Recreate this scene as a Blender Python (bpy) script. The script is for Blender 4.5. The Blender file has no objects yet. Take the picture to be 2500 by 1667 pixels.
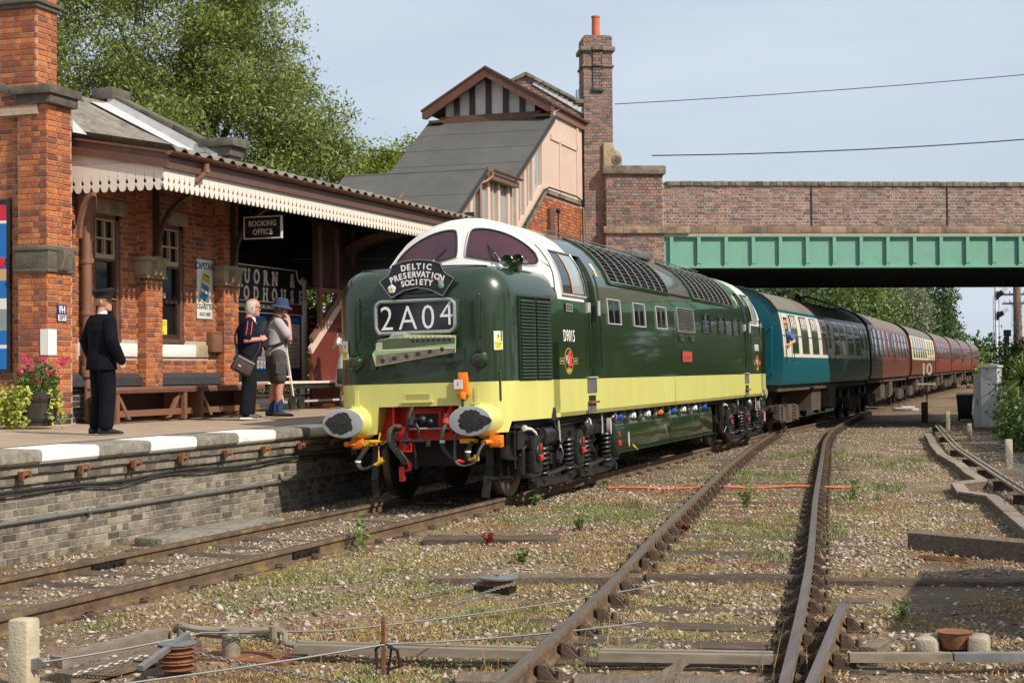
import bpy, bmesh, math, random
import numpy as np
from mathutils import Vector, Matrix
random.seed(11)
RNG = np.random.default_rng(11)
scene = bpy.context.scene
COL = scene.collection
R = math.radians
PI = math.pi
# ------------------------------------------------------------------ camera
cam_d = bpy.data.cameras.new("camera")
cam = bpy.data.objects.new("camera", cam_d)
COL.objects.link(cam)
scene.camera = cam
CAMP = Vector((7.586, -18.456, 1.678))
_yaw, _pit, _rol = R(18.509), R(1.053), R(-0.511)
_f = Vector((-math.sin(_yaw) * math.cos(_pit), math.cos(_yaw) * math.cos(_pit), math.sin(_pit)))
_r0 = Vector((math.cos(_yaw), math.sin(_yaw), 0))
_u0 = _r0.cross(_f)
_r = _r0 * math.cos(_rol) + _u0 * math.sin(_rol)
_u = -_r0 * math.sin(_rol) + _u0 * math.cos(_rol)
mw = Matrix((_r, _u, -_f)).transposed().to_4x4()
mw.translation = CAMP
cam.matrix_world = mw
cam_d.sensor_fit = 'HORIZONTAL'
cam_d.sensor_width = 36.0
cam_d.lens = 3854.0 * 36.0 / 2500.0
cam_d.clip_start = 0.1
cam_d.clip_end = 3000.0
# ------------------------------------------------------------------ sky and sun
SUN_EL = R(41.5)
SUN_DIR = Vector((0.94, -0.345, 0)).normalized() * math.cos(SUN_EL) + Vector((0, 0, math.sin(SUN_EL)))
world = bpy.data.worlds.new("World")
scene.world = world
world.use_nodes = True
nt = world.node_tree
nt.nodes.clear()
w_out = nt.nodes.new("ShaderNodeOutputWorld")
w_bg = nt.nodes.new("ShaderNodeBackground")
w_sky = nt.nodes.new("ShaderNodeTexSky")
w_sky.sky_type = 'NISHITA'
w_sky.sun_disc = False
w_sky.sun_elevation = SUN_EL
w_sky.sun_rotation = math.atan2(SUN_DIR.x, SUN_DIR.y)
w_sky.altitude = 60
w_sky.air_density = 1.0
w_sky.dust_density = 1.6
w_sky.ozone_density = 1.2
w_tc = nt.nodes.new("ShaderNodeTexCoord")
w_map = nt.nodes.new("ShaderNodeMapping")
w_map.inputs['Scale'].default_value = (1.6, 1.6, 7.0)
w_map.inputs['Rotation'].default_value = (0.0, 0.12, 0.5)
w_no = nt.nodes.new("ShaderNodeTexNoise")
w_no.inputs['Scale'].default_value = 1.7
w_no.inputs['Detail'].default_value = 7
w_no.inputs['Roughness'].default_value = 0.55
w_rmp = nt.nodes.new("ShaderNodeValToRGB")
w_rmp.color_ramp.elements[0].position = 0.36
w_rmp.color_ramp.elements[0].color = (0.66, 0.66, 0.66, 1)
w_rmp.color_ramp.elements[1].position = 0.72
w_rmp.color_ramp.elements[1].color = (0.96, 0.96, 0.96, 1)
w_mix = nt.nodes.new("ShaderNodeMix")
w_mix.data_type = 'RGBA'
w_mix.inputs[7].default_value = (6.1, 6.9, 7.9, 1)      # thin high cloud
nt.links.new(w_tc.outputs['Generated'], w_map.inputs['Vector'])
nt.links.new(w_map.outputs[0], w_no.inputs['Vector'])
nt.links.new(w_no.outputs['Fac'], w_rmp.inputs[0])
nt.links.new(w_rmp.outputs[0], w_mix.inputs[0])
nt.links.new(w_sky.outputs[0], w_mix.inputs[6])
nt.links.new(w_mix.outputs[2], w_bg.inputs['Color'])
w_bg.inputs['Strength'].default_value = 0.10
nt.links.new(w_bg.outputs[0], w_out.inputs[0])
sun_d = bpy.data.lights.new("sun", 'SUN')
sun_d.energy = 4.6
sun_d.angle = R(0.6)
sun_d.color = (1.0, 0.915, 0.79)
sun = bpy.data.objects.new("sun", sun_d)
COL.objects.link(sun)
sun.location = SUN_DIR * 60
sun.rotation_euler = SUN_DIR.to_track_quat('Z', 'Y').to_euler()
scene.view_settings.view_transform = 'Standard'
scene.view_settings.look = 'None'
scene.view_settings.exposure = 0.15
scene.view_settings.gamma = 1.0
scene.view_settings.use_curve_mapping = False
scene.render.engine = 'CYCLES'
scene.cycles.max_bounces = 6
scene.cycles.transparent_max_bounces = 8
scene.cycles.use_denoising = True
# ------------------------------------------------------------------ materials
def _n(t, typ, **kw):
 n = t.nodes.new(typ)
 for k, v in kw.items():
  setattr(n, k, v)
 return n
def mat(name, col, rough=0.6, metal=0.0, var=0.12, vscale=3.0, bump=0.0, bscale=40.0, stain=None, rnd=0.0,
  coat=0.0, ramp=None, spec=0.5, stain2=None, gen='Object', trans=0.0, sss=0.0, stretch=None, big=None):
 """Procedural surface: base colour broken up by noise, optional stains, random shift per object and per loose piece."""
 m = bpy.data.materials.new(name)
 m.use_nodes = True
 t = m.node_tree
 b = t.nodes["Principled BSDF"]
 L = t.links.new
 b.inputs['Roughness'].default_value = rough
 b.inputs['Metallic'].default_value = metal
 b.inputs['Specular IOR Level'].default_value = spec
 if coat:
  b.inputs['Coat Weight'].default_value = coat
  b.inputs['Coat Roughness'].default_value = 0.04
 tc = _n(t, "ShaderNodeTexCoord")
 oi = _n(t, "ShaderNodeObjectInfo")
 ge = _n(t, "ShaderNodeNewGeometry")
 add = _n(t, "ShaderNodeMath", operation='MULTIPLY_ADD')
 L(ge.outputs['Random Per Island'], add.inputs[0])
 add.inputs[1].default_value = 7.31
 L(oi.outputs['Random'], add.inputs[2])
 fr = _n(t, "ShaderNodeMath", operation='FRACT')
 L(add.outputs[0], fr.inputs[0])
 off = _n(t, "ShaderNodeVectorMath", operation='MULTIPLY_ADD')
 L(fr.outputs[0], off.inputs[0])
 off.inputs[1].default_value = (37.0, 53.0, 71.0) if (rnd or ramp) else (0, 0, 0)
 if stretch:
  mp = _n(t, "ShaderNodeMapping")
  mp.inputs['Scale'].default_value = stretch
  L(tc.outputs[gen], mp.inputs['Vector'])
  L(mp.outputs[0], off.inputs[2])
 else:
  L(tc.outputs[gen], off.inputs[2])
 no = _n(t, "ShaderNodeTexNoise")
 no.inputs['Scale'].default_value = vscale
 no.inputs['Detail'].default_value = 6
 no.inputs['Roughness'].default_value = 0.6
 L(off.outputs[0], no.inputs['Vector'])
 if ramp:
  cr = _n(t, "ShaderNodeValToRGB")
  cr.color_ramp.interpolation = 'LINEAR'
  els = cr.color_ramp.elements
  for i, c in enumerate(ramp):
   p = i / (len(ramp) - 1)
   e = els[i] if i < 2 else els.new(p)
   e.position = p
   e.color = (*c, 1)
  L(fr.outputs[0], cr.inputs[0])
  base = cr.outputs[0]
 else:
  rgb = _n(t, "ShaderNodeRGB")
  rgb.outputs[0].default_value = (*col, 1)
  base = rgb.outputs[0]
  if rnd:
   hs = _n(t, "ShaderNodeHueSaturation")
   mr = _n(t, "ShaderNodeMapRange")
   mr.inputs[3].default_value = 1 - rnd
   mr.inputs[4].default_value = 1 + rnd
   L(fr.outputs[0], mr.inputs[0])
   L(mr.outputs[0], hs.inputs['Value'])
   L(base, hs.inputs['Color'])
   base = hs.outputs[0]
 # value noise
 mr = _n(t, "ShaderNodeMapRange")
 mr.inputs[1].default_value = 0.3
 mr.inputs[2].default_value = 0.7
 mr.inputs[3].default_value = 1 - var
 mr.inputs[4].default_value = 1 + var
 L(no.outputs['Fac'], mr.inputs[0])
 hv = _n(t, "ShaderNodeHueSaturation")
 L(mr.outputs[0], hv.inputs['Value'])
 L(base, hv.inputs['Color'])
 base = hv.outputs[0]
 for st in (stain, stain2, big):
  if not st:
   continue
  sc, amt, ss = st[0], st[1], st[2]
  lo = st[3] if len(st) > 3 else 0.5
  sn = _n(t, "ShaderNodeTexNoise")
  sn.inputs['Scale'].default_value = ss
  sn.inputs['Detail'].default_value = 8
  sn.inputs['Roughness'].default_value = 0.65
  so = _n(t, "ShaderNodeVectorMath", operation='ADD')
  so.inputs[1].default_value = (ss * 3.1, 17.0, 5.0)
  L(ge.outputs['Position'] if st is big else off.outputs[0], so.inputs[0])
  L(so.outputs[0], sn.inputs['Vector'])
  sm = _n(t, "ShaderNodeMapRange")
  sm.inputs[1].default_value = lo
  sm.inputs[2].default_value = lo + 0.16
  sm.inputs[3].default_value = 0
  sm.inputs[4].default_value = amt
  L(sn.outputs['Fac'], sm.inputs[0])
  mx = _n(t, "ShaderNodeMix", data_type='RGBA')
  L(sm.outputs[0], mx.inputs[0])
  L(base, mx.inputs[6])
  mx.inputs[7].default_value = (*sc, 1)
  base = mx.outputs[2]
 L(base, b.inputs['Base Color'])
 if bump:
  bn = _n(t, "ShaderNodeTexNoise")
  bn.inputs['Scale'].default_value = bscale
  bn.inputs['Detail'].default_value = 5
  L(off.outputs[0], bn.inputs['Vector'])
  bp = _n(t, "ShaderNodeBump")
  bp.inputs['Strength'].default_value = bump
  bp.inputs['Distance'].default_value = 0.02
  L(bn.outputs['Fac'], bp.inputs['Height'])
  L(bp.outputs[0], b.inputs['Normal'])
 if trans:
  out = t.nodes["Material Output"]
  tr = _n(t, "ShaderNodeBsdfTranslucent")
  L(base, tr.inputs['Color'])
  ms = _n(t, "ShaderNodeMixShader")
  ms.inputs[0].default_value = trans
  L(b.outputs[0], ms.inputs[1])
  L(tr.outputs[0], ms.inputs[2])
  L(ms.outputs[0], out.inputs[0])
 if sss:
  b.inputs['Subsurface Weight'].default_value = sss
  b.inputs['Subsurface Radius'].default_value = (0.02, 0.008, 0.004)
 return m
M = {}
def dm(key, *a, **k):
 M[key] = mat(key, *a, **k)
BR_RED = [(.20, .066, .036), (.40, .115, .040), (.50, .155, .048), (.27, .072, .034), (.56, .20, .062), (.44, .130, .040),
    (.25, .078, .042), (.52, .175, .052), (.36, .105, .042), (.16, .060, .040), (.47, .14, .045)]
BR_BLUE = [(.16, .095, .078), (.235, .13, .10), (.125, .098, .09), (.29, .165, .125), (.20, .15, .14), (.31, .15, .10),
     (.23, .17, .155), (.10, .078, .075), (.29, .205, .17), (.32, .135, .085), (.26, .20, .18)]
BR_GREY = [(.145, .125, .095), (.25, .21, .155), (.10, .086, .068), (.30, .255, .19), (.20, .17, .13), (.075, .064, .052), (.26, .22, .165), (.33, .285, .22)]
dm("brick_red", (.3, .1, .05), 0.8, var=.25, vscale=14, bump=.5, bscale=60, ramp=BR_RED, stain=((.10, .035, .02), .5, 9, .52), big=((.13, .055, .035), .45, 1.3, .53))
dm("brick_blue", (.2, .12, .1), 0.75, var=.2, vscale=14, bump=.5, bscale=60, ramp=BR_BLUE, stain=((.27, .22, .19), .45, 5, .55), big=((.085, .07, .06), .55, .9, .54))
dm("brick_grey", (.2, .18, .15), 0.85, var=.25, vscale=12, bump=.6, bscale=50, ramp=BR_GREY, stain=((.05, .045, .04), .6, 4, .55), stain2=((.34, .31, .26), .5, 7, .56), big=((.045, .040, .034), .7, 1.3, .49))
dm("brick_dark", (.05, .05, .055), 0.5, var=.25, vscale=9, bump=.3, rnd=.3)
dm("mortar", (.46, .36, .27), 0.95, var=.2, vscale=20, bump=.4, bscale=80)
dm("mortar_grey", (.30, .27, .225), 0.95, var=.3, vscale=6, bump=.4, bscale=80)
dm("mortar_pale", (.50, .42, .35), 0.95, var=.2, vscale=10, bump=.4, bscale=80)
dm("stone", (.20, .17, .12), 0.85, var=.3, vscale=5, bump=.5, bscale=30, stain=((.045, .04, .035), .85, 2.2, .47), rnd=.15)
dm("stone_dark", (.10, .088, .068), 0.9, var=.35, vscale=5, bump=.5, bscale=30, stain=((.20, .17, .125), .7, 3, .55), rnd=.12)
dm("stone_pale", (.34, .27, .17), 0.85, var=.2, vscale=5, bump=.4, bscale=40, stain=((.10, .085, .06), .7, 3.0, .52), rnd=.1)
dm("stone_band", (.23, .16, .10), 0.85, var=.3, vscale=4, bump=.4, bscale=30, stain=((.06, .05, .042), .8, 1.6, .48), rnd=.22)
dm("coping_stone", (.22, .20, .16), 0.9, var=.35, vscale=9, bump=.6, bscale=50, stain=((.06, .055, .045), .7, 6, .52), rnd=.12)
dm("white_edge", (.78, .76, .70), 0.7, var=.08, vscale=8, big=((.35, .33, .30), .6, 4, .58), bump=.3, bscale=60, stain=((.25, .23, .2), .75, 7, .60))
dm("asphalt_platform", (.36, .265, .185), 0.92, var=.16, vscale=2.5, bump=.3, bscale=120, stain=((.27, .20, .145), .6, .9, .5))
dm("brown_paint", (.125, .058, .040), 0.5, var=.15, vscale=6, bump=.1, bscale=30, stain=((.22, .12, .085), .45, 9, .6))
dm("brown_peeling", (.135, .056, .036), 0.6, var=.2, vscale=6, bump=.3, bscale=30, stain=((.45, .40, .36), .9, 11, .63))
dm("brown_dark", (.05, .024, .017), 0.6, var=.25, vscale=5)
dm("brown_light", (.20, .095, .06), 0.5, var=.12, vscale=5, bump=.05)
dm("cream_paint", (.74, .66, .57), 0.55, var=.06, vscale=4, stain=((.50, .40, .32), .35, 5, .6))
dm("cream_pink", (.62, .46, .37), 0.55, var=.06, vscale=3, stain=((.45, .33, .26), .3, 4, .6))
dm("cream_window", (.50, .36, .20), 0.5, var=.08)
dm("plaster", (.62, .57, .52), 0.85, var=.1, vscale=4, rnd=.25, stain=((.38, .28, .2), .4, 3, .55))
dm("white_paint", (.80, .78, .74), 0.6, var=.05, vscale=5)
dm("felt_roof", (.085, .083, .076), 0.9, var=.14, vscale=1.6, bump=.25, bscale=90, stain=((.12, .115, .10), .5, .8, .5))
dm("felt_edge", (.03, .03, .03), 0.8)
dm("corrugated", (.22, .195, .165), 0.95, var=.25, vscale=3, bump=.5, bscale=40, stain=((.10, .085, .065), .8, 3.5, .5), stain2=((.34, .31, .27), .6, 9, .58))
dm("corrugated_edge", (.07, .062, .052), 0.95, var=.3, vscale=4, bump=.5)
dm("lead", (.50, .50, .51), 0.55, var=.15, vscale=4)
dm("black_paint", (.012, .012, .012), 0.35, var=.3)
dm("black_matt", (.014, .013, .013), 0.75, var=.3, vscale=4)
dm("frame_black", (.018, .017, .016), 0.38, var=.4, vscale=5, stain=((.06, .05, .04), .5, 4, .55))
dm("dark_steel", (.026, .022, .019), 0.5, metal=.5, var=.4, vscale=6, stain=((.09, .06, .04), .6, 5, .5))
dm("tyre_steel", (.22, .19, .16), 0.4, metal=.7, var=.2, vscale=6)
dm("rail_top", (.17, .125, .095), 0.38, metal=.55, var=.3, vscale=2.5, stretch=(6, .3, 6))
dm("rail_side", (.115, .072, .045), 0.85, var=.35, vscale=6, bump=.35, bscale=40, stain=((.26, .175, .05), .65, 5, .50), stain2=((.055, .033, .022), .7, 3, .55))
dm("rail_chair", (.085, .055, .036), 0.85, var=.4, vscale=10, bump=.3, stain=((.14, .085, .045), .6, 8, .5), rnd=.2)
dm("rust", (.22, .085, .035), 0.9, var=.35, vscale=9, bump=.4, stain=((.10, .045, .025), .7, 8, .5))
dm("sleeper_wood", (.095, .068, .048), 0.95, var=.45, vscale=5, bump=.8, bscale=18, stain=((.18, .14, .105), .5, 6, .52), rnd=.3, stretch=(1, 6, 6))
dm("old_timber", (.15, .112, .08), 0.95, var=.4, vscale=5, bump=.8, bscale=18, stain=((.24, .20, .155), .5, 7, .54), rnd=.25, stretch=(5, 1, 5))
dm("trunking_wood", (.24, .19, .145), 0.95, var=.3, vscale=5, bump=.5, bscale=25, stain=((.13, .10, .08), .6, 5, .52), rnd=.2)
dm("concrete", (.34, .29, .22), 0.9, var=.2, vscale=9, bump=.4, bscale=50, stain=((.22, .19, .14), .6, 6, .52))
dm("concrete_post", (.46, .40, .28), 0.9, var=.15, vscale=12, bump=.4, bscale=60, stain=((.28, .24, .16), .5, 8, .52))
dm("galv", (.30, .30, .29), 0.45, metal=.7, var=.2, vscale=8)
dm("rodding", (.28, .235, .175), 0.6, metal=.3, var=.25, vscale=5, stain=((.17, .10, .06), .6, 4, .55), stretch=(.4, 4, 4))
dm("chain", (.22, .22, .21), 0.55, metal=.6, var=.2)
dm("wire", (.30, .30, .30), 0.4, metal=.6)
dm("wire_black", (.02, .02, .02), 0.6)
dm("loco_green", (.015, .033, .010), 0.28, var=.12, vscale=1.6, stretch=(1.5, 1.5, .25), bump=.02, bscale=2.2, coat=.7, spec=.5, stain=((.022, .044, .015), .35, 1.1, .5))
dm("loco_green_dark", (.013, .03, .010), 0.4, var=.1)
dm("loco_lime", (.64, .61, .18), 0.42, var=.07, vscale=2, stretch=(1.5, 1.5, .3), coat=.35, stain=((.58, .55, .22), .5, 1.6, .55))
dm("loco_white", (.80, .78, .73), 0.35, var=.03, vscale=2, coat=.4)
dm("roof_grey", (.12, .125, .115), 0.55, var=.2, vscale=3, stain=((.07, .07, .065), .6, 2, .5))
dm("bufferbeam_red", (.55, .022, .012), 0.45, var=.1, vscale=4)
dm("orange_paint", (.80, .20, .012), 0.45, var=.1, vscale=6)
dm("yellow_paint", (.78, .44, .02), 0.45, var=.1)
dm("red_paint", (.60, .035, .02), 0.45, var=.1)
dm("plate_red", (.62, .05, .035), 0.4, var=.05)
dm("blue_paint", (.03, .10, .45), 0.45)
dm("buffer_face", (.40, .40, .40), 0.5, metal=.2, var=.1, vscale=6)
dm("grease", (.022, .022, .021), 0.7, var=.4, vscale=14, bump=.6, bscale=30)
dm("rubber", (.035, .033, .03), 0.6, var=.2)
dm("hose_grey", (.10, .095, .085), 0.6, var=.2)
dm("pipe_grey", (.42, .40, .38), 0.5, var=.1)
dm("chrome", (.55, .55, .53), 0.25, metal=.9, var=.05)
dm("white_letter", (.82, .80, .76), 0.5, var=.02)
dm("grey_letter", (.78, .75, .70), 0.5, var=.05)
dm("cream_letter", (.70, .62, .45), 0.5, var=.04)
dm("letter_red", (.75, .05, .03), 0.5, var=.03)
dm("letter_black", (.02, .02, .02), 0.6)
dm("letter_tan", (.42, .31, .19), 0.5)
dm("sign_black", (.016, .017, .022), 0.4, var=.15, vscale=4)
dm("gold", (.62, .42, .08), 0.4, metal=.3, var=.05)
dm("sticker_yellow", (.80, .68, .05), 0.5, var=.03)
dm("glass_dark", (.012, .013, .014), 0.06, spec=.8, var=.1)
dm("glass_windscreen", (.085, .032, .045), 0.07, spec=.6, var=.25, vscale=1.5, stain=((.035, .028, .07), .8, 1.2, .5))
dm("glass_coach", (.035, .04, .03), 0.05, spec=.7, var=.3, vscale=2, stain=((.07, .085, .035), .7, 4, .5))
dm("glass_pale", (.30, .34, .33), 0.08, spec=.6, var=.1)
dm("glass_station", (.010, .010, .009), 0.08, spec=.6, var=.3)
dm("coach_blue", (.004, .098, .128), 0.38, var=.05, vscale=1.5, coat=.12, stain=((.012, .115, .145), .4, 1.0, .5))
dm("coach_ivory", (.72, .66, .55), 0.4, var=.04, vscale=2, coat=.2)
dm("coach_cream", (.70, .60, .37), 0.4, var=.04, vscale=2, coat=.2)
dm("coach_maroon", (.20, .026, .018), 0.4, var=.1, vscale=1.5, coat=.12)
dm("coach_brown", (.14, .03, .02), 0.4, var=.1, vscale=1.5, coat=.12)
dm("coach_roof", (.165, .145, .115), 0.8, var=.15, vscale=1.2, stain=((.10, .09, .075), .5, .8, .5))
dm("curtain", (.66, .62, .56), 0.9, var=.1, vscale=10)
dm("underframe", (.075, .055, .04), 0.8, var=.4, vscale=4, stain=((.12, .085, .06), .6, 3, .5))
dm("girder_green", (.165, .37, .27), 0.5, var=.05, vscale=2, stain=((.14, .31, .23), .6, 3, .5), big=((.21, .30, .23), .4, .8, .56))
dm("girder_dark", (.07, .20, .15), 0.5, var=.1, vscale=3)
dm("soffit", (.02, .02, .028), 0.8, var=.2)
dm("terracotta", (.50, .135, .06), 0.7, var=.12, vscale=6)
dm("locker_grey", (.50, .51, .52), 0.45, var=.05, vscale=4, stain=((.40, .38, .36), .4, 6, .58))
dm("bin_black", (.014, .015, .016), 0.5)
dm("skin", (.52, .27, .18), 0.55, var=.08, vscale=14, sss=.12, stain=((.58, .22, .15), .5, 9, .52))
dm("skin_red", (.55, .24, .17), 0.55, var=.1, vscale=14, sss=.12)
dm("hair_grey", (.52, .47, .40), 0.85, var=.15, vscale=30)
dm("hair_brown", (.16, .09, .05), 0.85, var=.2, vscale=30)
dm("hair_ginger", (.36, .17, .075), 0.85, var=.2, vscale=30)
dm("suit_navy", (.0055, .006, .010), 0.95, spec=.15, var=.25, vscale=6, bump=.25, bscale=9)
dm("cap_black", (.020, .020, .022), 0.9, spec=.2, var=.2)
dm("shirt_white", (.80, .80, .80), 0.8)
dm("shoe_black", (.016, .015, .015), 0.35, var=.2)
dm("shoe_grey", (.08, .07, .06), 0.7, var=.3)
dm("polo_navy", (.009, .010, .024), 0.95, spec=.2, var=.25, vscale=7, bump=.25, bscale=10)
dm("trouser_dark", (.010, .010, .013), 0.95, spec=.2, var=.3, vscale=6, bump=.3, bscale=9)
dm("tshirt_grey", (.40, .36, .37), 0.9, var=.1, vscale=6, bump=.25, bscale=10)
dm("shorts_grey", (.062, .058, .058), 0.9, var=.2, vscale=7, bump=.3, bscale=12)
dm("hat_blue", (.030, .050, .105), 0.9, var=.18, vscale=10, bump=.2)
dm("sock_blue", (.018, .045, .14), 0.95, var=.15)
dm("bag_brown", (.05, .034, .028), 0.85, var=.2, bump=.2)
dm("bag_navy", (.011, .012, .022), 0.85, var=.25, bump=.3, bscale=12)
dm("strap_black", (.015, .015, .016), 0.8)
dm("shirt_blue", (.10, .16, .38), 0.9, var=.15)
dm("tshirt_blue", (.07, .10, .30), 0.9, var=.15)
dm("tub_wood", (.045, .033, .027), 0.8, var=.3, vscale=6, rnd=.2)
dm("bark", (.12, .09, .065), 0.95, var=.3, vscale=9, bump=.8, bscale=14)
dm("pole_wood", (.20, .15, .11), 0.95, var=.35, vscale=6, bump=.7, bscale=14, stretch=(4, 4, .5))
dm("leaf_ash", (.19, .235, .05), 0.55, var=.2, vscale=.35, rnd=.45, trans=.28)
dm("leaf_lime", (.22, .27, .035), 0.55, var=.2, vscale=.5, rnd=.4, trans=.3)
dm("leaf_willow", (.19, .225, .12), 0.6, var=.2, vscale=.3, rnd=.35, trans=.22)
dm("leaf_green", (.14, .20, .045), 0.55, var=.25, vscale=.3, rnd=.4, trans=.25)
dm("leaf_dark", (.055, .105, .022), 0.55, var=.25, vscale=.3, rnd=.4, trans=.22)
dm("leaf_hedge", (.08, .135, .022), 0.5, var=.25, vscale=1, rnd=.45, trans=.22)
dm("leaf_blade", (.13, .19, .045), 0.45, var=.2, vscale=2, rnd=.35, trans=.2)
dm("leaf_ivy", (.42, .46, .085), 0.55, var=.2, vscale=5, rnd=.4, trans=.25)
dm("leaf_planter", (.09, .17, .03), 0.55, var=.2, vscale=5, rnd=.4, trans=.25)
dm("petal_pink", (.62, .035, .15), 0.6, var=.2, rnd=.35, trans=.2)
dm("weed_green", (.20, .23, .075), 0.7, var=.2, vscale=2, rnd=.4, trans=.2)
dm("weed_bright", (.17, .25, .065), 0.6, var=.2, vscale=3, rnd=.3, trans=.25)
dm("weed_dry", (.36, .23, .10), 0.8, var=.2, vscale=2, rnd=.35, trans=.15)
dm("weed_yellow", (.36, .30, .11), 0.8, var=.2, vscale=2, rnd=.35, trans=.15)
dm("weed_red", (.25, .045, .03), 0.7, var=.2, vscale=2, rnd=.35, trans=.15)
dm("stone_gravel", (.3, .25, .2), 0.85, var=.25, vscale=20, bump=.4, bscale=60,
   ramp=[(.19, .135, .09), (.33, .25, .175), (.46, .385, .30), (.24, .175, .12), (.39, .305, .225), (.52, .46, .38), (.28, .205, .145), (.12, .09, .065)])
dm("hose_orange", (.62, .13, .05), 0.6, var=.15, vscale=3)
dm("poster_blue", (.012, .16, .50), 0.35, var=.04, vscale=2)
dm("poster_paper", (.80, .78, .74), 0.5, var=.04)
dm("poster_red", (.60, .015, .05), 0.4)
dm("poster_tan", (.62, .42, .20), 0.5)
dm("enamel_blue", (.018, .03, .16), 0.3)
dm("enamel_white", (.74, .72, .68), 0.3, var=.05, stain=((.45, .36, .28), .5, 8, .62))
dm("tan_board", (.42, .26, .13), 0.7)
dm("dress_white", (.70, .70, .68), 0.9, var=.1, stain=((.55, .08, .08), .8, 9, .60), stain2=((.15, .35, .40), .6, 8, .62))
dm("stair_panel", (.13, .022, .012), 0.6, var=.2, vscale=3)
dm("charcoal_cloth", (.05, .05, .055), 0.9)
dm("ballast_pale", (.42, .37, .30), 0.95, var=.2)
dm("plaque_green", (.085, .105, .05), .45, var=.2, vscale=9)
dm("plaque_lime", (.33, .46, .20), .45, var=.1)
dm("plaque_pale", (.50, .52, .30), .45, var=.25, vscale=9)
dm("plaque_brown", (.20, .165, .125), .5, var=.45, vscale=14)
dm("lens_red", (.16, .012, .012), .25)
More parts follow.
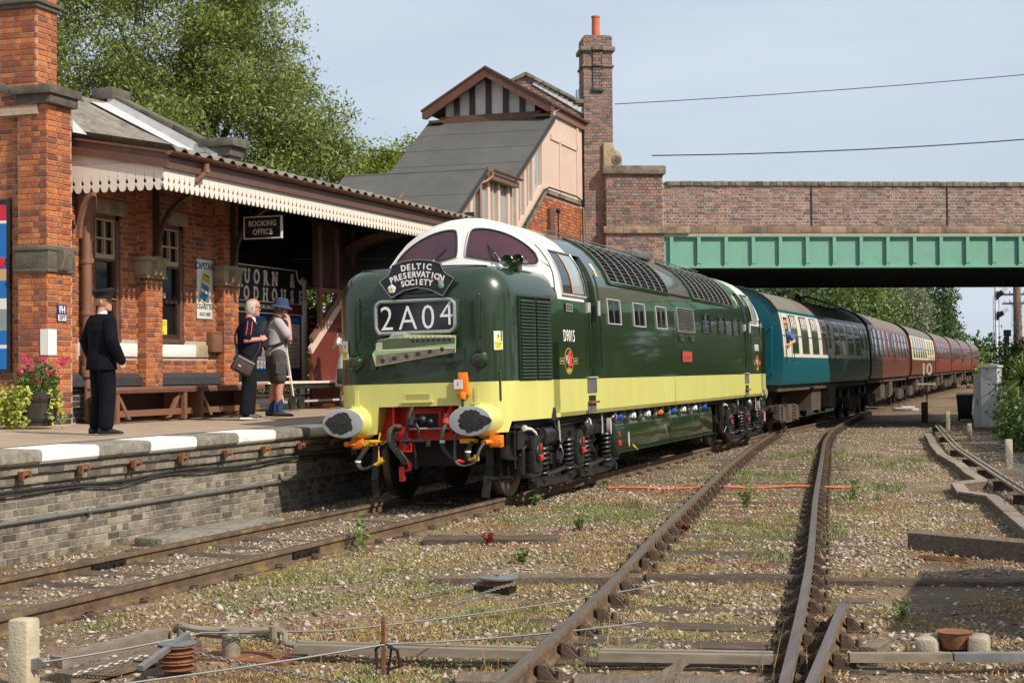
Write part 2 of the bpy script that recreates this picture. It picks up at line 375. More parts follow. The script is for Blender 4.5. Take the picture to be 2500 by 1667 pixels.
# ------------------------------------------------------------------ geometry helpers
class MB:
 """Collects shapes; build() links them as ONE mesh object."""
 def __init__(s):
  s.v = []
  s.f = []
 def add(s, vs, fs):
  o = len(s.v)
  s.v.extend([tuple(p) for p in vs])
  s.f.extend([tuple(i + o for i in f) for f in fs])
  return s
 def bx(s, x0, x1, y0, y1, z0, z1):
  return s.add([(x0, y0, z0), (x1, y0, z0), (x1, y1, z0), (x0, y1, z0), (x0, y0, z1), (x1, y0, z1), (x1, y1, z1), (x0, y1, z1)],
      [(3, 2, 1, 0), (4, 5, 6, 7), (0, 1, 5, 4), (1, 2, 6, 5), (2, 3, 7, 6), (3, 0, 4, 7)])
 def box(s, c, d, mx=None):
  h = [x / 2 for x in d]
  vs = [Vector((sx * h[0], sy * h[1], sz * h[2])) for sz in (-1, 1) for sx, sy in ((-1, -1), (1, -1), (1, 1), (-1, 1))]
  if mx is not None:
   vs = [mx @ p for p in vs]
  c = Vector(c)
  return s.add([p + c for p in vs], [(3, 2, 1, 0), (4, 5, 6, 7), (0, 1, 5, 4), (1, 2, 6, 5), (2, 3, 7, 6), (3, 0, 4, 7)])
 def beam(s, p, q, w, h, up=(0, 0, 1)):
  """Rectangular bar from p to q, w sideways, h along up."""
  p, q = Vector(p), Vector(q)
  d = (q - p)
  L = d.length
  d.normalize()
  x = d.cross(Vector(up))
  if x.length < 1e-4:
   x = d.cross(Vector((0, 1, 0)))
  x.normalize()
  z = x.cross(d)
  mx = Matrix((x, d, z)).transposed()
  return s.box((p + q) / 2, (w, L, h), mx)
 def prism(s, poly, d0, d1, fr=None):
  """Extrudes a 2-D outline (a, b) along c from d0 to d1; fr maps (a, b, c) to a point."""
  fr = fr or (lambda a, b, c: (a, b, c))
  n = len(poly)
  vs = [fr(a, b, d0) for a, b in poly] + [fr(a, b, d1) for a, b in poly]
  fs = [tuple(range(n - 1, -1, -1)), tuple(range(n, 2 * n))]
  fs += [(i, (i + 1) % n, n + (i + 1) % n, n + i) for i in range(n)]
  return s.add(vs, fs)
 def tube(s, path, r, n=8, closed=False, cap=True):
  path = [Vector(p) for p in path]
  k = len(path)
  rs = r if isinstance(r, (list, tuple)) else [r] * k
  rings = []
  x = None
  for i, p in enumerate(path):
   if closed:
    t = path[(i + 1) % k] - path[i - 1]
   else:
    t = path[min(i + 1, k - 1)] - path[max(i - 1, 0)]
   if t.length < 1e-9:
    t = Vector((0, 0, 1))
   t.normalize()
   if x is None:
    x = t.cross(Vector((0, 0, 1)) if abs(t.z) < .9 else Vector((1, 0, 0)))
   else:
    x = x - t * x.dot(t)
    if x.length < 1e-6:
     x = t.cross(Vector((0, 1, .3)))
   x.normalize()
   y = t.cross(x)
   rings.append([p + x * math.cos(2 * PI * j / n) * rs[i] + y * math.sin(2 * PI * j / n) * rs[i] for j in range(n)])
  return s.loft(rings, closed_ring=True, loop=closed, cap=cap and not closed)
 def loft(s, rings, closed_ring=False, loop=False, cap=False):
  o = len(s.v)
  n = len(rings[0])
  for rg in rings:
   s.v.extend([tuple(p) for p in rg])
  k = len(rings)
  for i in range(k if loop else k - 1):
   a, b = o + i * n, o + ((i + 1) % k) * n
   for j in range(n if closed_ring else n - 1):
    j2 = (j + 1) % n
    s.f.append((a + j, a + j2, b + j2, b + j))
  if cap:
   s.f.append(tuple(o + j for j in range(n - 1, -1, -1)))
   s.f.append(tuple(o + (k - 1) * n + j for j in range(n)))
  return s
 def cyl(s, p, q, r, n=16, r2=None):
  return s.tube([p, q], [r, r if r2 is None else r2], n)
 def lathe(s, prof, c=(0, 0, 0), axis='z', n=20, sx=1.0, sy=1.0):
  c = Vector(c)
  rings = []
  for r, h in prof:
   rg = []
   for j in range(n):
    a = 2 * PI * j / n
    p, q = r * math.cos(a) * sx, r * math.sin(a) * sy
    v = {'z': (p, q, h), 'y': (p, h, q), 'x': (h, p, q)}[axis]
    rg.append(c + Vector(v))
   rings.append(rg)
  return s.loft(rings, closed_ring=True, cap=True)
 def ball(s, c, r, n=12, sc=(1, 1, 1)):
  prof = [(max(1e-4, r * math.sin(PI * i / 8)), -r * math.cos(PI * i / 8)) for i in range(9)]
  o = len(s.v)
  s.lathe(prof, (0, 0, 0), 'z', n)
  for i in range(o, len(s.v)):
   p = s.v[i]
   s.v[i] = (p[0] * sc[0] + c[0], p[1] * sc[1] + c[1], p[2] * sc[2] + c[2])
  return s
 def xf(s, fn):
  s.v = [tuple(fn(Vector(p))) for p in s.v]
  return s
 def mesh(s, name, ang=34, bev=0.0):
  me = bpy.data.meshes.new(name)
  me.from_pydata(s.v, [], s.f)
  if bev:
   bm = bmesh.new()
   bm.from_mesh(me)
   bmesh.ops.recalc_face_normals(bm, faces=bm.faces)
   ed = [e for e in bm.edges if len(e.link_faces) == 2 and e.calc_face_angle(0) > R(40)]
   bmesh.ops.bevel(bm, geom=ed, offset=bev, segments=2, affect='EDGES', profile=.5)
   bm.to_mesh(me)
   bm.free()
  me.polygons.foreach_set("use_smooth", [True] * len(me.polygons))
  me.set_sharp_from_angle(angle=R(ang))
  return me
 def build(s, name, m, parent=None, ang=34, bev=0.0, loc=None, lab=None):
  o = bpy.data.objects.new(name, s.mesh(name, ang, bev))
  o.data.materials.append(M[m] if isinstance(m, str) else m)
  COL.objects.link(o)
  if parent is not None:
   o.parent = parent
  if loc is not None:
   o.location = loc
  if lab:
   o['label'] = lab
  return o
def tag(o, label=None, cat=None, group=None, kind=None):
 if label:
  o['label'] = label
 if cat:
  o['category'] = cat
 if group:
  o['group'] = group
 if kind:
  o['kind'] = kind
 return o
def thing(name, label, cat, loc=(0, 0, 0), rot=(0, 0, 0), group=None, kind=None):
 o = bpy.data.objects.new(name, None)
 o.empty_display_size = .2
 COL.objects.link(o)
 o.location = loc
 o.rotation_euler = rot
 return tag(o, label, cat, group, kind)
KIDS = {}
def kids(o):
 return [c for c in bpy.data.objects if c.parent is o]
def copy_tree(o, parent=None, cache=None):
 c = o.copy()
 COL.objects.link(c)
 if parent is not None:
  c.parent = parent
 for ch in o.children:
  copy_tree(ch, c)
 return c
def inst(name, me, parent, loc, mx=None):
 """A part that shares mesh data."""
 o = bpy.data.objects.new(name, me)
 COL.objects.link(o)
 o.parent = parent
 if mx is not None:
  m4 = mx.to_4x4()
  m4.translation = Vector(loc)
  o.matrix_basis = m4
 else:
  o.location = loc
 return o
def mmesh(mb, name, m, ang=34, bev=0.0):
 me = mb.mesh(name, ang, bev)
 me.materials.append(M[m])
 return me
SIDE = Matrix(((0, 0, 1), (1, 0, 0), (0, 1, 0)))      # text read from +x: right is +y, up is z
FRONT = Matrix(((1, 0, 0), (0, 0, -1), (0, 1, 0)))    # text read from -y: right is +x, up is z
def text_mesh(body, h, ext=.004, bold=0.0, xs=1.0, space=1.0, align='CENTER', line=1.0, serif=0.0, shear=0.0):
 cu = bpy.data.curves.new("lettering", 'FONT')
 cu.body = body
 cu.size = h / 0.70
 cu.extrude = ext
 cu.offset = bold * h
 cu.space_character = space
 cu.space_line = line
 cu.shear = shear
 cu.align_x = align
 cu.align_y = 'CENTER'
 cu.resolution_u = 3
 o = bpy.data.objects.new("lettering", cu)
 me = bpy.data.meshes.new_from_object(o)
 bpy.data.objects.remove(o)
 bpy.data.curves.remove(cu)
 if xs != 1.0:
  for v in me.vertices:
   v.co.x *= xs
 return me
def text(name, body, h, m, parent, loc, mx=FRONT, slab=0.0, **kw):
 me = text_mesh(body, h, **kw)
 me.materials.append(M[m])
 o = inst(name, me, parent, loc, mx)
 return o
# ------------------------------------------------------------------ brickwork
_bm = {}
def brick_mesh(L, H, key, m, d=.05):
 k = (round(L, 3), round(H, 3), m)
 if k not in _bm:
  b = MB()
  e = .004
  # local x along the wall, y outwards, z up; a slight arris
  x, z = L / 2, H / 2
  vs = [(-x, -d, -z), (x, -d, -z), (x, -d, z), (-x, -d, z), (-x, -e, -z), (x, -e, -z), (x, -e, z), (-x, -e, z),
     (-x + e, 0, -z + e), (x - e, 0, -z + e), (x - e, 0, z - e), (-x + e, 0, z - e)]
  fs = [(0, 1, 5, 4), (1, 2, 6, 5), (2, 3, 7, 6), (3, 0, 4, 7), (4, 5, 9, 8), (5, 6, 10, 9), (6, 7, 11, 10), (7, 4, 8, 11), (8, 9, 10, 11)]
  b.add(vs, fs)
  me = bpy.data.meshes.new("brick")
  me.from_pydata(b.v, [], b.f)
  me.materials.append(M[m])
  _bm[k] = me
 return _bm[k]
def brickwork(parent, faces, m, limit=300, course=.078, joint=.011, pitch=.228, bond='english', wm=Matrix.Identity(4), rough=.003):
 """faces: dicts o (bottom corner), u (unit along), n (unit outwards), w, h, holes [(u0,u1,v0,v1)], clip fn(u,v), m. Largest in view become parts."""
 out = []
 for fc in faces:
  o, u, n = Vector(fc['o']), Vector(fc['u']), Vector(fc['n'])
  rows = int(math.ceil(fc['h'] / course - 1e-6))
  for r in range(rows):
   v0, v1 = r * course, min((r + 1) * course, fc['h'])
   if v1 - v0 < .02:
    continue
   if bond == 'english':
    pl = pitch if r % 2 == 0 else pitch / 2
    st = 0 if r % 2 == 0 else -pitch / 4
   elif bond == 'stretcher':
    pl = pitch
    st = -pitch / 2 * (r % 2)
   else:  # flemish
    pl = None
    st = -pitch * .375 * (r % 2)
   x = st
   i = 0
   while x < fc['w'] - .01:
    L = pl if pl else (pitch if (i + r) % 2 == 0 else pitch / 2)
    a, b = max(x, 0), min(x + L, fc['w'])
    x += L
    i += 1
    segs = [(a, b)]
    for h in fc.get('holes', ()):
     if v0 + .01 < h[3] and v1 - .01 > h[2]:
      ns = []
      for p, q in segs:
       if q <= h[0] or p >= h[1]:
        ns.append((p, q))
       else:
        if p < h[0]:
         ns.append((p, h[0]))
        if q > h[1]:
         ns.append((h[1], q))
      segs = ns
    for p, q in segs:
     if q - p < .035:
      continue
     c = fc.get('clip')
     if c and not c((p + q) / 2, (v0 + v1) / 2):
      continue
     pos = o + u * ((p + q) / 2) + Vector((0, 0, (v0 + v1) / 2)) + n * random.uniform(-rough, rough)
     Ls = round((q - p) * 40) / 40 if (q - p) < pitch * .97 else pitch
     Ls = min(Ls, q - p)
     wp = wm @ pos - CAMP
     out.append((wp.length / max(.15, abs(wp.normalized().dot(wm.to_3x3() @ n))), pos, u, n, round(Ls - joint, 3), round(v1 - v0 - joint, 3), fc.get('m', m)))
 out.sort(key=lambda t: t[0])
 for d, pos, u, n, L, H, mm in out[:limit]:
  mx = Matrix((u, n, Vector((0, 0, 1)))).transposed()
  inst("brick", brick_mesh(L, H, 0, mm), parent, pos, mx)
 rest = {}
 for t in out[limit:]:
  rest.setdefault(t[6], []).append(t)
 for mm, lst in rest.items():
  b = MB()
  for d, pos, u, n, L, H, _ in lst:
   me = brick_mesh(L, H, 0, mm)
   k = len(b.v)
   for vv in me.vertices:
    c = vv.co
    b.v.append(tuple(pos + u * c.x + n * c.y + Vector((0, 0, c.z))))
   b.f.extend([tuple(i + k for i in p.vertices) for p in me.polygons])
  me = bpy.data.meshes.new("brickwork")
  me.from_pydata(b.v, [], b.f)
  me.materials.append(M[mm])
  ob = bpy.data.objects.new("brickwork", me)
  COL.objects.link(ob)
  ob.parent = parent
  ob['kind'] = 'stuff'
def quads_mesh(name, centers, ax, ay, m, parent=None, shape='quad'):
 """Many small leaf faces: centers Nx3, ax/ay half-axes Nx3."""
 n = len(centers)
 if shape == 'leaf':       # pointed leaf: 4 points, kite
  p = np.stack([centers - ax, centers - ax * .1 + ay, centers + ax, centers - ax * .1 - ay], 1)
 else:
  p = np.stack([centers - ax - ay, centers + ax - ay, centers + ax + ay, centers - ax + ay], 1)
 me = bpy.data.meshes.new(name)
 me.vertices.add(n * 4)
 me.vertices.foreach_set("co", p.astype(np.float32).ravel())
 me.loops.add(n * 4)
 me.loops.foreach_set("vertex_index", np.arange(n * 4, dtype=np.int32))
 me.polygons.add(n)
 me.polygons.foreach_set("loop_start", np.arange(0, n * 4, 4, dtype=np.int32))
 me.update(calc_edges=True)
 me.materials.append(M[m])
 o = bpy.data.objects.new(name, me)
 COL.objects.link(o)
 if parent is not None:
  o.parent = parent
 return o
def rand_dirs(n, up=0.0):
 d = RNG.normal(size=(n, 3))
 d[:, 2] += up
 return d / np.linalg.norm(d, axis=1)[:, None]
def leaf_axes(n, size, long=1.8, droop=0.0, spread=.35):
 a = rand_dirs(n)
 a[:, 2] -= droop
 a /= np.linalg.norm(a, axis=1)[:, None]
 b = np.cross(a, rand_dirs(n))
 b /= np.linalg.norm(b, axis=1)[:, None] + 1e-9
 s = size * (1 + spread * RNG.normal(size=(n, 1))).clip(.4, 2)
 return a * s * long / 2, b * s / 2
def interp(x, xs, ys):
 return float(np.interp(x, xs, ys))
# ================================================================== GROUND, TRACKS, PLATFORM
def hnoise(x, y):
 return (np.sin(x * 2.1 + 1.3 * np.sin(y * .9)) * np.cos(y * 1.7 + .8 * np.sin(x * 1.3)) * .5
   + np.sin(x * 5.3 + y * 3.1) * .25 + np.sin(x * 3.7 - y * 6.1 + 2) * .25)
def ground_z(x, y):
 return -0.166 + 0.018 * hnoise(x, y)
xs = np.concatenate([[-900, -300, -120, -60, -30, -15, -6, -3], np.arange(-2.0, 9.01, .11), [10, 12, 16, 24, 40, 80, 200, 900]])
ys = np.concatenate([[-400, -120, -50, -25, -16], np.arange(-13, 12, .13), np.arange(12, 45, .4), [48, 55, 70, 90, 120, 160, 240, 400, 1200, 2500]])
gx, gy = np.meshgrid(xs, ys)
fade = np.clip((12 - np.abs(gx - 3)) / 3, 0, 1) * np.clip((60 - np.abs(gy)) / 10, 0, 1)
gz = -0.166 + (ground_z(gx, gy) + .166) * fade + RNG.normal(size=gx.shape) * .004 * fade
gv = np.stack([gx, gy, gz], -1).reshape(-1, 3)
nx = len(xs)
gf = [(j * nx + i, j * nx + i + 1, (j + 1) * nx + i + 1, (j + 1) * nx + i) for j in range(len(ys) - 1) for i in range(nx - 1)]
gm = bpy.data.meshes.new("ground")
gm.from_pydata(gv.tolist(), [], gf)
gm.polygons.foreach_set("use_smooth", [True] * len(gm.polygons))
ground = bpy.data.objects.new("ground", gm)
COL.objects.link(ground)
tag(ground, "earth and gravel ground between the railway tracks", None, kind='structure')
def ground_material():
 m = bpy.data.materials.new("ballast_ground")
 m.use_nodes = True
 t = m.node_tree
 L = t.links.new
 b = t.nodes["Principled BSDF"]
 b.inputs['Roughness'].default_value = .95
 b.inputs['Specular IOR Level'].default_value = .2
 tc = _n(t, "ShaderNodeTexCoord")
 def noise(s, det=6, ro=.6, off=0):
  n = _n(t, "ShaderNodeTexNoise")
  n.inputs['Scale'].default_value = s
  n.inputs['Detail'].default_value = det
  n.inputs['Roughness'].default_value = ro
  a = _n(t, "ShaderNodeVectorMath", operation='ADD')
  a.inputs[1].default_value = (off, off * 2.3, 0)
  L(tc.outputs['Object'], a.inputs[0])
  L(a.outputs[0], n.inputs['Vector'])
  return n.outputs['Fac']
 def ramp(fac, stops):
  r = _n(t, "ShaderNodeValToRGB")
  e = r.color_ramp.elements
  for i, (p, c) in enumerate(stops):
   q = e[i] if i < 2 else e.new(p)
   q.position = p
   q.color = (*c, 1)
  L(fac, r.inputs[0])
  return r.outputs[0]
 def mix(f, a, c):
  x = _n(t, "ShaderNodeMix", data_type='RGBA')
  L(f, x.inputs[0])
  L(a, x.inputs[6])
  if isinstance(c, tuple):
   x.inputs[7].default_value = (*c, 1)
  else:
   L(c, x.inputs[7])
  return x.outputs[2]
 def mask(fac, lo, hi, top=1.0):
  r = _n(t, "ShaderNodeMapRange")
  r.inputs[1].default_value = lo
  r.inputs[2].default_value = hi
  r.inputs[4].default_value = top
  L(fac, r.inputs[0])
  return r.outputs[0]
 vo = _n(t, "ShaderNodeTexVoronoi")
 vo.inputs['Scale'].default_value = 26
 L(tc.outputs['Object'], vo.inputs['Vector'])
 gravel = ramp(vo.outputs['Color'], [(0, (.105, .076, .048)), (.45, (.21, .15, .095)), (.7, (.29, .215, .145)), (1, (.42, .345, .26))])
 earth = ramp(noise(9, 8, .7), [(.3, (.10, .068, .040)), (.7, (.235, .165, .10))])
 c = mix(mask(noise(1.1, 6, .6, 3), .42, .60), earth, gravel)
 c = mix(mask(noise(.55, 7, .65, 9), .57, .70, .75), c, (.075, .06, .048))     # oil and ash
 c = mix(mask(noise(.8, 7, .7, 21), .52, .66, .6), c, (.33, .225, .095))       # dry moss
 c = mix(mask(noise(2.3, 6, .7, 31), .62, .75, .5), c, (.21, .23, .075))      # fine green growth
 sx_ = _n(t, "ShaderNodeSeparateXYZ")
 L(tc.outputs['Object'], sx_.inputs[0])
 wob = _n(t, "ShaderNodeMath", operation='MULTIPLY_ADD')
 L(noise(.7, 6, .65, 41), wob.inputs[0])
 wob.inputs[1].default_value = 3.2
 L(sx_.outputs[0], wob.inputs[2])
 c = mix(mask(wob.outputs[0], 7.7, 9.2, .7), c, (.085, .064, .048))          # bare dark earth on the bush side
 L(c, b.inputs['Base Color'])
 bp = _n(t, "ShaderNodeBump")
 bp.inputs['Strength'].default_value = .9
 bp.inputs['Distance'].default_value = .02
 ad = _n(t, "ShaderNodeMath", operation='ADD')
 L(vo.outputs['Distance'], ad.inputs[0])
 L(noise(55, 4), ad.inputs[1])
 L(ad.outputs[0], bp.inputs['Height'])
 L(bp.outputs[0], b.inputs['Normal'])
 return m
gm.materials.append(ground_material())
def smooth_path(pts, step=.35, y0=None, y1=None):
 """(y, x) control points -> list of (x, y)."""
 Y = np.array([p[0] for p in pts], float)
 X = np.array([p[1] for p in pts], float)
 yy = np.arange(Y[0] if y0 is None else y0, (Y[-1] if y1 is None else y1) + 1e-6, step)
 xx = np.interp(yy, Y, X)
 k = int(3.0 / step) | 1
 pad = np.concatenate([xx[0] - (xx[1] - xx[0]) * np.arange(k // 2, 0, -1), xx, xx[-1] + (xx[-1] - xx[-2]) * np.arange(1, k // 2 + 1)])
 xx = np.convolve(pad, np.ones(k) / k, 'valid')
 return list(zip(xx, yy))
RAIL_NEAR = [(-16, .45), (-9, .60), (-5, .68), (0, .74), (6, .76), (15, .77), (21, .82), (27, .97), (36, 1.22), (40, 1.3)]
DIV_RIGHT = [(-16, 6.92), (-9.95, 6.26), (-7.8, 6.03), (-4.36, 5.63), (2.3, 4.78), (10, 3.85), (18.1, 2.86), (25.4, 2.11), (33.6, 1.66), (40, 1.37),
    (54, 1.3), (80, 1.23), (105, 1.43), (135, 1.78), (190, 2.6)]
DIV_LEFT = [(-16, 5.33), (-10.27, 4.79), (-9.09, 4.66), (-7.62, 4.5), (-5.89, 4.28), (-3.14, 3.89), (1.7, 3.28), (8.2, 2.46), (16.24, 1.55), (21.3, 1.07),
   (26, .65), (33, .12), (39, -.2)]
RAIL_FAR = [(y, x - 1.505) for y, x in RAIL_NEAR[:7]] + [(27, -.53), (36, -.27), (40, -.2), (54, -.2), (80, -.27), (105, -.07), (135, .28), (190, 1.1)]
THIRD = [(-16, 6.78), (-12, 6.52), (-9.91, 6.40), (-9.06, 6.34), (-8.1, 6.29), (-6.75, 6.21)]
def rail(parent, path, z, foot=.06):
 prof = [(-.036, -.012), (-.030, -.001), (.030, -.001), (.036, -.012), (.035, -.040), (.011, -.052), (.011, -.118), (foot, -.134), (foot, -.15),
   (-foot, -.15), (-foot, -.134), (-.011, -.118), (-.011, -.052), (-.035, -.040)]
 rings, top = [], []
 for i, (x, y) in enumerate(path):
  a, b = path[max(i - 1, 0)], path[min(i + 1, len(path) - 1)]
  t = Vector((b[0] - a[0], b[1] - a[1], 0)).normalized()
  nrm = Vector((t.y, -t.x, 0))
  zz = z(y) if callable(z) else z
  p = Vector((x, y, zz))
  rings.append([p + nrm * c + Vector((0, 0, d)) for c, d in prof])
  top.append([p + nrm * c + Vector((0, 0, d)) for c, d in ((-.032, -.003), (-.029, .001), (.029, .001), (.032, -.003))])
 o = MB().loft(rings, closed_ring=True, cap=True).build("rail", "rail_side", parent)
 MB().loft(top).build("running_surface", "rail_top", o)
 return o
def chair_mesh():
 b = MB()
 b.bx(-.19, .19, -.10, .10, -.19, -.145)
 for s in (1, -1):   # jaws
  for yy in (-.055, .055):
   b.prism([(s * .045, -.145), (s * .15, -.145), (s * .13, -.128), (s * .06, -.055), (s * .042, -.06)], yy - .016, yy + .016, lambda a, c, d: (a, d, c))
  b.bx(*(sorted((s * .04, s * .052))), -.07, .07, -.145, -.05)
  b.cyl((s * .155, 0, -.15), (s * .155, 0, -.095), .022, 8)
 # coiled spring key on the outside
 pts = [Vector((.062 + .028 * math.sin(a * 1.0), -.05 + .1 * a / (4 * PI), -.088 + .03 * math.cos(a))) for a in np.linspace(0, 4 * PI, 18)]
 b.tube(pts, .009, 5)
 return b
CHAIR = mmesh(chair_mesh(), "rail_chair", "rail_chair")
def clip_mesh():
 b = MB()
 b.bx(-.17, .17, -.09, .09, -.19, -.148)
 for s in (1, -1):
  pts = [Vector((s * (.085 + .035 * math.cos(a)), .03 * math.sin(2 * a) + .01 * a, -.135 + .03 * math.sin(a))) for a in np.linspace(0, 2 * PI, 12)]
  b.tube(pts, .011, 5)
  b.bx(*sorted((s * .07, s * .14)), -.04, .04, -.15, -.125)
 return b
CLIP = mmesh(clip_mesh(), "rail_clip", "rail_chair")
def sleeper_mesh(L, seed):
 rr = random.Random(seed)
 b = MB()
 n = 8
 rings = []
 for i in range(n + 1):
  x = -L / 2 + L * i / n
  e = .0 if 0 < i < n else .012
  j = [rr.uniform(-.006, .006) for _ in range(6)]
  rings.append([(x, -.125 + j[0] + e, -.12), (x, -.125 + j[1] + e, -.012 + j[2]), (x, -.06, j[3] * 1.2), (x, .06, j[4] * 1.2), (x, .125 + j[5] - e, -.012 + j[2]), (x, .125 - e, -.12)])
 b.loft(rings, closed_ring=True, cap=True)
 return b
near_p = smooth_path(RAIL_NEAR)
far_p = smooth_path(RAIL_FAR)
dl_p = smooth_path(DIV_LEFT)
dr_p = smooth_path(DIV_RIGHT)
xa = lambda pts, y: interp(y, [p[1] for p in pts], [p[0] for p in pts])
zn = lambda y: interp(y, [-16, 22, 40], [-.012, -.008, 0])
zf = lambda y: interp(y, [-16, 22, 40], [-.05, -.042, 0])
main = thing("railway_track", "rusty platform line track that the green locomotive stands on", "railway track")
rail(main, far_p, zf)
rail(main, near_p, zn)
SL = [mmesh(sleeper_mesh(2.6, k), "sleeper", "sleeper_wood") for k in range(4)]
SLONG = [mmesh(sleeper_mesh(3.5, k + 9), "sleeper", "sleeper_wood") for k in range(2)]
for i, y in enumerate(np.arange(-13.4, 22, .76)):
 x0, x1 = xa(far_p, y), xa(near_p, y)
 mx = Matrix.Rotation(math.atan2(.035, 1.5) + random.uniform(-.01, .01), 3, 'Y')
 inst("sleeper", SL[i % 4], main, ((x0 + x1) / 2 + random.uniform(-.05, .05), y, -.163 + random.uniform(-.012, .008)), mx)
 inst("rail_clip", CLIP, main, (x0, y, zf(y)))
 inst("rail_clip", CLIP, main, (x1, y, zn(y)))
for yj, p, zz in ((-4.35, near_p, zn), (-5.45, far_p, zf)):        # fishplated joints
 x = xa(p, yj)
 b = MB()
 for s in (-1, 1):
  b.bx(x + s * .014, x + s * .034, yj - .28, yj + .28, zz(yj) - .118, zz(yj) - .052)
  for k in (-.2, -.07, .07, .2):
   b.cyl((x + s * .03, yj + k, zz(yj) - .085), (x + s * .052, yj + k, zz(yj) - .085), .017, 6)
 b.build("fishplate", "dark_steel", main)
div = thing("railway_track", "siding track with timber sleepers curving in to join the platform line", "railway track")
rail(div, dl_p, 0, .036)
rail(div, dr_p, 0, .036)
for i, y in enumerate(np.arange(-13.2, 40, .74)):
 x0, x1 = xa(dl_p, y), xa(dr_p, y)
 cx = (x0 + x1) / 2
 long = y > 14
 mx = Matrix.Rotation(R(5.5) if y < 22 else R(2), 3, 'Z')
 inst("sleeper", (SLONG if long else SL)[i % 2], div, (cx - (.5 if long else 0), y, -.153 + random.uniform(-.014, .006)), mx)
 for x in (x0, x1):
  cm = Matrix.Rotation(R(6), 3, 'Z')
  inst("rail_chair", CHAIR, div, (x, y, 0), cm)
th_p = smooth_path(THIRD, .3)
b3 = thing("railway_track", "short rail end diverging beside the curved siding rail, on heavy chairs", "railway track")
rail(b3, th_p, .0, .036)
for y in np.arange(-13.0, -6.8, .72):
 inst("rail_chair", CHAIR, b3, (xa(th_p, y), y, 0), Matrix.Rotation(R(6), 3, 'Z'))
# fish joint on the siding's left-hand rail
for yj, p in ((-4.1, dl_p), (-9.2, dr_p)):
 x = xa(p, yj)
 sl = (xa(p, yj + .3) - xa(p, yj - .3)) / .6
 b = MB()
 for s in (-1, 1):
  b.beam((x + s * .024 - sl * .26, yj - .26, -.085), (x + s * .024 + sl * .26, yj + .26, -.085), .02, .066)
  for k in (-.18, -.06, .06, .18):
   b.cyl((x + s * .03 + sl * k, yj + k, -.085), (x + s * .05 + sl * k, yj + k, -.085), .017, 6)
 b.build("fishplate", "dark_steel", div)
# loose stones, seeds of growth
RAILS = [(near_p, -15, 40), (far_p, -15, 40), (dl_p, -15, 39), (dr_p, -15, 60), (th_p, -15, -6.8)]
def rail_gap(x, y):
 g = np.full(x.shape, 9.0)
 for p, a, c in RAILS:
  px = np.interp(y, [q[1] for q in p], [q[0] for q in p])
  d = np.where((y > a) & (y < c), np.abs(x - px), 9)
  g = np.minimum(g, d)
 return g
OCT = np.array([(1, 0, 0), (-1, 0, 0), (0, 1, 0), (0, -1, 0), (0, 0, 1), (0, 0, -1)], float)
OCF = np.array([(0, 2, 4), (2, 1, 4), (1, 3, 4), (3, 0, 4), (2, 0, 5), (1, 2, 5), (3, 1, 5), (0, 3, 5)])
def stones(name, n, x0, x1, y0, y1, s0, s1, label, m="stone_gravel", edge=.06, dens=None):
 x = RNG.uniform(x0, x1, n)
 y = y0 + (y1 - y0) * RNG.uniform(0, 1, n) ** (1.0 if dens is None else dens)
 keep = (rail_gap(x, y) > edge)
 # clumps: keep more where the patch noise is high
 pn = np.sin(x * 1.7 + y * .6) * np.sin(y * 1.1 - x * .5 + 1) + .6 * np.sin(x * 4.1 + 2) * np.sin(y * 3.3)
 keep &= RNG.uniform(0, 1, n) < np.clip(.55 + .5 * pn, .08, 1) * np.where(x > 6.5, .45, 1)
 x, y = x[keep], y[keep]
 n = len(x)
 s = s0 * (s1 / s0) ** (RNG.uniform(0, 1, n) ** 1.6)
 v = OCT[None] * (s[:, None, None] * .5) * RNG.uniform(.55, 1.25, (n, 1, 3)) + RNG.normal(size=(n, 6, 3)) * s[:, None, None] * .11
 v[:, :, 2] *= .62
 a = RNG.uniform(0, 6.28, n)
 c, sn = np.cos(a)[:, None], np.sin(a)[:, None]
 vx = v[:, :, 0] * c - v[:, :, 1] * sn
 vy = v[:, :, 0] * sn + v[:, :, 1] * c
 tilt = RNG.normal(size=(n, 1)) * .35
 vz = v[:, :, 2] + vx * tilt
 pz = ground_z(x, y) + s * .10
 V = np.stack([vx + x[:, None], vy + y[:, None], vz + pz[:, None]], -1).reshape(-1, 3)
 F = (OCF[None] + (np.arange(n) * 6)[:, None, None]).reshape(-1, 3)
 me = bpy.data.meshes.new(name)
 me.vertices.add(len(V))
 me.vertices.foreach_set("co", V.astype(np.float32).ravel())
 me.loops.add(F.size)
 me.loops.foreach_set("vertex_index", F.astype(np.int32).ravel())
 me.polygons.add(len(F))
 me.polygons.foreach_set("loop_start", np.arange(0, F.size, 3, dtype=np.int32))
 me.update(calc_edges=True)
 me.materials.append(M[m])
 o = bpy.data.objects.new(name, me)
 COL.objects.link(o)
 tag(o, label, None, kind='stuff')
 return o
stones("gravel", 66000, -1.8, 8.6, -11.5, 6, .016, .075, "loose ballast stones lying between and beside the rails")
stones("gravel", 46000, -1.8, 8.2, 6, 36, .025, .07, "grey ballast stones further along the siding")
stones("gravel", 9000, 5.0, 8.6, -10, 4, .02, .075, "pale chippings on the dark earth beside the siding")
